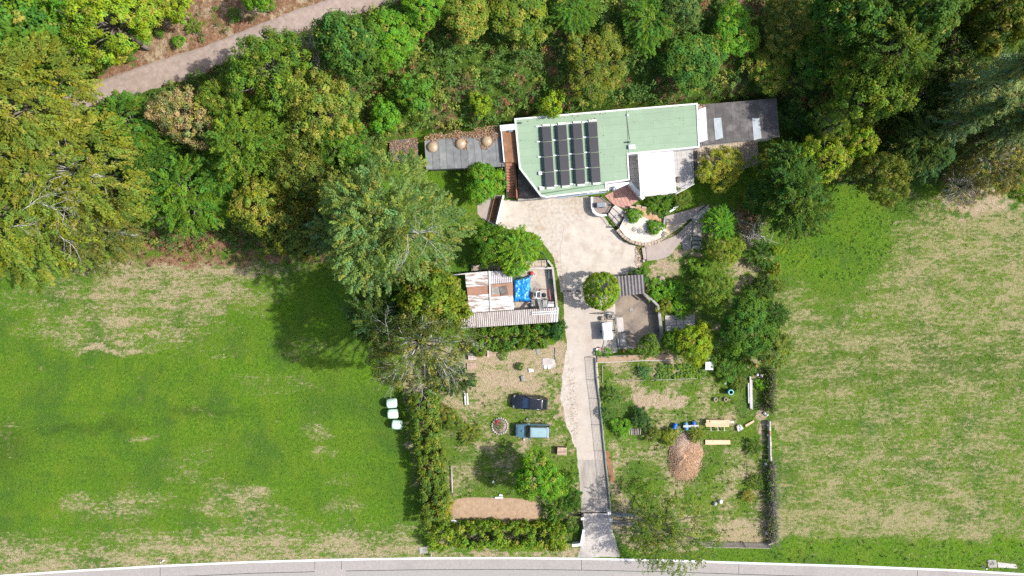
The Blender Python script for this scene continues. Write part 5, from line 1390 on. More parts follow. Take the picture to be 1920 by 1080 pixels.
DK = (0.044, 0.088, 0.022); MG = (0.068, 0.132, 0.026); BG = (0.088, 0.180, 0.026); YG = (0.155, 0.205, 0.026)
OL = (0.100, 0.140, 0.027); GO = (0.128, 0.142, 0.032); GY = (0.145, 0.165, 0.105); TN = (0.25, 0.17, 0.085); FE = (0.112, 0.152, 0.066); BL = (0.05, 0.085, 0.045)
SL = "trees and bushes on the wooded slope"
TREES = [
 # north-west
 (60, 60, 105, 15, 'broadA', MG, .06, "dark green rounded tree in the photo's top left corner"),
 (215, 50, 82, 13, 'fineA', YG, .10, "yellow-green tree left of the bare leaf-strewn bank"),
 (110, 110, 60, 10, 'broadB', DK, .0, "dark tree tucked under the golden beeches at upper left"),
 (140, 10, 70, 14, 'sprayA', BG, .1, "light green tree at the top edge left of the yellow-green tree"),
 (290, 8, 45, 9, 'fineB', YG, .35, "yellowing tree at the top edge beside the bank"),
 (335, 20, 30, 5, 'shrubB', YG, .1, "bright yellow-green bush at the top of the bank"),
 (487, 2, 32, 6, 'broadB', BG, .0, "vivid green treetop poking in above the track"),
 (70, 200, 135, 19, 'beechA', GO, .16, "tall golden beech at the left edge below the dark corner tree"),
 (145, 320, 145, 18, 'beechB', GO, .12, "broad golden beech right of the left edge with drooping sprays"),
 (70, 420, 140, 18, 'beechA', (0.115, 0.142, 0.032), .12, "green-gold beech with pale branches overhanging the west meadow"),
 (190, 430, 88, 14, 'beechB', (0.095, 0.098, 0.036), .06, "dull olive beech at the meadow's northwest corner"),
 (250, 245, 70, 10, 'sprayA', MG, .03, "soft green tree just below the track's lower end"),
 (290, 320, 60, 9, 'sprayB', DK, .0, "dark feathery tree right of the golden beeches"),
 (352, 222, 62, 11, 'fineB', (0.16, 0.155, 0.08), .45, "tan and orange autumn tree beside the track"),
 (520, 145, 84, 13, 'fineA', (0.078, 0.128, 0.024), .04, "rounded green tree nearest the middle of the track"),
 (425, 195, 52, 10, 'fineB', OL, .12, "olive brown tree between autumn tree and rounded green tree"),
 (475, 265, 78, 12, 'sprayB', (0.09, 0.135, 0.024), .03, "olive green tree in the middle of the west wood"),
 (600, 215, 78, 12, 'fineA', (0.125, 0.155, 0.04), .18, "pale yellowish tree east of the olive green tree"),
 (440, 330, 60, 9, 'sprayA', MG, .0, "mid green feathery tree in the hollow of the west wood"),
 (365, 375, 82, 10, 'sprayA', (0.075, 0.138, 0.025), .02, "bright green feathery tree above the reddish scrub"),
 (290, 380, 55, 9, 'sprayB', (0.08, 0.135, 0.03), .0, "green feathery tree between golden beech and scrub"),
 (500, 385, 62, 11, 'broadB', (0.125, 0.145, 0.03), .25, "golden tipped tree above the scrub's east end"),
 (560, 430, 62, 11, 'broadC', (0.07, 0.085, 0.024), .12, "dark olive tree left of the big feathery tree"),
 (575, 330, 66, 11, 'fineB', (0.085, 0.105, 0.028), .12, "dull olive tree above the big feathery tree"),
 (640, 265, 55, 9, 'fineA', MG, .06, "mid green tree left of the bright slope bush"),
 (670, 330, 50, 8, 'sprayB', DK, .0, "dark tree tucked behind the big feathery tree"),
 (655, 90, 66, 12, 'broadA', (0.055, 0.105, 0.03), .02, "dark green tree at the right end of the track"),
 (590, 95, 55, 7, 'bare', (0.16, 0.15, 0.09), .3, "nearly leafless grey tree hanging over the track"),
 (735, 75, 66, 12, 'broadB', BG, .05, "bright green tree at the top right of the track"),
 (872, 35, 60, 13, 'broadA', OL, .45, "golden green treetop at the upper edge"),
 (800, 20, 50, 12, 'broadB', BG, .10, "bright tree at the top edge left of the golden treetop"),
 (975, 30, 66, 12, 'broadC', (0.095, 0.135, 0.028), .20, "loose green tree at the top edge above the solar panels"),
 (720, 215, 33, 3.5, 'shrubA', BG, .0, "bright rounded bush on the slope above the leafy store"),
 (900, 195, 26, 3, 'shrubB', YG, .1, "yellowish bush on the slope above the domed lean-to"),
 (770, 170, 40, 4, 'shrubA', MG, .04, "green bush halfway up the slope west of the lean-to"),
 (1112, 115, 76, 11, 'fineA', (0.112, 0.128, 0.030), .08, "rounded olive birch behind the green roof"),
 (1075, 20, 55, 12, 'sprayB', MG, .05, "green tree at the top edge above the olive birch"),
 (1035, 195, 30, 3.5, 'shrubB', YG, .12, "yellow-green bush behind the solar panels"),
 (1210, 40, 60, 13, 'sprayA', MG, .05, "dark green tree at the top edge right of the birch"),
 (1275, 25, 45, 15, 'broadB', (0.085, 0.125, 0.055), .0, "grey-green treetop at the upper edge above the green roof"),
 (1300, 120, 72, 12, 'broadA', (0.060, 0.118, 0.030), .02, "broad deep green tree behind the green roof's east end"),
 (1375, 60, 60, 10, 'broadB', BG, .08, "light green tree above the dark felt annex roof"),
 (1440, 130, 60, 7, 'fineB', OL, .25, "yellowish tree above the felt annex roof"),
 (1470, 40, 60, 11, 'fineB', (0.09, 0.11, 0.03), .30, "mixed green and tan tree at the top edge right of center"),
 (1530, 110, 62, 11, 'broadC', MG, .10, "mid green tree right of the annex on the slope"),
 (1500, 215, 48, 6, 'fineA', (0.05, 0.10, 0.03), .0, "dense green low tree beyond the annex's east wall"),
 (1575, 30, 70, 14, 'broadA', DK, .03, "dark tree at the top edge in the eastern wood"),
 (1660, 95, 88, 14, 'sprayA', (0.058, 0.092, 0.018), .05, "wide dark green tree in the middle of the eastern wood"),
 (1625, 175, 80, 12, 'fineB', OL, .06, "olive tree below the wide dark green tree"),
 (1720, 25, 78, 15, 'broadC', (0.05, 0.085, 0.02), .03, "dark loose tree at the upper right edge"),
 (1850, 25, 75, 14, 'broadB', (0.065, 0.08, 0.015), .12, "yellowish dark tree in the upper right corner"),
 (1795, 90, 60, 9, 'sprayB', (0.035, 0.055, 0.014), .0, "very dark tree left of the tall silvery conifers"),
 (1870, 150, 82, 22, 'coniA', GY, .12, "tall silvery green conifer at the right edge"),
 (1800, 225, 70, 19, 'coniB', (0.085, 0.11, 0.065), .08, "silvery conifer left of the tallest one"),
 (1900, 235, 75, 17, 'coniA', (0.085, 0.105, 0.06), .05, "silvery conifer at the right edge below the tallest one"),
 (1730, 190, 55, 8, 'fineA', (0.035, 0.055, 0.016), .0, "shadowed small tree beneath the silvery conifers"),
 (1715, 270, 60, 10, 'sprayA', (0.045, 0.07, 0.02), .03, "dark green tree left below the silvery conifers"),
 (1570, 235, 56, 9, 'sparse', OL, .10, "thin olive tree with grey twigs east of the annex"),
 (1600, 262, 42, 9, 'broadB', YG, .20, "bright yellow-lit tree east of the annex"),
 (1640, 330, 56, 10, 'fineB', (0.085, 0.10, 0.024), .15, "olive tree at the east meadow's northwest corner"),
 (1745, 300, 50, 9, 'coniB', (0.045, 0.085, 0.04), .0, "blue green conifer above the meadow's dry corner"),
 (1860, 300, 80, 9, 'sparse', (0.10, 0.085, 0.045), .25, "brownish half-bare tree at the right edge"),
 (1800, 350, 52, 6, 'bare', (0.12, 0.10, 0.05), .3, "grey leafless tree at the meadow's northern edge"),
 (1895, 335, 45, 7, 'fineB', OL, .15, "olive tree at the right edge above the meadow"),
 # around the house and garden
 (1352, 320, 44, 3.8, 'fineA', (0.19, 0.19, 0.035), .15, "yellow-green rounded tree south of the tan patio"),
 (1445, 314, 42, 5, 'fineB', (0.10, 0.12, 0.025), .15, "olive tree by the patio's east end"),
 (1535, 305, 56, 9, 'fineA', YG, .25, "golden green tree east of the patio"),
 (1475, 330, 60, 9, 'sprayB', DK, .02, "dark feathery tree between patio and meadow"),
 (1490, 395, 66, 10, 'sprayA', (0.055, 0.095, 0.022), .03, "dark drooping tree at the meadow's northwest edge"),
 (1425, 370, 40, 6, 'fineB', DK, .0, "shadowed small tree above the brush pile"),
 (1362, 470, 36, 4, 'fineB', (0.135, 0.17, 0.030), .06, "yellow-green airy tree in the upper garden"),
 (1345, 420, 32, 5, 'sprayB', BG, .0, "green feathery tree beside the path's upper end"),
 (1338, 545, 38, 4.5, 'fineB', (0.095, 0.145, 0.030), .08, "light green tree above the paved rubble terrace"),
 (1398, 610, 63, 7, 'broadB', (0.055, 0.108, 0.024), .0, "large dark green rounded tree by the garden's east edge"),
 (1452, 650, 38, 6, 'sprayA', (0.12, 0.155, 0.05), .05, "pale feathery tree leaning over the east meadow"),
 (1450, 590, 26, 5, 'sprayB', DK, .0, "dark feathery tree on the boundary above the pale one"),
 (1300, 645, 44, 5, 'broadB', (0.155, 0.20, 0.022), .05, "vivid yellow-green tree at the top of the vegetable garden"),
 (1262, 640, 26, 4, 'broadB', (0.075, 0.13, 0.022), .0, "green small tree left of the vivid yellow-green tree"),
 (1215, 648, 26, 4, 'fineB', (0.09, 0.14, 0.035), .03, "loose light green tree at the stained yard's south wall"),
 (1128, 545, 36, 5, 'ball', (0.13, 0.185, 0.024), .02, "round clipped tree beside the drive and striped roof"),
 (1255, 1000, 100, 8, 'willow', (0.082, 0.118, 0.026), .04, "airy thin tree overhanging the road at the bottom"),
 (1232, 1012, 62, 5.5, 'willow', (0.075, 0.11, 0.026), .03, "lower airy tree beside the gate apron"),
 (1012, 897, 54, 7, 'broadB', (0.085, 0.175, 0.022), .10, "vivid green walnut tree beside the lower drive"),
 (742, 434, 148, 22, 'hero', FE, .06, "big feathery grey-green tree in the middle of the photo's west half"),
 (640, 430, 66, 13, 'sprayA', (0.10, 0.135, 0.075), .04, "silvery feathery tree on the big feathery tree's left flank"),
 (818, 556, 74, 17, 'broadA', (0.095, 0.125, 0.020), .10, "glossy yellow-green tree beside the workshop shed"),
 (785, 642, 104, 19, 'sparse', (0.072, 0.085, 0.036), .10, "half-dead dull tree with white branches below the sheds"),
 (715, 590, 62, 15, 'sprayB', (0.045, 0.07, 0.03), .0, "dark tree on the meadow edge below the big feathery tree"),
 (860, 712, 32, 4, 'shrubC', (0.04, 0.062, 0.032), .0, "dark green juniper bush left of the black car"),
 (970, 470, 44, 6, 'sprayB', (0.115, 0.19, 0.030), .02, "bright green feathery tree beside the green mesh fence"),
 (915, 458, 42, 5, 'broadB', (0.055, 0.11, 0.018), .03, "dark glossy bush below the west retaining wall"),
 (905, 345, 42, 4.5, 'broadB', BG, .04, "leafy green bush between lean-to and terracotta stair"),
 (965, 497, 26, 4, 'broadC', BG, .05, "green branchy tree hanging over the shed yard's north wall"),
]
for T in TREES:
    cat = "bush" if (" bush" in T[7]) else "tree"
    nm = "bush" if cat == "bush" else "tree"
    bark = "bark_pale" if T[4] in ('sparse', 'bare', 'beechB') else None
    tree(*T, cat=cat, name=nm, bark=bark, matname="leaf_rust" if T[7].startswith("tan and orange") else None)

# bare pale boughs of the half-dead tree and of the big feathery one
def boughs(owner_label, spots, rad, mat):
    ow = next(o for o in bpy.data.objects if o.get("label") == owner_label)
    r = np.random.default_rng(len(owner_label))
    inv = ow.matrix_basis.inverted()
    for px, py, z, ang, L in spots:
        mb = MB()
        def grow(p, d, l, rr, dep):
            for k in range(3):
                q = p + d * l / 3; mb.tube(tuple(inv @ p), tuple(inv @ q), rr / ow.scale[0], rr * .82 / ow.scale[0], 5)
                p = q; rr *= .82; d = (d + Vector(r.normal(0, .16, 3))).normalized()
                if dep and (k or dep > 1):
                    for _ in range(2): grow(p, (d + Vector((r.normal(0, .55), r.normal(0, .55), r.normal(.05, .25)))).normalized(), l * r.uniform(.45, .7), rr * .6, dep - 1)
        grow(Vector((*G(px, py, z), z)), Vector((math.cos(ang), math.sin(ang), .15)).normalized(), L, rad, 2)
        o = MB(); o.v, o.f, o.sm = mb.v, mb.f, mb.sm
        ORG[ow.name] = Vector((0, 0, 0)); o.build("dead_bough", mat, ow)
boughs("half-dead dull tree with white branches below the sheds", [(838, 632, 12, .15, 2.8), (800, 648, 16, -.75, 3.4), (812, 660, 15, -1.0, 3.0), (780, 690, 15, -1.2, 3.0), (760, 640, 17, .7, 2.6), (730, 640, 15, 1.7, 2.4), (835, 650, 11, -.6, 2.2), (760, 670, 17, -2.2, 2.4), (745, 690, 14, -1.9, 2.2)], .05, "bark_pale")
boughs("big feathery grey-green tree in the middle of the photo's west half", [(768, 428, 23.2, -.55, 3.2), (766, 434, 22.8, -.1, 2.6), (764, 440, 22.6, -1.5, 2.4)], .045, "bark_pale")
boughs("green-gold beech with pale branches overhanging the west meadow", [(40, 395, 18.5, .5, 3.4), (75, 380, 18.8, -.4, 3.2), (20, 425, 18, .1, 2.8), (110, 440, 17.5, -.7, 2.4)], .045, "bark_pale")
# garden shrubs
SHR = [
 (1190, 404, 17, 1.6, 'shrubB', (0.105, 0.20, 0.026), 0, "left leafy clump in the pale gravel bed"),
 (1229, 426, 17, 1.6, 'shrubB', (0.095, 0.185, 0.024), 0, "right leafy clump in the pale gravel bed"),
 (1240, 382, 24, 1.4, 'shrubC', (0.06, 0.115, 0.022), 0, "low dark bush under the white canopy's south edge"),
 (1275, 372, 22, 1.4, 'shrubB', (0.08, 0.11, 0.028), 0.1, "low bush between canopy and path wedge"),
 (1042, 618, 19, 2.6, 'shrubA', (0.030, 0.075, 0.030), 0, "round dark bluish bush at the hedge's drive end"),
 (1198, 516, 17, 2, 'shrubA', (0.05, 0.105, 0.022), 0, "dark leafy bush at the striped roof's corner"),
 (1232, 545, 24, 1.6, 'shrubB', BG, .05, "sprawling green bush behind the curving yard wall"),
 (1262, 545, 22, 1.5, 'shrubA', BG, .0, "green bush right of the sprawling one in the upper garden"),
 (1245, 575, 18, 1.5, 'shrubB', (0.13, 0.15, 0.03), .15, "yellowish weeds bush along the curving yard wall"),
 (1275, 580, 17, 1.3, 'shrubC', BG, .0, "feathery weed bush above the rubble terrace"),
 (1310, 500, 22, 1.3, 'shrubB', (0.10, 0.165, 0.03), .0, "light weed bush in the middle of the upper garden"),
 (1425, 480, 26, 2.2, 'shrubC', DK, 0, "dark bush below the brush pile"),
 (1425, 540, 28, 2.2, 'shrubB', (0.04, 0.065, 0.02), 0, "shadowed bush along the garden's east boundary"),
 (1455, 470, 13, 2, 'shrubB', YG, .1, "yellow-green boundary bush at the meadow corner"),
 (1452, 505, 13, 2, 'shrubA', (0.13, 0.15, 0.025), .15, "golden boundary bush below the yellow-green one"),
 (1458, 535, 14, 2, 'shrubC', (0.09, 0.12, 0.03), .05, "green boundary bush above the pale leaning tree"),
 (1150, 742, 17, 1.3, 'shrubC', (0.075, 0.125, 0.045), 0, "grey-green bush by the drive fence beside the bare soil"),
 (1138, 775, 13, 1.2, 'shrubC', (0.06, 0.115, 0.045), 0, "small dark bush at the drive fence halfway down"),
 (1203, 785, 19, 1.5, 'shrubA', (0.045, 0.085, 0.035), 0, "dark rounded bush above the woodpile in the garden"),
 (1165, 800, 22, 1.1, 'shrubB', BG, .05, "bright weedy bush left of the garden woodpile"),
 (1209, 697, 12, 0.9, 'shrubC', (0.06, 0.13, 0.075), 0, "blue-green leek patch beside the white board"),
 (1255, 818, 18, 1.2, 'shrubB', (0.13, 0.15, 0.028), .15, "yellowish bush behind the sawdust heap"),
 (1305, 815, 16, 1.2, 'shrubC', (0.115, 0.135, 0.03), .12, "olive bush right of the sawdust heap's top"),
 (1225, 815, 18, 1.1, 'shrubB', (0.09, 0.115, 0.03), .1, "olive bush left of the blue barrels"),
 (1360, 690, 26, 1.2, 'shrubA', (0.06, 0.11, 0.025), 0, "dark green bush right of the white table top"),
 (1395, 685, 26, 1.3, 'shrubB', (0.065, 0.115, 0.024), 0, "leafy green bush above the stacked grey planks"),
 (1427, 720, 13, 0.7, 'shrubB', (0.11, 0.22, 0.025), 0, "vivid green ground plant right of the stacked planks"),
 (1385, 720, 16, 1.0, 'shrubC', (0.075, 0.105, 0.03), .05, "dull green bush left of the stacked planks"),
 (1413, 840, 16, 0.9, 'shrubC', (0.055, 0.095, 0.022), 0, "dark weeds right of the orange board"),
 (1418, 905, 16, 0.8, 'shrubC', (0.065, 0.10, 0.025), .1, "weed clump by the brush fence's lower half"),
 (1402, 930, 12, 0.8, 'shrubC', (0.16, 0.14, 0.045), .3, "yellow dry grass clump near the brush fence"),
 (1065, 905, 22, 2, 'shrubB', (0.06, 0.115, 0.022), 0, "green bush between walnut and lower drive"),
 (1075, 938, 20, 2, 'shrubA', (0.045, 0.09, 0.02), 0, "dark bush left of the gate's upper post"),
 (1045, 955, 26, 2, 'shrubC', (0.055, 0.105, 0.022), 0, "dark feathery bush right of the bare soil patch"),
 (1070, 985, 18, 1.6, 'shrubB', (0.055, 0.10, 0.02), .05, "bush behind the white gate wall"),
 (830, 950, 24, 2.2, 'shrubC', (0.19, 0.17, 0.03), .25, "golden bush at the bare soil patch's west end"),
 (818, 690, 24, 2, 'shrubB', (0.075, 0.115, 0.028), .05, "green bush at the north end of the long hedge"),
 (850, 790, 22, 1.1, 'shrubB', (0.085, 0.12, 0.028), .05, "low green bush right of the long hedge"),
 (880, 815, 22, 0.9, 'shrubC', (0.10, 0.125, 0.03), .1, "yellowish low bush left of the flower ring"),
 (830, 775, 22, 1.1, 'shrubB', (0.09, 0.095, 0.03), .3, "brownish low bush beside the long hedge"),
 (945, 668, 9, 0.7, 'shrubC', (0.13, 0.19, 0.07), 0, "pale spiky plant right of the pallets"),
 (975, 687, 9, 0.7, 'shrubB', (0.06, 0.11, 0.022), 0, "small green plant left of the white slab"),
 (900, 650, 22, 2.2, 'shrubB', (0.085, 0.135, 0.025), 0, "light green bush at the shed hedge's west end"),
 (1122, 662, 8, 0.5, 'shrubB', BG, 0, "tiny green plant at the fence's top corner"),
 (1140, 660, 9, 0.6, 'shrubC', BG, 0, "small leafy plant below the white covered trailer"),
 (260, 65, 18, 1.2, 'shrubB', BG, .05, "green bush at the top of the bare bank"),
 (238, 105, 15, 1.0, 'shrubB', (0.075, 0.12, 0.03), 0, "small green bush low on the bare bank"),
 (200, 108, 12, 0.9, 'shrubC', BG, 0, "small green bush on the bank's left part"),
 (335, 78, 14, 1.0, 'shrubB', BG, .05, "small green bush on the bank above the track's bend"),
 (362, 50, 15, 1.0, 'shrubC', (0.09, 0.13, 0.03), .05, "green bush midway along the bare bank"),
 (300, 62, 10, .8, 'shrubB', MG, .05, "tiny bush between the others on the bank"),
 (440, 28, 13, 0.8, 'shrubC', MG, .1, "small bush at the bank's right end"),
]
for T in SHR:
    tree(*T, cat="plant" if " plant" in T[7] or "patch" in T[7] or "clump" in T[7] or "weeds " in T[7] else "bush", name="bush")

# hedges
def hedge(name, label, path, w, h, col, turn, leaf=0.25, dens=120, seed=1, ragh=0.35):
    r = np.random.default_rng(seed)
    P = np.array(GL(path, h * 0.7))
    seg = np.hypot(*np.diff(P, axis=0).T); L = seg.sum(); cum = np.concatenate([[0], np.cumsum(seg)])
    ncl = int(L * (w + 1.4 * h) * 4.2)
    s = r.uniform(0, L, ncl)
    X = np.interp(s, cum, P[:, 0]); Y = np.interp(s, cum, P[:, 1])
    i = np.clip(np.searchsorted(cum, s) - 1, 0, len(seg) - 1)
    T = np.diff(P, axis=0) / seg[:, None]; nx, ny = -T[i, 1], T[i, 0]
    a = r.uniform(-0.25, np.pi + 0.25, ncl)                      # around the section
    hh = h * (1 + ragh * (fbm(s / 1.6, s * 0 + seed, seed) - 0.5) * 2)
    ww = w * (1 + ragh * (fbm(s / 1.3, s * 0 + seed + 7, seed + 3) - 0.5) * 2)
    u = np.sign(np.cos(a)) * np.abs(np.cos(a)) ** 0.6 * ww / 2; z = np.clip(np.abs(np.sin(a)) ** 0.6 * hh * np.sign(np.sin(a) + .3), 0.1, 9) - 0.15
    dep = 1 - 0.25 * r.random(ncl) ** 2
    C0 = np.stack([X + nx * u * dep, Y + ny * u * dep, z * dep], -1)
    out = unit(np.stack([nx * np.cos(a), ny * np.cos(a), np.maximum(np.sin(a), 0.15)], -1))
    k = max(8, int(dens / 3)); rc = 0.34
    d = unit(r.normal(0, 1, (ncl, k, 3)))
    C = (C0[:, None] + d * rc * r.uniform(.4, 1.1, (ncl, k, 1))).reshape(-1, 3)
    Nn = unit((d * .7 + out[:, None] * .5 + np.array([0, 0, .4]) + r.normal(0, .35, (ncl, k, 3))).reshape(-1, 3))
    A = r.normal(0, 1, C.shape); A -= Nn * np.sum(A * Nn, -1, keepdims=True)
    m = len(C); Lf = leaf * r.uniform(.7, 1.3, m)
    V, F = leaf_quads(C, A, Nn, Lf, Lf * .55)
    c = P.mean(0)
    t = thing(name, label, "hedge", (c[0], c[1], 0))
    o = npmesh("foliage", V - np.array([c[0], c[1], 0]), F, "leaf", t)
    sh = np.repeat(r.random(ncl), k) * .6 + r.random(m) * .4
    put_tint(o.data, np.stack([sh, np.clip(np.repeat(r.random(ncl), k) + r.normal(0, .1, m), 0, 1), np.clip(np.repeat(r.normal(.5, .25, ncl), k), 0, 1)], -1), m)
    o.color = (*col, turn)
    mb = MB()
    for q in np.arange(0.3, L, 0.7):
        x = float(np.interp(q, cum, P[:, 0])); y = float(np.interp(q, cum, P[:, 1]))
        for b_ in range(4):
            mb.tube((x, y, -0.1), (x + r.normal(0, .25) * w, y + r.normal(0, .25) * w, h * .8), 0.05, 0.015, 4)
    mb.build("stems", "bark", t)
    return t
hedge("hedge", "long tall hedge between the west meadow and the parking lot", [(790, 735), (794, 790), (803, 860), (811, 920), (816, 985)], 3.6, 3.2, (0.078, 0.112, 0.026), .08, seed=3, ragh=.28)
hedge("hedge", "clipped hedge along the road left of the gate", [(806, 1012), (870, 1006), (960, 1006), (1062, 1010)], 3.2, 2.3, (0.105, 0.155, 0.022), .10, seed=4, ragh=.2)
hedge("hedge", "dense hedge directly below the long corrugated shed", [(900, 636), (960, 633), (1024, 629)], 3.2, 1.9, (0.066, 0.118, 0.022), .02, seed=5, ragh=.06)

# brush fence on the garden's east boundary: dead twigs and ivy on posts
def brush(label, path, seed, green):
    r = np.random.default_rng(seed)
    P = np.array(GL(path, 1.0)); L = np.hypot(*(P[-1] - P[0]))
    t = thing("brush_fence", label, "fence", (*P.mean(0), 0))
    mb = MB()
    for i in range(int(L * 95)):
        s = r.random(); p = P[0] + (P[-1] - P[0]) * s
        a = (p[0] + r.normal(0.08, .22), p[1] + r.normal(0, .2), r.uniform(0, .7))
        b_ = (a[0] + r.normal(0.05, .35), a[1] + r.normal(0, .5), a[2] + r.uniform(.3, 1.1))
        mb.tube(a, b_, 0.032, 0.012, 3)
    mb.build("twigs", "brush_grey" if green < .5 else "brush_dark", t)
    for k in range(int(L / 2.2) + 1):
        p = P[0] + (P[-1] - P[0]) * min(1, k * 2.2 / L); MB().tube((p[0], p[1], -.2), (p[0], p[1], 1.3), 0.05, n=7).build("post", "post_wood", t)
    n = int(L * 90)
    s = r.random(n); C = np.stack([P[0][0] + (P[-1][0] - P[0][0]) * s + r.normal(-.1, .3, n), P[0][1] + (P[-1][1] - P[0][1]) * s, r.uniform(.2, 1.3, n)], -1)
    keep = fbm(C[:, 1] / 1.5, C[:, 1] * 0, seed) > .38
    C = C[keep]; n = len(C)
    Nn = unit(r.normal(0, .6, (n, 3)) + np.array([0, 0, 1])); A = r.normal(0, 1, (n, 3)); A -= Nn * np.sum(A * Nn, -1, keepdims=True)
    V, F = leaf_quads(C, A, Nn, r.uniform(.14, .28, n), r.uniform(.1, .18, n))
    o = npmesh("ivy", V - np.array([*P.mean(0), 0]), F, "leaf", t)
    put_tint(o.data, np.stack([r.random(n), r.random(n), r.random(n)], -1), n); o.color = (0.06, 0.10, 0.025, .15)
brush("dark brush fence at the east meadow beside the stacked planks", [(1446, 692), (1444, 772)], 31, 1)
brush("grey twiggy brush fence at the east meadow's lower boundary", [(1448, 868), (1452, 1018)], 32, 0)
for py0, nm in ((440, "tangled pile of dead grey branches in the upper garden"), (405, "reddish dead brushwood heap under the dark trees")):
    r = np.random.default_rng(py0); q = G(1415 if py0 == 440 else 1405, py0, .5); mb = MB()
    for i in range(120):
        a = Vector((q[0] + r.normal(0, .7), q[1] + r.normal(0, 1.1), r.uniform(.1, .8))); d = Vector((r.normal(0, .8), r.normal(0, .9), r.normal(0, .2)))
        mb.tube(tuple(a), tuple(a + d), .04, .012, 4)
    tagp(mb.build("branch_pile", "bark_pale" if py0 == 440 else "rust_floor"), nm, "branches")

# ------------------------------------------------------------------ ground cover nobody could count
def scatter(name, n, region, zr, size, colf, seed, label=None, flat=0.5, clump=0, crad=.3):
    """leaf-sized faces over part of the ground; region(px, py) -> keep probability"""
    r = np.random.default_rng(seed)
    X = r.uniform(-72, 72, n); Y = r.uniform(-40, 60, n)
    Z = terrain(X, Y); px, py = topix(X, Y, Z)
    keep = r.random(n) < region(px, py)
    X, Y, Z, px, py = X[keep], Y[keep], Z[keep], px[keep], py[keep]
    base = colf(px, py, r)
    hgt = zr[0] + (zr[1] - zr[0]) * (1 + 0.7 * (name == 'undergrowth') * sstep(640, 760, px) * sstep(1620, 1480, px)) * np.clip(fbm(px / 16, py / 16, seed + 3), 0, 1) ** 2 * 1.6
    if clump:
        m = len(X)
        d = unit(r.normal(0, 1, (m, clump, 3))); d[..., 2] = np.abs(d[..., 2])
        C = np.stack([X, Y, Z + hgt], -1)[:, None] + d * crad * r.uniform(.3, 1.2, (m, clump, 1))
        C = C.reshape(-1, 3); Nn = unit((d * .8 + np.array([0, 0, .6]) + r.normal(0, .35, (m, clump, 3))).reshape(-1, 3))
        col = np.repeat(base, clump, 0) * r.uniform(.75, 1.25, (m * clump, 1))
    else:
        C = np.stack([X, Y, Z + hgt * r.random(len(X))], -1); Nn = unit(r.normal(0, flat, C.shape) + np.array([0, 0, 1])); col = base * r.uniform(.75, 1.25, (len(C), 1))
    A = r.normal(0, 1, C.shape); A -= Nn * np.sum(A * Nn, -1, keepdims=True)
    L = size * r.uniform(.65, 1.4, len(C))
    V, F = leaf_quads(C, A, Nn, L, L * .55)
    o = npmesh(name, V, F, "cover")
    put_tint(o.data, np.clip(col, 0, 1), len(C))
    tagp(o, label, kind="stuff")
    return o

TRACK_POLY = [(100, 205), (170, 158), (350, 96), (570, 12), (640, -12), (720, -40), (740, 5), (640, 36), (500, 86), (430, 118), (350, 148), (200, 200)]
BUILT = [(725, 258), (795, 255), (940, 240), (964, 218), (1308, 190), (1462, 183), (1466, 262), (1425, 312), (1300, 345), (1200, 400), (940, 400), (930, 330), (790, 322), (730, 306)]
def hill_region(px, py):
    k = inpoly(px, py, HILL_N) & ~inpoly(px, py, TRACK_POLY) & ~inpoly(px, py, BUILT)
    bank = inpoly(px, py, [(120, 190), (260, 90), (330, 20), (400, -60), (700, -60), (560, 40), (380, 110), (170, 200)])
    den = np.clip(0.62 + 1.8 * (fbm(px / 38, py / 30, 77) - 0.38), 0, 1)
    den = np.where(bank, 0.05, den)
    return np.where(k, den, 0)
def hill_col(px, py, r):
    n = len(px)
    g = np.array([[0.088, 0.165, 0.036]]) * (0.75 + 0.6 * r.random((n, 1)))
    f = fbm(px / 26, py / 22, 301); h_ = fbm(px / 20, py / 18, 311)
    yel = np.array([[0.235, 0.275, 0.050]]); red = np.array([[0.24, 0.115, 0.06]]); lim = np.array([[0.145, 0.245, 0.042]])
    g = np.where((f > .52)[:, None], lim, g); g = np.where((f > .62)[:, None], yel, g)
    east = sstep(1480, 1620, px)[:, None]
    g = np.where(((h_ > .67) & (r.random(n) < .5))[:, None], red, g)
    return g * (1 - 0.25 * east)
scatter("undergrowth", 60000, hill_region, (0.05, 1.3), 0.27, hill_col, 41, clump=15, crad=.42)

def scrub_region(px, py):
    k = inpoly(px, py + 8 * (fbm(px / 20, py / 20, 5) - .5), [(245, 432), (640, 440), (700, 500), (690, 520), (560, 500), (250, 500)])
    return np.where(k, .8, 0)
def scrub_col(px, py, r):
    f = fbm(px / 26, py / 14, 401)[:, None] - 0.25 * sstep(330, 560, px)[:, None]
    return np.where(f > .44, np.array([[0.22, 0.105, 0.06]]), np.array([[0.055, 0.085, 0.025]])) * (0.7 + .6 * r.random((len(px), 1)))
scatter("scrub", 22000, scrub_region, (0.0, 0.6), 0.22, scrub_col, 43, clump=8, crad=.3)

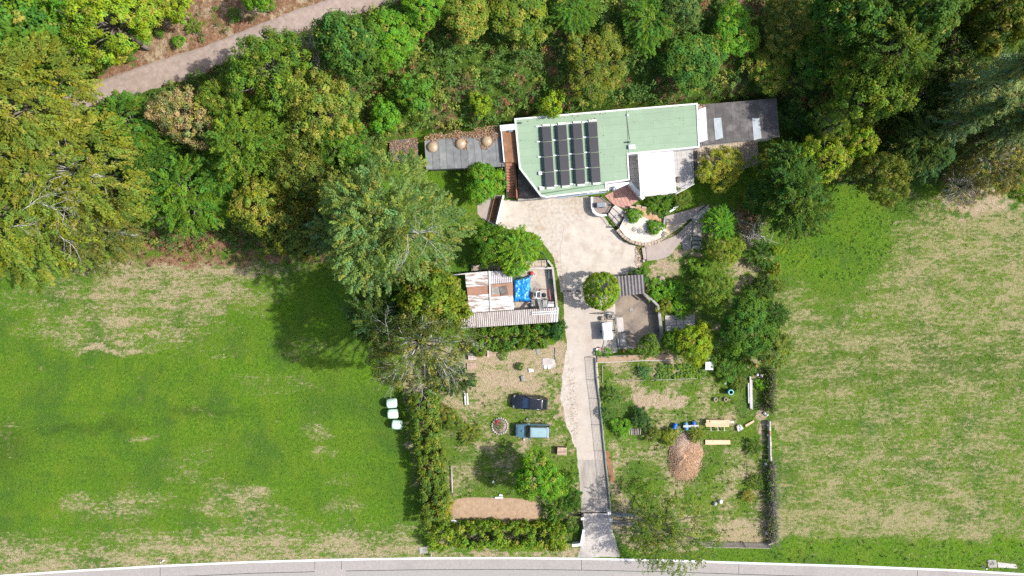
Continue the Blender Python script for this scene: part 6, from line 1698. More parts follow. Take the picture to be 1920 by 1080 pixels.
HARD = [p for p in ([(1056, 546), (1162, 546), (1158, 660), (1120, 668), (1131, 810), (1144, 962), (1163, 1050), (1080, 1050), (1092, 962), (1079, 820), (1064, 660)],
        [(934, 376), (1108, 368), (1150, 432), (1205, 460), (1205, 500), (1160, 547), (1052, 548), (1036, 478), (1000, 436), (928, 420)],
        [(1153, 556), (1209, 548), (1234, 572), (1244, 655), (1158, 655)], [(880, 503), (1048, 500), (1048, 614), (862, 616)],
        [(1160, 390), (1200, 380), (1250, 400), (1335, 384), (1300, 440), (1240, 490), (1205, 490)], [(880, 360), (945, 360), (928, 425), (890, 415)],
        [(1245, 588), (1305, 588), (1303, 616), (1248, 624)], [(838, 932), (1018, 930), (1018, 980), (838, 984)])]
def open_region(px, py):
    k = ~inpoly(px, py, HILL_N) & ~inpoly(px, py, BUILT)
    ey = np.interp(px, [e[0] for e in EDGE], [e[1] for e in EDGE])
    k &= py < ey - 4
    for h_ in HARD: k &= ~inpoly(px, py, h_)
    k &= (px > -30) & (px < 1950)
    return np.where(k, 1.0, 0)
def grass_region(px, py):
    dry, lush, lit, soil, dark = covers(px, py)
    return open_region(px, py) * np.clip(0.9 - 1.6 * dry - soil, 0.04, 1)
def grass_col(px, py, r):
    dry, lush, lit, soil, dark = covers(px, py)
    n = len(px)
    d = np.array([[0.105, 0.165, 0.028]]); v = np.array([[0.096, 0.212, 0.014]])
    c = d + (v - d) * lush[:, None]
    tone = fbm(px / 75, py / 48, 521)[:, None]; c = c * (0.62 + 0.76 * tone) * np.where(tone > .5, np.array([[1.15, 1.0, .9]]), 1.0)
    st = np.array([[0.40, 0.335, 0.20]])
    isd = (r.random(n) < np.clip((dry - .2) * 1.1 + soil * .8, 0, .9) * (0.5 + fbm(px / 9, py / 7, 501)))
    c = np.where(isd[:, None], st, c)
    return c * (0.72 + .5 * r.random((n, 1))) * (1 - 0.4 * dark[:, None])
scatter("grass", 230000, grass_region, (0.02, 0.14), 0.17, grass_col, 47, flat=.55)
def weed_region(px, py):
    k = open_region(px, py) * (inpoly(px, py, LOT_E) | inpoly(px, py, LOT_W) | inpoly(px, py, [(1205, 470), (1340, 380), (1450, 400), (1455, 660), (1240, 660), (1238, 560), (1190, 500)]) | (inpoly(px, py, FIELD_E) & (blob(px, py, 1560, 430, 130, 95) > .35)) | ((py > 1012) & (px > 1440)))
    dry, lush, lit, soil, dark = covers(px, py)
    return k * np.clip(1.1 * (fbm(px / 16, py / 16, 601) - .30) - soil * .8, 0, 1)
def weed_col(px, py, r):
    f = fbm(px / 22, py / 22, 611)[:, None]
    g = np.where(f > .5, np.array([[0.115, 0.20, 0.036]]), np.array([[0.072, 0.135, 0.032]]))
    g = np.where(f > .62, np.array([[0.20, 0.19, 0.06]]), g)
    g = np.where((blob(px, py, 1560, 430, 150, 110) > .2)[:, None], np.array([[0.115, 0.235, 0.034]]), g)
    return g * (.75 + .5 * r.random((len(px), 1)))
scatter("weeds", 95000, weed_region, (0.0, 0.22), 0.17, weed_col, 53, clump=6, crad=.22)

# fallen leaves on the lean-to roof, the store and along the drive
def litter(name, polys, n, zf, seed, size=.16):
    r = np.random.default_rng(seed); out = []
    for poly, z, dens in polys:
        a = np.array(poly); bx = a.min(0); tx = a.max(0); m = int(n * dens)
        px = r.uniform(bx[0], tx[0], m); py = r.uniform(bx[1], tx[1], m)
        k = inpoly(px + 14 * (fbm(px / 14, py / 14, seed) - .5), py + 16 * (fbm(px / 11, py / 14, seed + 4) - .5), poly)
        px, py = px[k], py[k]; f = (H - z) / H / S
        out.append(np.stack([(px - 960) * f, (540 - py) * f, z + r.uniform(.01, .10, len(px))], -1))
    C = np.concatenate(out); k = len(C)
    Nn = unit(r.normal(0, .4, C.shape) + np.array([0, 0, 1])); A = r.normal(0, 1, C.shape); A -= Nn * np.sum(A * Nn, -1, keepdims=True)
    L = size * r.uniform(.6, 1.3, k); V, F = leaf_quads(C, A, Nn, L, L * .6)
    o = npmesh(name, V, F, "cover")
    c = np.array([[0.40, 0.24, 0.14]]) * r.uniform(.45, 1.3, (k, 1)); c = np.where(r.random((k, 1)) < .25, np.array([[0.50, 0.36, 0.24]]), c)
    put_tint(o.data, np.clip(c, 0, 1), k); tagp(o, kind="stuff")
litter("leaf_litter", [([(796, 262), (822, 258), (838, 256), (862, 258), (880, 250), (895, 262), (905, 282), (918, 278), (930, 262), (940, 255), (940, 244), (850, 246), (796, 256)], 2.74, 1.0), ([(850, 262), (876, 260), (878, 282), (852, 282)], 2.74, .12),
       ([(730, 263), (784, 258), (785, 302), (762, 300), (750, 285), (740, 275), (732, 304)], 2.52, .35), ([(796, 254), (940, 236), (940, 250), (796, 266)], 2.9, .6), ([(966, 223), (1306, 194), (1306, 197), (966, 226.5)], 3.61, .12), ([(1308, 196), (1322, 195), (1318, 206), (1310, 206)], 3.45, .03), ([(966, 226), (1306, 196), (1310, 274), (1180, 288), (1178, 336), (1010, 364), (974, 312)], 3.61, .015)], 3800, None, 61)
litter("drive_leaves", [([(1190, 460), (1205, 462), (1206, 500), (1192, 498)], .05, .25), ([(1036, 480), (1052, 500), (1056, 600), (1062, 640), (1050, 640), (1044, 560)], .04, .4), ([(1064, 690), (1078, 690), (1086, 800), (1076, 830), (1066, 760)], .04, .2), ([(1000, 440), (1020, 460), (1040, 500), (1030, 470)], .04, .1), ([(1115, 700), (1123, 700), (1132, 800), (1142, 955), (1134, 955), (1126, 820)], .05, .25)], 1400, None, 62, .12)

# ------------------------------------------------------------------ cars
def make_car(name, label, px, py, rot, Lg, Wd, Ht, mats, boxy):
    """car with its nose along -x, lofted from cross-sections"""
    x0, y0 = G(px, py, 0.8)
    root = thing(name, label, "car", (x0, y0, 0.03))
    ORG[root.name] = Vector((0, 0, 0))                   # parts are modelled about the car's own origin
    root.rotation_euler = (0, 0, rot)
    h = Lg / 2; w = Wd / 2
    belt = Ht * 0.60
    # lower body: station x, half width, top z at centre
    if boxy:
        st_ = [(-h, .80, .62), (-h + .10, .90, .80), (-h + .35, .96, .90), (-h + 0.9, .99, .96), (-h + 1.35, 1.0, 1.02), (-0.2, 1.0, 1.03), (0.8, 1.0, 1.03), (h - .5, .99, 1.03), (h - .15, .96, 1.0), (h, .90, .9)]
    else:
        st_ = [(-h, .66, .58), (-h + .12, .82, .72), (-h + .38, .93, .84), (-h + 0.9, .98, .93), (-h + 1.35, 1.0, .99), (-0.2, 1.0, 1.02), (0.8, 1.0, 1.05), (h - .6, .97, 1.06), (h - .2, .90, 1.02), (h, .76, .88)]
    sec = []
    for x, kw, kz in st_:
        ww = w * kw; zt = belt * kz / 1.0 * (1.0 if kz < 1 else 1.0)
        sec.append([(x, -ww * .88, .28), (x, -ww * .99, .42), (x, -ww, belt * .55), (x, -ww * .985, zt * .86), (x, -ww * .90, zt * .97), (x, -ww * .55, zt * 1.01), (x, 0, zt * 1.025),
                    (x, ww * .55, zt * 1.01), (x, ww * .90, zt * .97), (x, ww * .985, zt * .86), (x, ww, belt * .55), (x, ww * .99, .42), (x, ww * .88, .28)])
    def loft(secs, close=True):
        vs = [p for s_ in secs for p in s_]; n = len(secs[0]); fs = []
        for i in range(len(secs) - 1):
            for k in range(n - 1): fs.append((i * n + k, i * n + k + 1, (i + 1) * n + k + 1, (i + 1) * n + k))
            fs.append((i * n + n - 1, i * n, (i + 1) * n, (i + 1) * n + n - 1))
        fs.append(tuple(range(n))); fs.append(tuple((len(secs) - 1) * n + k for k in range(n - 1, -1, -1)))
        return MB().add(vs, fs, True)
    body = loft(sec).build("body", mats['paint'], root)
    b = body.modifiers.new("sub", 'SUBSURF'); b.levels = 1; b.render_levels = 1
    # cabin
    if boxy: xs_ = (-h + 1.36, -h + 1.88, h - .30, h - .06)
    else: xs_ = (-h + 1.38, -h + 2.15, h - .75, h - .16)
    rw = w * (.76 if boxy else .74); bw = w * .93
    zb = belt * 1.0; zr = Ht
    def cab(x, half, z): return (x, half, z)
    A0 = [(xs_[0], -bw * .9, zb), (xs_[0], bw * .9, zb)]; A1 = [(xs_[1], -rw, zr - .05), (xs_[1], rw, zr - .05)]
    B1 = [(xs_[2], -rw * .97, zr - .05), (xs_[2], rw * .97, zr - .05)]; B0 = [(xs_[3], -bw * .9, zb), (xs_[3], bw * .9, zb)]
    mid = (xs_[0] + xs_[3]) / 2
    # glasshouse core in dark trim
    core = [A0[0], A0[1], B0[1], B0[0], A1[0], A1[1], B1[1], B1[0]]
    core = [(p[0], p[1], p[2] - (0.06 if i < 4 else 0)) for i, p in enumerate(core)]
    cb = MB().add(core, [(3, 2, 1, 0), (4, 5, 6, 7), (0, 1, 5, 4), (2, 3, 7, 6), (0, 4, 7, 3), (1, 2, 6, 5)]).build("cabin", mats['trim'], root, bevel=0.05)
    def lift(quad, d, n):  # thin plate standing d proud of a quad
        return MB().sheet(quad, 6, 6, n, d)
    def plateq(name_, q, mat, off, nrm, par=root):
        nv = Vector(nrm).normalized() * off
        q = [tuple(Vector(p) + nv) for p in q]
        back = [tuple(Vector(p) - nv.normalized() * 0.03) for p in q]
        return MB().add(list(q) + back, [(0, 1, 2, 3), (7, 6, 5, 4), (0, 4, 5, 1), (1, 5, 6, 2), (2, 6, 7, 3), (3, 7, 4, 0)]).build(name_, mat, par, bevel=0.012)
    def lerp(a, b_, t): return tuple(a[i] + (b_[i] - a[i]) * t for i in range(3))
    ws = [lerp(A0[0], A0[1], .05), lerp(A0[0], A0[1], .95), lerp(A1[0], A1[1], .95), lerp(A1[0], A1[1], .05)]
    wsn = (-(zr - zb), 0, xs_[1] - xs_[0]); plateq("windscreen", ws, mats['glass'], 0.02, wsn)
    rws = [lerp(B0[0], B0[1], .1), lerp(B0[0], B0[1], .9), lerp(B1[0], B1[1], .9), lerp(B1[0], B1[1], .1)]
    plateq("rear_window", rws, "glass_dark", 0.02, (zr - zb, 0, xs_[3] - xs_[2]))
    for s_ in (0, 1):
        sg = -1 if s_ == 0 else 1
        nrm = (0, sg * (zr - zb), (bw - rw))
        for t0, t1 in ((.12, .38), (.42, .66), (.70, .93)):
            lo0 = lerp(A0[s_], B0[s_], t0); lo1 = lerp(A0[s_], B0[s_], t1); hi0 = lerp(A1[s_], B1[s_], max(0.01, t0 - .04)); hi1 = lerp(A1[s_], B1[s_], min(.99, t1 + .02))
            q = [lerp(lo0, hi0, .12), lerp(lo1, hi1, .12), lerp(lo1, hi1, .86), lerp(lo0, hi0, .86)]
            plateq("side_window", q, "glass_dark", 0.02, nrm)
    # roof panel, slightly domed
    c4 = [(xs_[1] - .04, -rw * 1.0, zr - .04), (xs_[2] + .06, -rw * .97, zr - .04), (xs_[2] + .06, rw * .97, zr - .04), (xs_[1] - .04, rw * 1.0, zr - .04)]
    rf_ = MB().sheet(c4, 10, 8, lambda u, v: 0.06 * (1 - (2 * v - 1) ** 4) * (1 - .6 * (2 * u - 1) ** 4), 0.05).build("roof_panel", mats['roof'], root)
    rf_.data.polygons.foreach_set("use_smooth", [True] * len(rf_.data.polygons))
    if boxy:
        MB().obox((xs_[2] + .0, 0), .26, rw * 1.9, zr - .03, zr + .03).build("roof_spoiler", mats['roof'], root, bevel=0.02)
    for sg in (-1, 1):
        r0 = MB().tube((xs_[1] + .15, sg * rw * .93, zr + .07), (xs_[2] - .1, sg * rw * .91, zr + .07), .022).build("roof_rail", mats['rail'], root)
        wm = MB().obox((xs_[0] + .35, sg * (w + .06)), .18, .22, belt * .98, belt * .98 + .17).build("wing_mirror", mats['paint'], root, bevel=0.04)
        MB().obox((-h + (.22 if boxy else .30), sg * w * .70), .26, .30, belt * .70, belt * .79).build("headlight", "lamp_glass", root, bevel=0.04)
        MB().obox((h - (.05 if boxy else .14), sg * w * .80), .14, .16, belt * .72, belt * 1.0).build("tail_light", "lamp_red", root, bevel=0.03)
        for xx in (-h + .85, h - .90):
            wh = MB().lathe((xx, sg * (w - .11), .335), [(.20, -.11 * sg), (.335, -.10 * sg), (.335, .10 * sg), (.22, .11 * sg)], 20, axis='y').build("wheel", "tyre_rubber", root)
            MB().lathe((xx, sg * (w - .11), .335), [(.21, .085 * sg), (.19, .125 * sg), (.05, .13 * sg)], 14, axis='y').build("rim", "alloy", wh)
    MB().obox((-h + .02, 0), .12, Wd * .80, .30, .48).build("front_bumper", mats['trim'], root, bevel=0.03)
    MB().obox((h - .02, 0), .12, Wd * .82, .32, .55).build("rear_bumper", mats['trim'], root, bevel=0.03)
    MB().obox((-h + .05, 0), .06, .9, .52, .62).build("grille", "trim_black", root)
    if boxy: MB().obox((-h + .95, 0), .30, .28, belt * 1.02, belt * 1.02 + .05).build("bonnet_scoop", mats["paint"], root, bevel=0.02)
    MB().obox((h + .05, 0), .02, .52, .6, .71).build("number_plate", "white_plastic", root)
    for sg in (-1, 1):                                                     # wiper arms
        MB().tube((xs_[0] - .02, sg * .35 - .1, zb + .03), (xs_[0] + .30, sg * .35 + .25, zb + .27), .012, n=4).build("wiper", "trim_black", root)
    return root
make_car("parked_car", "black car with glossy roof and blue tinted windscreen, upper of the two", 993.5, 755, math.radians(-4.5), 4.65, 1.88, 1.58,
         dict(paint="paint_black", roof="paint_black", glass="glass_blue", trim="trim_black", rail="alloy"), False)
make_car("parked_car", "boxy grey-blue car with roof paled by painted glare, lower of the two", 998.5, 808, math.radians(-0.8), 4.45, 1.85, 1.80,
         dict(paint="paint_teal", roof="paint_teal_glare", glass="glass_dark", trim="trim_black", rail="trim_black"), True)

# ------------------------------------------------------------------ wrapped bales
for k, (px, py, rz) in enumerate(((734, 757, .1), (736, 777, .06), (744, 797.5, -.05))):
    q = G(px, py, 1.1)
    b = thing("silage_bale", ["topmost of three pale green wrapped bales on the west meadow", "middle one of three pale green wrapped bales on the west meadow", "lowest of three pale green wrapped bales beside the long hedge"][k], "bale", (*q, 0.03), "wrapped silage bales")
    ORG[b.name] = Vector((0, 0, 0)); b.rotation_euler = (0, 0, rz)
    prof = [(.30, -.66), (.50, -.645), (.57, -.60), (.615, -.50), (.63, -.30), (.635, 0), (.63, .30), (.615, .50), (.57, .60), (.50, .645), (.30, .66)]
    vs = []; fs = []; N = 28
    for i, (r_, t) in enumerate(prof):
        for j in range(N):
            a = 2 * math.pi * j / N
            zz = .62 + (r_ * 1.0) * math.sin(a); zz = max(zz, 0.0)
            rr = r_ * (1 + .02 * math.sin(a * 9 + i))
            vs.append((t * 1.02, rr * math.cos(a) * .98, max(.62 + rr * math.sin(a), 0)))
    for i in range(len(prof) - 1):
        for j in range(N): fs.append((i * N + j, i * N + (j + 1) % N, (i + 1) * N + (j + 1) % N, (i + 1) * N + j))
    fs += [tuple(range(N)), tuple((len(prof) - 1) * N + j for j in range(N - 1, -1, -1))]
    MB().add(vs, fs, True).build("wrap", "bale_wrap", b)
    for sg in (-1, 1):
        MB().lathe((0, 0, 0), [(.02, 0), (.02, 0)], 4)
        e = MB()
        for j in range(12):
            a = 2 * math.pi * j / 12
            e.tube((sg * .67, .08 * math.cos(a), .62 + .08 * math.sin(a)), (sg * .66, .44 * math.cos(a + .4), .62 + .44 * math.sin(a + .4)), .012, n=4)
        e.build("folded_end", "bale_wrap", b)

# ------------------------------------------------------------------ white covered trailer, planters by the stained yard
tl = thing("box_trailer", "white covered box trailer parked by the stained yard", "trailer", (*G(1138, 621, 1.2), 0))
MB().prism(GL([(1128.5, 606), (1145.5, 604.5), (1149, 636), (1131.5, 638)], 1.35), .50, 1.15).build("box", "machine_grey", tl, bevel=0.03)
c4 = [(*G(1128, 605.5, 1.4), 1.3), (*G(1146, 604, 1.4), 1.3), (*G(1149.5, 636, 1.4), 1.3), (*G(1131, 638.5, 1.4), 1.3)]
cvr = MB().sheet(c4, 8, 12, lambda u, v: 0.16 * (1 - (2 * u - 1) ** 4) * (1 - (2 * v - 1) ** 4) + .03 * math.sin(7 * u + 9 * v), .10).build("cover", "white_sheet", tl)
cvr.data.polygons.foreach_set("use_smooth", [True] * len(cvr.data.polygons))
for p in ((1129, 622), (1149.5, 620)):
    MB().lathe((*G(p[0], p[1], .3), .3), [(.28, -.08), (.28, .08)], 16, axis='y').build("wheel", "tyre_rubber", tl)
MB().tube((*G(1140, 638, .5), .45), (*G(1137, 651, .5), .45), .05).build("drawbar", "grey_metal", tl)
MB().tube((*G(1137, 651, .5), .05), (*G(1137, 651, .5), .55), .04).build("jockey_wheel", "grey_metal", tl)
for k, (px, py, lb) in enumerate(((1131.5, 597.5, "left hexagonal concrete planter above the white trailer"), (1144, 593.5, "right round planter filled with plants above the white trailer"))):
    q = G(px, py, .45); n_ = 6 if k == 0 else 16
    p_ = thing("planter", lb, "planter", (*q, .02))
    MB().lathe((*q, .02), [(.27, 0), (.34, .42), (.34, .48), (.26, .48), (.24, .36), (.01, .36)], n_, smooth=k == 1).build("pot", "stone_grey", p_)
    MB().lathe((*q, .36), [(.235, 0), (.2, .03), (.01, .05)], 12).build("soil", "tan_paver" if k == 0 else "dark_paver", p_)
for px, py, m_, lb in ((1120.5, 656, "white_plastic", "small white pot at the top of the drive fence"), (1126.5, 654, "brick_red", "terracotta and white pot beside the small white pot")):
    q = G(px, py, .3); tagp(MB().lathe((*q, .02), [(.17, 0), (.24, .32), (.24, .36), (.19, .36), (.17, .26), (.01, .26)], 16).build("flower_pot", m_, org=(*q, .02)), lb, "pot")
tagp(MB().lathe((*G(1170, 658.5, .3), .02), [(.12, 0), (.17, .25), (.14, .25), (.01, .2)], 12).build("flower_pot", "orange_plastic"), "orange pot under the stained yard's south fence", "pot")
# odd stones in the upper garden
for px, py, r_, lb in ((1254, 567, .34, "pale tree stump among weeds behind the yard wall"), (1241, 585, .22, "round pale post top on the curving yard wall"), (1241, 523, .42, "large tan boulder below the garden path"), (1206.5, 489.5, .18, "white stone block at the foot of the path slab")):
    q = G(px, py, .3); b = MB(); n0 = np.random.default_rng(int(px))
    b.lathe((*q, 0), [(r_ * .9, 0), (r_, .15), (r_ * .92, .3), (r_ * .5, .36), (.02, .37)], 9)
    b.v = [(x + n0.normal(0, .03), y + n0.normal(0, .03), z + n0.normal(0, .015)) for x, y, z in b.v]
    tagp(b.build("garden_stone", "pale_slab" if r_ < .4 else "stone_tan"), lb, "stone")

# ------------------------------------------------------------------ parking lot: pallets, slabs, flower ring, soil patch
def pallet(px, py, z, rot, label, n=7, w=1.2, d=0.9, lay=1, mat="pallet_wood", name="pallet"):
    q = G(px, py, z + .15 * lay)
    t = thing(name, label, "pallet", (*q, z), None)
    ORG[t.name] = Vector((0, 0, 0)); t.rotation_euler = (0, 0, rot)
    for l in range(lay):
        z0 = l * .15
        for k in (-1, 0, 1): MB().obox((k * (w / 2 - .06), 0), .10, d, z0 + .02, z0 + .12).build("block", "post_wood", t)
        for k in range(n):
            y = -d / 2 + d * (k + .5) / n
            MB().obox((random.uniform(-.015, .015), y), w, d / n * .72, z0 + .12, z0 + .145).build("deck_board", mat, t)
    return t
def bricks(px, py, z, w, d, nx, ny, lay, mat, t):
    q = G(px, py, z)
    for l in range(lay):
        for i in range(nx):
            for j in range(ny):
                if l == lay - 1 and random.random() < .25: continue
                MB().obox((q[0] + (i - (nx - 1) / 2) * w, q[1] + (j - (ny - 1) / 2) * d), w * .92, d * .9, z + l * .14, z + l * .14 + .13, random.uniform(-.04, .04)).build("block", mat, t)
pallet(884, 686.5, .03, .04, "weathered pallet at the bottom of the stacked pallets row", 6, 1.15, .85)
pallet(886, 667, .03, .05, "pallet of pale blocks left of the brick pallet", 6, 1.1, 1.0)
t = thing("block_stack", "stack of pale blocks on the left pallet", "blocks", (*G(886, 668), .18)); bricks(885.5, 668, .18, .34, .3, 3, 3, 2, "brick_pale", t)
pallet(902, 664, .03, .02, "pallet under the reddish bricks", 6, 1.1, .85)
t = thing("brick_stack", "low stack of reddish bricks on the middle pallet", "bricks", (*G(902, 664), .18)); bricks(902, 664, .18, .26, .2, 4, 4, 2, "brick_red", t)
pallet(921, 662, .03, .06, "rightmost pallet in the row with pale boards", 7, 1.15, .8)
t = thing("block_stack", "few pale blocks on the left of the rightmost pallet", "blocks", (*G(916, 663), .18)); bricks(915, 663, .18, .22, .26, 1, 3, 2, "brick_pale", t)
pallet(1054, 846.5, .03, -.03, "stack of bright pallets beside the walnut tree", 6, 1.2, 1.0, lay=5, mat="pallet_wood")
def slab(px4, z0, z1, mat, label, cat="slab", name="stone_slab"):
    return tagp(MB().prism(GL(px4, z1), z0, z1).build(name, mat), label, cat)
slab([(1017, 672), (1028, 671), (1041, 675), (1042, 688), (1034, 691), (1017, 690)], 0, .07, "pale_slab", "large pale concrete base at the parking lot's northeast corner")
slab([(998, 648), (1001, 647), (1003, 656), (999, 657)], .0, .12, "white_wall", "small white board below the dense hedge", "board")
slab([(1004, 646), (1011, 646), (1013, 664), (1007, 666)], .0, .05, "stone_grey", "grey worn mat right of the small white board", "mat")
slab([(991, 691), (1000, 692), (1001, 697), (992, 698)], .0, .16, "white_wall", "white slab lying in the dry grass above the black car")
for px, lb in ((1022.5, "left white paver at the concrete base's lower edge"), (1029.5, "right white paver pair at the concrete base's lower edge")):
    slab([(px - 2.2, 685), (px + 2.8, 684.5), (px + 3, 691), (px - 2, 691.5)], .06, .16, "white_wall", lb, "paver")
tagp(MB().tube((*G(1040.5, 652, .1), .06), (*G(1041.5, 680, .1), .06), .05).build("metal_pipe", "grey_metal"), "grey pipe lying on the concrete base", "pipe")
tagp(MB().obox(G(980, 710, .2), .45, .75, .03, .25, .2).build("scrap_bag", "stone_grey", bevel=.08), "grey bag lying in the bare patch above the black car", "bag")
for px, lb in ((871, "left white pipe half under the dark juniper"), (875.5, "right white pipe half under the dark juniper")):
    tagp(MB().tube((*G(px, 737, .2), .14), (*G(px + 1.5, 759, .2), .14), .11, n=10).build("white_pipe", "white_wall"), lb, "pipe")
fr = thing("flower_ring", "ring of pale stones around a small flower bed", "flower bed", (*G(937, 799), 0))
q = G(937, 799, .1)
for k in range(22):
    a = 2 * math.pi * k / 22
    b = MB().lathe((q[0] + 1.02 * math.cos(a), q[1] + 1.02 * math.sin(a), 0), [(.13, 0), (.15, .08), (.1, .16), (.01, .18)], 7)
    b.v = [(x + random.gauss(0, .02), y + random.gauss(0, .02), z) for x, y, z in b.v]
    b.build("edging_stone", "pale_slab", fr)
MB().lathe((*q, 0), [(.9, 0), (.85, .1), (.4, .14), (.01, .15)], 16).build("bed_soil", "gravel_red", fr)
n0 = np.random.default_rng(77); C = np.stack([q[0] + n0.normal(0, .4, 260), q[1] + n0.normal(0, .4, 260), n0.uniform(.15, .4, 260)], -1) - np.array([*G(937, 799), 0])
Nn = unit(n0.normal(0, .5, C.shape) + np.array([0, 0, 1])); A = n0.normal(0, 1, C.shape)
V, F = leaf_quads(C, A, Nn, n0.uniform(.1, .22, 260), n0.uniform(.07, .12, 260)); o = npmesh("foliage", V, F, "leaf", fr); put_tint(o.data, n0.random((260, 3)), 260); o.color = (0.09, 0.11, 0.05, .2)
fl = MB()
for k in range(10): fl.lathe((q[0] - .25 + random.gauss(0, .16), q[1] + .55 + random.gauss(0, .14), .3), [(.02, 0), (.09, .03), (.05, .07), (.01, .08)], 7)
fl.build("red_flowers", "flower_red", fr)
# soil patch, low mound
nu, nv = 60, 18; vs = []; fs = []
for j in range(nv + 1):
    for i in range(nu + 1):
        u = i / nu * 2 - 1; v = j / nv * 2 - 1
        rx = 88 * (1 - .06 * abs(v) ** 3); px = 928 + u * rx * math.sqrt(max(0.02, 1 - .25 * v * v)) + 3 * (float(fbm(u * 5, v * 4, 4)) - .5); py = 956 + v * 24 * (1 - .16 * abs(u) ** 5) + 3 * (float(fbm(u * 7, v * 3, 9)) - .5) + u * 2
        e = (1 - abs(u) ** 6) * (1 - abs(v) ** 4); z = -.05 + .16 * e ** .5 + .07 * (float(fbm(u * 22, v * 7, 12)) - .5) * e
        vs.append((*G(px, py, z), z))
W_ = nu + 1
for j in range(nv):
    for i in range(nu): fs.append((j * W_ + i, j * W_ + i + 1, (j + 1) * W_ + i + 1, (j + 1) * W_ + i))
tagp(MB().add(vs, fs, True).build("soil_bed", "mound_soil"), kind="structure")
for px4, lb in (([(928, 932), (943, 931.5), (943, 934.5), (928, 935)], "white board lying along the soil patch's upper edge"), ([(936, 927), (942, 927.5), (942, 930.5), (936, 930)], "small white block above the soil patch"),
                ([(846, 975), (858, 976), (858, 979), (846, 979)], "white stone at the soil patch's lower left end"), ([(927.5, 972), (931.5, 972), (931.5, 980), (927.5, 980)], "grey stake on the soil patch's lower edge")):
    slab(px4, .0, .2, "white_wall", lb, "board", "edge_board")
tagp(MB().tube((*G(846.5, 874, .3), .25), (*G(848, 924, .3), .25), .07).build("metal_pipe", "timber_white"), "long pale pipe lying right of the long hedge", "pipe")
tagp(MB().lathe((*G(924.5, 904, .3), 0), [(.16, 0), (.18, .2), (.15, .3), (.02, .32)], 14).build("garden_lamp", "white_plastic"), "round white lamp dome left of the walnut's shadow", "lamp")
for px, py, lb in ((988.5, 786, "pale stone between the two cars"), (982, 824, "white stone in front of the blue-grey car")):
    tagp(MB().lathe((*G(px, py, .1), 0), [(.2, 0), (.2, .1), (.1, .18), (.01, .2)], 8).build("garden_stone", "pale_slab"), lb, "stone")

# ------------------------------------------------------------------ gate, drive fence, white wall
fn = thing("drive_fence", "metal mesh fence on a kerb along the drive's east side", "fence", (*G(1130, 810), 0))
fpx = [(1116, 672), (1119, 715), (1124, 750), (1129, 800), (1134, 850), (1139, 900), (1145, 962)]
fw = GL(fpx, 1.2)
MB().wall(GL(fpx, .25), .2, -.1, .22).build("kerb", "concrete_wall", fn)
for a, b_ in zip(fw[:-1], fw[1:]):
    L = math.dist(a, b_); kk = max(1, round(L / 2.4))
    for k in range(kk): 
        p = (a[0] + (b_[0] - a[0]) * k / kk, a[1] + (b_[1] - a[1]) * k / kk); MB().obox(p, .07, .07, 0, 1.3).build("post", "green_metal", fn)
    for z in (.3, .5, .7, .9, 1.1): MB().tube((*a, z), (*b_, z), .012, n=4).build("wire", "green_metal", fn)
    MB().tube((*a, 1.25), (*b_, 1.25), .03, n=6).build("top_rail", "grey_metal", fn)
    vw = MB(); kk = int(L / .2)
    for k in range(kk): vw.tube((a[0] + (b_[0] - a[0]) * k / kk, a[1] + (b_[1] - a[1]) * k / kk, .25), (a[0] + (b_[0] - a[0]) * k / kk, a[1] + (b_[1] - a[1]) * k / kk, 1.25), .008, n=3)
    tagp(vw.build("mesh_wires", "green_metal", fn), kind="stuff")
MB().wall(GL([(1116, 672), (1150, 667), (1200, 664.5)], 1.2), .05, 1.15, 1.22).build("top_rail", "green_metal", fn)
for p in ((1133, 669.5), (1150, 667), (1175, 665.8), (1200, 664.5)): MB().obox(G(*p, 1.2), .07, .07, 0, 1.25).build("post", "green_metal", fn)
bd = thing("raised_border", "long narrow sandy border with board edge above the vegetable beds", "garden bed", (*G(1195, 673), 0))
MB().prism(GL([(1120, 668), (1200, 665.5), (1262, 664), (1262, 674.5), (1120, 679)], .2), -.1, .2).build("sand_fill", "mound_soil", bd)
MB().wall(GL([(1118, 680), (1202, 676.5), (1262, 675)], .3), .08, -.1, .3).build("edge_board", "timber_white", bd)
for a, b_, lb in (((1129, 685), (1129.5, 718), "upright pale board edging by the fence's upper end"), ((1196, 683), (1197.5, 707), "white board edging beside the leek patch"), ((1155, 714), (1210, 713), "long thin pale board under the vegetable beds' west half"), ((1222, 713), (1320, 709), "long thin pale board under the vegetable beds' east half"), ((1262, 672), (1330, 673), "pale board along the top edge near the white table")):
    tagp(MB().wall(GL([a, b_], .15), .07, -.05, .15).build("edge_board", "timber_old"), lb, "board")
slab([(1133, 846), (1143, 845), (1150, 890), (1152, 905), (1143, 903), (1140, 880)], -.1, .06, "rust_floor", "narrow rust brown bed along the fence's lower half", "garden bed", "side_bed")

gp_ = [(1092, 972.5, .42, .42, "white square gate pillar on the drive's west side"), (1142.5, 962.5, .46, .42, "upper white gate pillar on the drive's east side"), (1145.5, 975.5, .42, .42, "lower white gate pillar on the drive's east side")]
for px, py, w_, d_, lb in gp_:
    t = thing("gate_pillar", lb, "pillar", (*G(px, py, 1.3), 0), "white gate pillars")
    MB().obox(G(px, py, 1.4), w_ * .85, d_ * .85, -.1, 1.4).build("shaft", "white_wall", t)
    MB().frust(G(px, py, 1.5), w_, d_, 1.4, 1.52, 0, .8).build("cap", "white_wall", t)
gl = thing("gate_lamp", "black round lamp on the west gate pillar's upper side", "lamp", (*G(1090.5, 966, 1.3), 0))
MB().tube((*G(1090.5, 966, 1.2), 0), (*G(1090.5, 966, 1.2), 1.3), .05).build("post", "black_metal", gl)
MB().lathe((*G(1090.5, 966, 1.5), 1.3), [(.1, 0), (.28, .1), (.3, .3), (.18, .42), (.03, .48)], 14).build("lantern", "black_metal", gl)
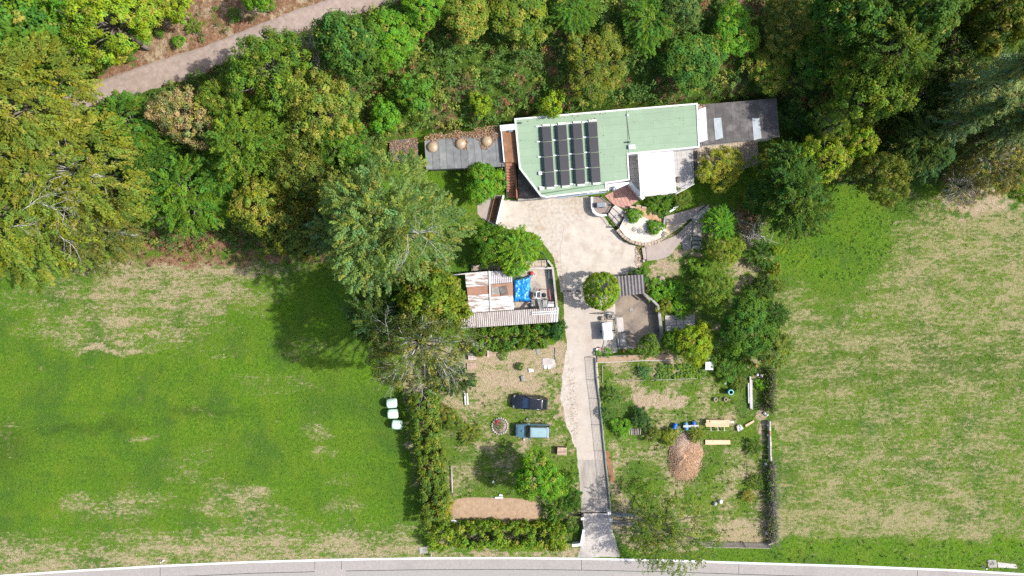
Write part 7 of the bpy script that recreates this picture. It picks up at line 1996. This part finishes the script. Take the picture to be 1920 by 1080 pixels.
tkk = thing("gate_track", "dark steel gate track across the drive", "gate track", (*G(1116, 962), 0))
MB().wall(GL([(1084, 961.5), (1144, 961)], .06), .10, 0, .07).build("rail", "black_metal", tkk)
MB().wall(GL([(1088, 964.5), (1142, 964)], .04), .22, 0, .045).build("threshold", "brick_pale", tkk)
sg_ = thing("sliding_gate", "open grey-blue sliding gate leaf standing right of the pillars", "gate", (*G(1170, 971), 0))
ga = G(1146, 966.5, 1.2); gb_ = G(1194, 968.5, 1.2)
for z in (.15, .65, 1.2): MB().tube((*ga, z), (*gb_, z), .045).build("rail", "blue_metal", sg_)
for k in range(22):
    t_ = k / 21; p = (ga[0] + (gb_[0] - ga[0]) * t_, ga[1] + (gb_[1] - ga[1]) * t_); MB().tube((*p, .15), (*p, 1.2), .018, n=4).build("bar", "blue_metal", sg_)
for t_ in (.1, .85):
    p = (ga[0] + (gb_[0] - ga[0]) * t_, ga[1] + (gb_[1] - ga[1]) * t_); MB().lathe((*p, .09), [(.09, -.03), (.09, .03)], 12, axis='y').build("roller", "black_metal", sg_)
for k, lb in enumerate(("upper grey timber lying below the sliding gate", "middle grey timber lying below the sliding gate", "lower grey timber lying below the sliding gate")):
    tagp(MB().wall(GL([(1150 + k * 2, 977 + 2.8 * k), (1190 - 3 * k, 980 + 2.4 * k)], .2), .12, .02, .16 + .04 * k).build("timber", "timber_old"), lb, "timber", "timbers below the sliding gate")
ww_ = thing("gate_wall", "L-shaped white capped wall at the drive's mouth", "wall", (*G(1088, 1015), 0))
MB().wall(GL([(1095, 994), (1090, 1021.5), (1074, 1023)], 1.0), .22, -.1, .95).build("wall_body", "white_wall", ww_)
MB().wall(GL([(1095, 993.5), (1090, 1021.5), (1073, 1023.2)], 1.05), .32, .95, 1.02).build("coping", "white_sheet", ww_)
tagp(MB().wall(GL([(1093.5, 976), (1095.5, 994)], .8), .12, -.1, .8).build("low_wall", "concrete_wall"), "low dark wall linking west pillar to the white wall", "wall")
tagp(MB().wall(GL([(1065, 975), (1069, 1003)], .6), .14, -.05, .5).build("rusty_beam", "rust_floor"), "rusty beam lying behind the white gate wall", "beam")
slab([(786, 1026), (800, 1025), (802, 1037), (787, 1038)], -.1, .08, "concrete_wall", "grey concrete cover at the hedge's road corner")
slab([(1852, 1050), (1868, 1050), (1870, 1064), (1853, 1065)], -.1, .1, "concrete_wall", "square concrete drain cover beside the road at lower right")
slab([(1870, 1054), (1905, 1058), (1908, 1066), (1872, 1064)], -.1, .05, "pale_slab", "pale flat stone strip right of the drain cover")
for px, py, lb in ((307, 1050.5, "white roadside marker post on the west verge"), (1842, 1062, "white roadside marker post on the east verge"), (808, 1040.5, "white roadside marker post at the hedge corner"), (1316, 1045.5, "white roadside marker post under the airy tree")):
    q = G(px, py, 0); t = thing("marker_post", lb, "marker post", (*q, 0), "roadside marker posts")
    MB().frust(q, .16, .12, -.1, .85, .3, .9).build("post", "white_plastic", t); MB().obox(q, .165, .13, .6, .72, .3).build("reflector", "black_metal", t)

# slat fence at the lower right
sf = thing("slat_fence", "low wooden slat fence at the garden's southeast corner", "fence", (*G(1378, 1022), 0))
sp_ = GL([(1306, 1014.5), (1348, 1015.5), (1392, 1016), (1438, 1017)], 0.0)
for i in range(3):
    a, b_ = Vector(sp_[i]), Vector(sp_[i + 1]); d = (b_ - a); a2 = a + d * .01; b2 = b_ - d * .01
    for k in range(5):
        zz0 = .12 + k * .29; ly = .14; e0 = -ly * zz0; e1 = -ly * (zz0 + .22)          # the fence leans out towards the road
        q8 = [(a2.x, a2.y + e0, zz0), (b2.x, b2.y + e0, zz0), (b2.x, b2.y + e1, zz0 + .22), (a2.x, a2.y + e1, zz0 + .22)]
        MB().add(q8 + [(x, y - .04, z - .012) for x, y, z in q8], [(0, 1, 2, 3), (7, 6, 5, 4), (0, 4, 5, 1), (1, 5, 6, 2), (2, 6, 7, 3), (3, 7, 4, 0)]).build("slat", "fence_wood", sf)
for p in sp_: MB().tube((p[0], p[1] + .08, -.1), (p[0], p[1] + -.01 - .14 * 1.6, 1.6), .055, n=6).build("post", "post_wood", sf)
tagp(MB().wall(GL([(1440, 1023), (1450, 1018)], .8), .2, -.05, .8).build("corner_log", "timber_old"), "short thick log at the slat fence's corner", "log")
# rail wall on the east boundary
rwl = thing("boundary_wall", "narrow pale block wall on the garden's east boundary", "wall", (*G(1443, 825), 0))
for k in range(8):
    y0 = 790 + k * 9.4
    MB().prism(GL([(1443 + .22 * k, y0), (1445.6 + .22 * k, y0), (1445.8 + .22 * k, y0 + 8.9), (1443.2 + .22 * k, y0 + 8.9)], .8), -.1, .75 + random.uniform(0, .1)).build("block", "brick_pale" if k != 2 else "brick_red", rwl)
for k, (px, py) in enumerate(((1440.5, 797), (1441, 816), (1441.5, 838), (1434, 775), (1438, 778), (1436, 870), (1437, 1000), (1444, 905))):
    tagp(MB().lathe((*G(px, py, .2), 0), [(.16, 0), (.2, .2), (.1, .34), (.01, .36)], 7).build("garden_stone", "white_wall"),
         ["white stone at the pale boundary wall's upper end", "white stone beside the boundary wall's second block", "white stone midway along the boundary wall", "white stone at the dark brush fence's lower end", "second white stone by the dark brush fence's end",
          "white stone where the twiggy fence begins", "white stone near the twiggy fence's lower end", "white stone inside the twiggy brush fence"][k], "stone")

# ------------------------------------------------------------------ vegetable garden things
tb = thing("garden_table", "square white slatted table top at the vegetable garden's upper edge", "table", (*G(1330, 686), 0))
for k in range(6): MB().obox((G(1330, 686, .7)[0] - .42 + k * .168, G(1330, 686, .7)[1]), .16, 1.05, .68, .72).build("slat", "white_plastic", tb)
for sx in (-.4, .4):
    MB().obox((G(1330, 686, .7)[0] + sx, G(1330, 686, .7)[1]), .06, 1.0, .62, .68).build("bearer", "white_plastic", tb)
    for sy in (-.45, .45): MB().obox((G(1330, 686, .7)[0] + sx, G(1330, 686, .7)[1] + sy), .06, .06, 0, .62).build("leg", "white_plastic", tb)
tagp(MB().lathe((*G(1341.5, 678.5, .5), 0), [(.22, 0), (.27, .5), (.24, .5), (.2, .1), (.01, .1)], 16).build("bucket", "tyre_rubber"), "black bucket beside the square white table", "bucket")
for px, py, lb in ((1329, 672.5, "white ball above the square white table"), (1420, 702.5, "larger white ball near the dark brush fence"), (1428, 704, "smaller white ball near the dark brush fence")):
    r_ = .19; tagp(MB().lathe((*G(px, py, .2), .02), [(r_ * math.sin(a), r_ - r_ * math.cos(a)) for a in np.linspace(.05, 3.09, 9)], 14).build("garden_ball", "white_wall"), lb, "ball")
tagp(MB().lathe((*G(1418, 685.5, .3), .02), [(.1, 0), (.16, .25), (.12, .3), (.01, .32)], 12).build("flower_pot", "orange_plastic"), "small orange pot near the brush fence's top", "pot")
rb = thing("rain_barrel", "round teal barrel with open dark top in the garden", "barrel", (*G(1369.5, 735, .9), 0))
q = G(1370.5, 735.5, .9)
MB().lathe((*q, 0), [(.28, 0), (.34, .15), (.36, .45), (.34, .8), (.32, .9), (.26, .9), (.25, .5), (.01, .5)], 22).build("drum", "drum_teal", rb)
MB().lathe((*q, .88), [(.36, 0), (.37, .03), (.34, .06), (.23, .06), (.23, .0)], 22).build("rim", "drum_teal_rim", rb)
MB().lathe((*q, .80), [(.225, 0), (.2, .02), (.01, .02)], 18).build("water_surface", "dark_inside", rb)
for px, lb in ((1342, "left of two square concrete pots below the table"), (1361, "right of two square concrete pots left of the barrel")):
    q = G(px, 749, .25); t = thing("square_pot", lb, "pot", (*q, 0))
    ring(MB(), q, .48, .5, 0, .3, .09, .9).build("rim", "stone_tan", t); MB().obox(q, .30, .32, .02, .15).build("soil", "dark_paver", t)
for k, (x0, y0, y1, lb) in enumerate(((1402.5, 718, 756, "leftmost long grey plank of the stacked planks"), (1405.5, 704, 766, "middle long grey plank of the stacked planks"), (1408.3, 712, 768, "rightmost long grey plank of the stacked planks"))):
    tagp(MB().prism(GL([(x0, y0), (x0 + 2.6, y0), (x0 + 3.6, y1), (x0 + 1.0, y1)], .3), .02, .28 + .06 * (k == 1)).build("plank", "timber_white"), lb, "plank", "stacked grey planks")
tagp(MB().prism(GL([(1359.5, 710), (1363, 711), (1361.5, 721), (1358.5, 720.5)], .2), .02, .2).build("timber", "timber_white"), "short pale timber below the dark bush", "timber")
for k, (px, py, rot, m_, lb) in enumerate(((1265.5, 801, -.35, "drum_blue", "leftmost blue barrel lying left of the plank"), (1287.5, 800, .22, "drum_pale_blue", "pale blue barrel under the plank"), (1301.5, 798, -.02, "drum_blue", "rightmost dark blue barrel under the plank"))):
    q = G(px, py, .5); t = thing("blue_barrel", lb, "barrel", (*q, .29), "barrels lying in the garden")
    ORG[t.name] = Vector((0, 0, 0)); t.rotation_euler = (0, 0, rot)
    MB().lathe((0, 0, 0), [(.22, -.48), (.26, -.46), (.29, -.25), (.305, -.2), (.29, -.15), (.29, .15), (.305, .2), (.29, .25), (.26, .46), (.22, .48)], 20, axis='y').build("drum", m_, t)
    for sy in (-.11, .11): MB().lathe((sy, .48, .06), [(.035, 0), (.035, .04)], 10, axis='y').build("bung", "white_plastic", t)
tagp(MB().prism(GL([(1281.5, 797.5), (1310.5, 797), (1310.5, 801), (1281.5, 801.5)], .72), .60, .66).build("plank", "timber_white"), "grey plank laid across the two blue barrels", "plank")
wb = thing("timber_stack", "stack of fresh sawn boards on trestles in the garden", "timber stack", (*G(1347, 795), 0))
for k in range(4):
    y0 = 787.5 + k * 3.2
    MB().prism(GL([(1324 + random.uniform(-1, 1), y0), (1370 + random.uniform(-3, 2), y0 + .4), (1370 + random.uniform(-3, 2), y0 + 3.3), (1324 + random.uniform(-1, 1), y0 + 2.9)], .75), .58, .66 + .05 * (k % 2)).build("board", "timber_new", wb)
MB().prism(GL([(1332, 789), (1360, 789.4), (1360, 793.5), (1332, 793)], .85), .71, .78).build("board", "timber_new", wb)
for px in (1333, 1346, 1358):
    for dy in (788, 806): MB().obox(G(px, dy, .3), .09, .09, 0, .56).build("leg", "timber_white", wb)
    MB().wall(GL([(px, 787), (px, 808)], .55), .08, .48, .575).build("trestle_bar", "timber_white", wb)
ob = MB().sheet([(*G(1323, 825, .3), .22), (*G(1369.5, 825.5, .3), .22), (*G(1370, 833.5, .3), .22), (*G(1323, 834, .3), .22)], 16, 2, lambda u, v: 0.02 * math.sin(u * 6), .10).build("sawn_board", "timber_new")
tagp(ob, "single wide orange sawn board on the grass beside the sawdust", "board")
MBx = MB().prism(GL([(1370, 789.5), (1376, 790), (1376, 793.5), (1370, 793)], .7), .5, .7).build("white_block", "white_wall"); tagp(MBx, "white block at the right end of the sawn boards", "block")
tagp(MB().prism(GL([(1397, 797), (1413, 788), (1415, 791), (1399, 801)], .25), .02, .22).build("plank", "timber_new"), "short orange plank lying askew near the boundary", "plank")
tagp(MB().sheet([(*G(1381, 799, .3), .25), (*G(1388, 795, .4), .4), (*G(1395, 804, .3), .2), (*G(1384, 810, .3), .3)], 4, 4, lambda u, v: .06 * math.sin(8 * u + 4 * v), .04).build("grey_sheet_scrap", "timber_white"), "crumpled grey sheet right of the sawn boards", "sheet")
wp = thing("log_pile", "small pile of grey split logs below the dark rounded bush", "log pile", (*G(1193, 811), 0))
for k in range(14):
    x = 1180 + (k % 7) * 3.4; z = .1 + .17 * (k // 7)
    MB().tube((*G(x + random.uniform(-.6, .6), 803, z), z), (*G(x + random.uniform(-.6, .6), 815, z), z), random.uniform(.07, .11), n=7).build("log", "timber_old", wp)
for k, (px, py, lb) in enumerate(((1341, 945, "left grey stone of the pair on the lower lawn"), (1351.5, 941, "right white stone of the pair on the lower lawn"))):
    tagp(MB().lathe((*G(px, py, .3), 0), [(.26, 0), (.3, .2), (.16, .42), (.02, .45)], 8).build("garden_stone", "white_wall" if k else "stone_grey"), lb, "stone")
# sawdust heap
nr, na = 16, 44; vs = [(*G(1285, 855, .9), .95)]; fs = []
for i in range(1, nr + 1):
    for j in range(na):
        a = 2 * math.pi * j / na; t_ = i / nr
        ex = 33 * (1 + .10 * math.sin(3 * a + 1) + .06 * math.sin(7 * a)) * (.92 + .2 * max(0, math.sin(a)) * 0); ey = 47 * (1 + .06 * math.sin(2 * a + 2) + .05 * math.sin(5 * a))
        z = .95 * (1 - t_ ** 1.5) + .22 * (float(fbm(3 * t_ * math.cos(a) + 7, 4 * t_ * math.sin(a) + 3, 15)) - .5) * (1 - t_ ** 4) * 1.4 - (.05 if i == nr else 0)
        vs.append((*G(1285 + ex * t_ * math.cos(a) + 2 * math.sin(a), 857 - ey * t_ * math.sin(a), max(z, 0)), z))
for j in range(na): fs.append((0, 1 + j, 1 + (j + 1) % na))
for i in range(nr - 1):
    for j in range(na): fs.append((1 + i * na + j, 1 + (i + 1) * na + j, 1 + (i + 1) * na + (j + 1) % na, 1 + i * na + (j + 1) % na))
heap = thing("sawdust_heap", "tall heap of orange-brown sawdust in the garden", "sawdust heap", (*G(1285, 857), 0))
MB().add(vs, fs, True).build("mound", "sawdust", heap)
r = np.random.default_rng(91); nn_ = 9000
a = r.uniform(0, 6.283, nn_); t_ = np.sqrt(r.random(nn_)) * np.where(r.random(nn_) < .16, r.uniform(1, 1.35, nn_), 1.0)
dx = 33 * t_ * np.cos(a) + 2 * np.sin(a); dy = 47 * t_ * np.sin(a)
zz = np.clip(.95 * (1 - np.clip(t_, 0, 1) ** 1.5), 0, 9) + .05 + r.uniform(-.02, .08, nn_)
C = np.stack([dx / S * (H - zz) / H, dy / S * (H - zz) / H, zz], -1) + np.array([(1285 - 960) / S - G(1285, 857)[0], 0, 0])
Nn = unit(r.normal(0, .5, C.shape) + np.array([0, 0, 1])); A = r.normal(0, 1, C.shape); A -= Nn * np.sum(A * Nn, -1, keepdims=True)
L = r.uniform(.05, .15, nn_); V, F = leaf_quads(C, A, Nn, L, L * .5)
o = npmesh("wood_chips", V, F, "cover", heap)
cl = np.array([[0.54, 0.375, 0.245]]) * r.uniform(.5, 1.3, (nn_, 1)); grey = (r.random(nn_) < sstep(0, 45, dy) * .8)[:, None]
cl = np.where(grey, np.array([[0.62, 0.50, 0.42]]) * r.uniform(.6, 1.2, (nn_, 1)), cl)
put_tint(o.data, np.clip(cl, 0, 1), nn_); tagp(o, kind="stuff")
# vegetable rows, each a bed of leafy plants
cab0 = None
for row, (y0, xa, xb, lb) in enumerate(((686, 1228, 1318, "topmost row of leafy vegetables left of the white table"), (693, 1230, 1320, "second row of leafy vegetables from the sandy border"),
                                        (700, 1228, 1322, "third row of leafy vegetables from the sandy border"), (706, 1230, 1316, "lowest row of leafy vegetables above the long thin board"))):
    n0 = 16; c0 = G((xa + xb) / 2, y0)
    vr = thing("vegetable_row", lb, "vegetables", (*c0, 0.02), "rows of vegetables")
    for k in range(n0):
        if random.random() < .15: continue
        x = xa + (xb - xa) * (k + .5) / n0 + random.uniform(-1.5, 1.5); y = y0 + random.uniform(-1.5, 1.5)
        p = G(x, y, .15)
        if cab0 is None:
            r = np.random.default_rng(5); nl = 26
            a = r.uniform(0, 6.28, nl); rad = r.uniform(.02, .24, nl)
            C = np.stack([np.cos(a) * rad, np.sin(a) * rad, .08 + .12 * (1 - rad / .24) + r.normal(0, .02, nl)], -1)
            Nn = unit(np.stack([np.cos(a) * .6, np.sin(a) * .6, np.ones(nl)], -1) + r.normal(0, .2, (nl, 3)))
            A = np.stack([np.cos(a), np.sin(a), -.2 * np.ones(nl)], -1)
            V, F = leaf_quads(C, A, Nn, r.uniform(.16, .26, nl), r.uniform(.12, .2, nl))
            o = cab0 = npmesh("leafy_plant", V, F, "leaf", vr); put_tint(o.data, r.random((nl, 3)), nl)
        else:
            o = cab0.copy(); COL.objects.link(o); o.parent = vr
        o.location = (p[0] - c0[0], p[1] - c0[1], 0); o.rotation_euler = (0, 0, random.uniform(0, 6)); s_ = random.uniform(.8, 1.5); o.scale = (s_, s_, s_)
        o.color = (*random.choice(((0.09, 0.16, 0.05), (0.075, 0.135, 0.055), (0.11, 0.17, 0.03))), .05)
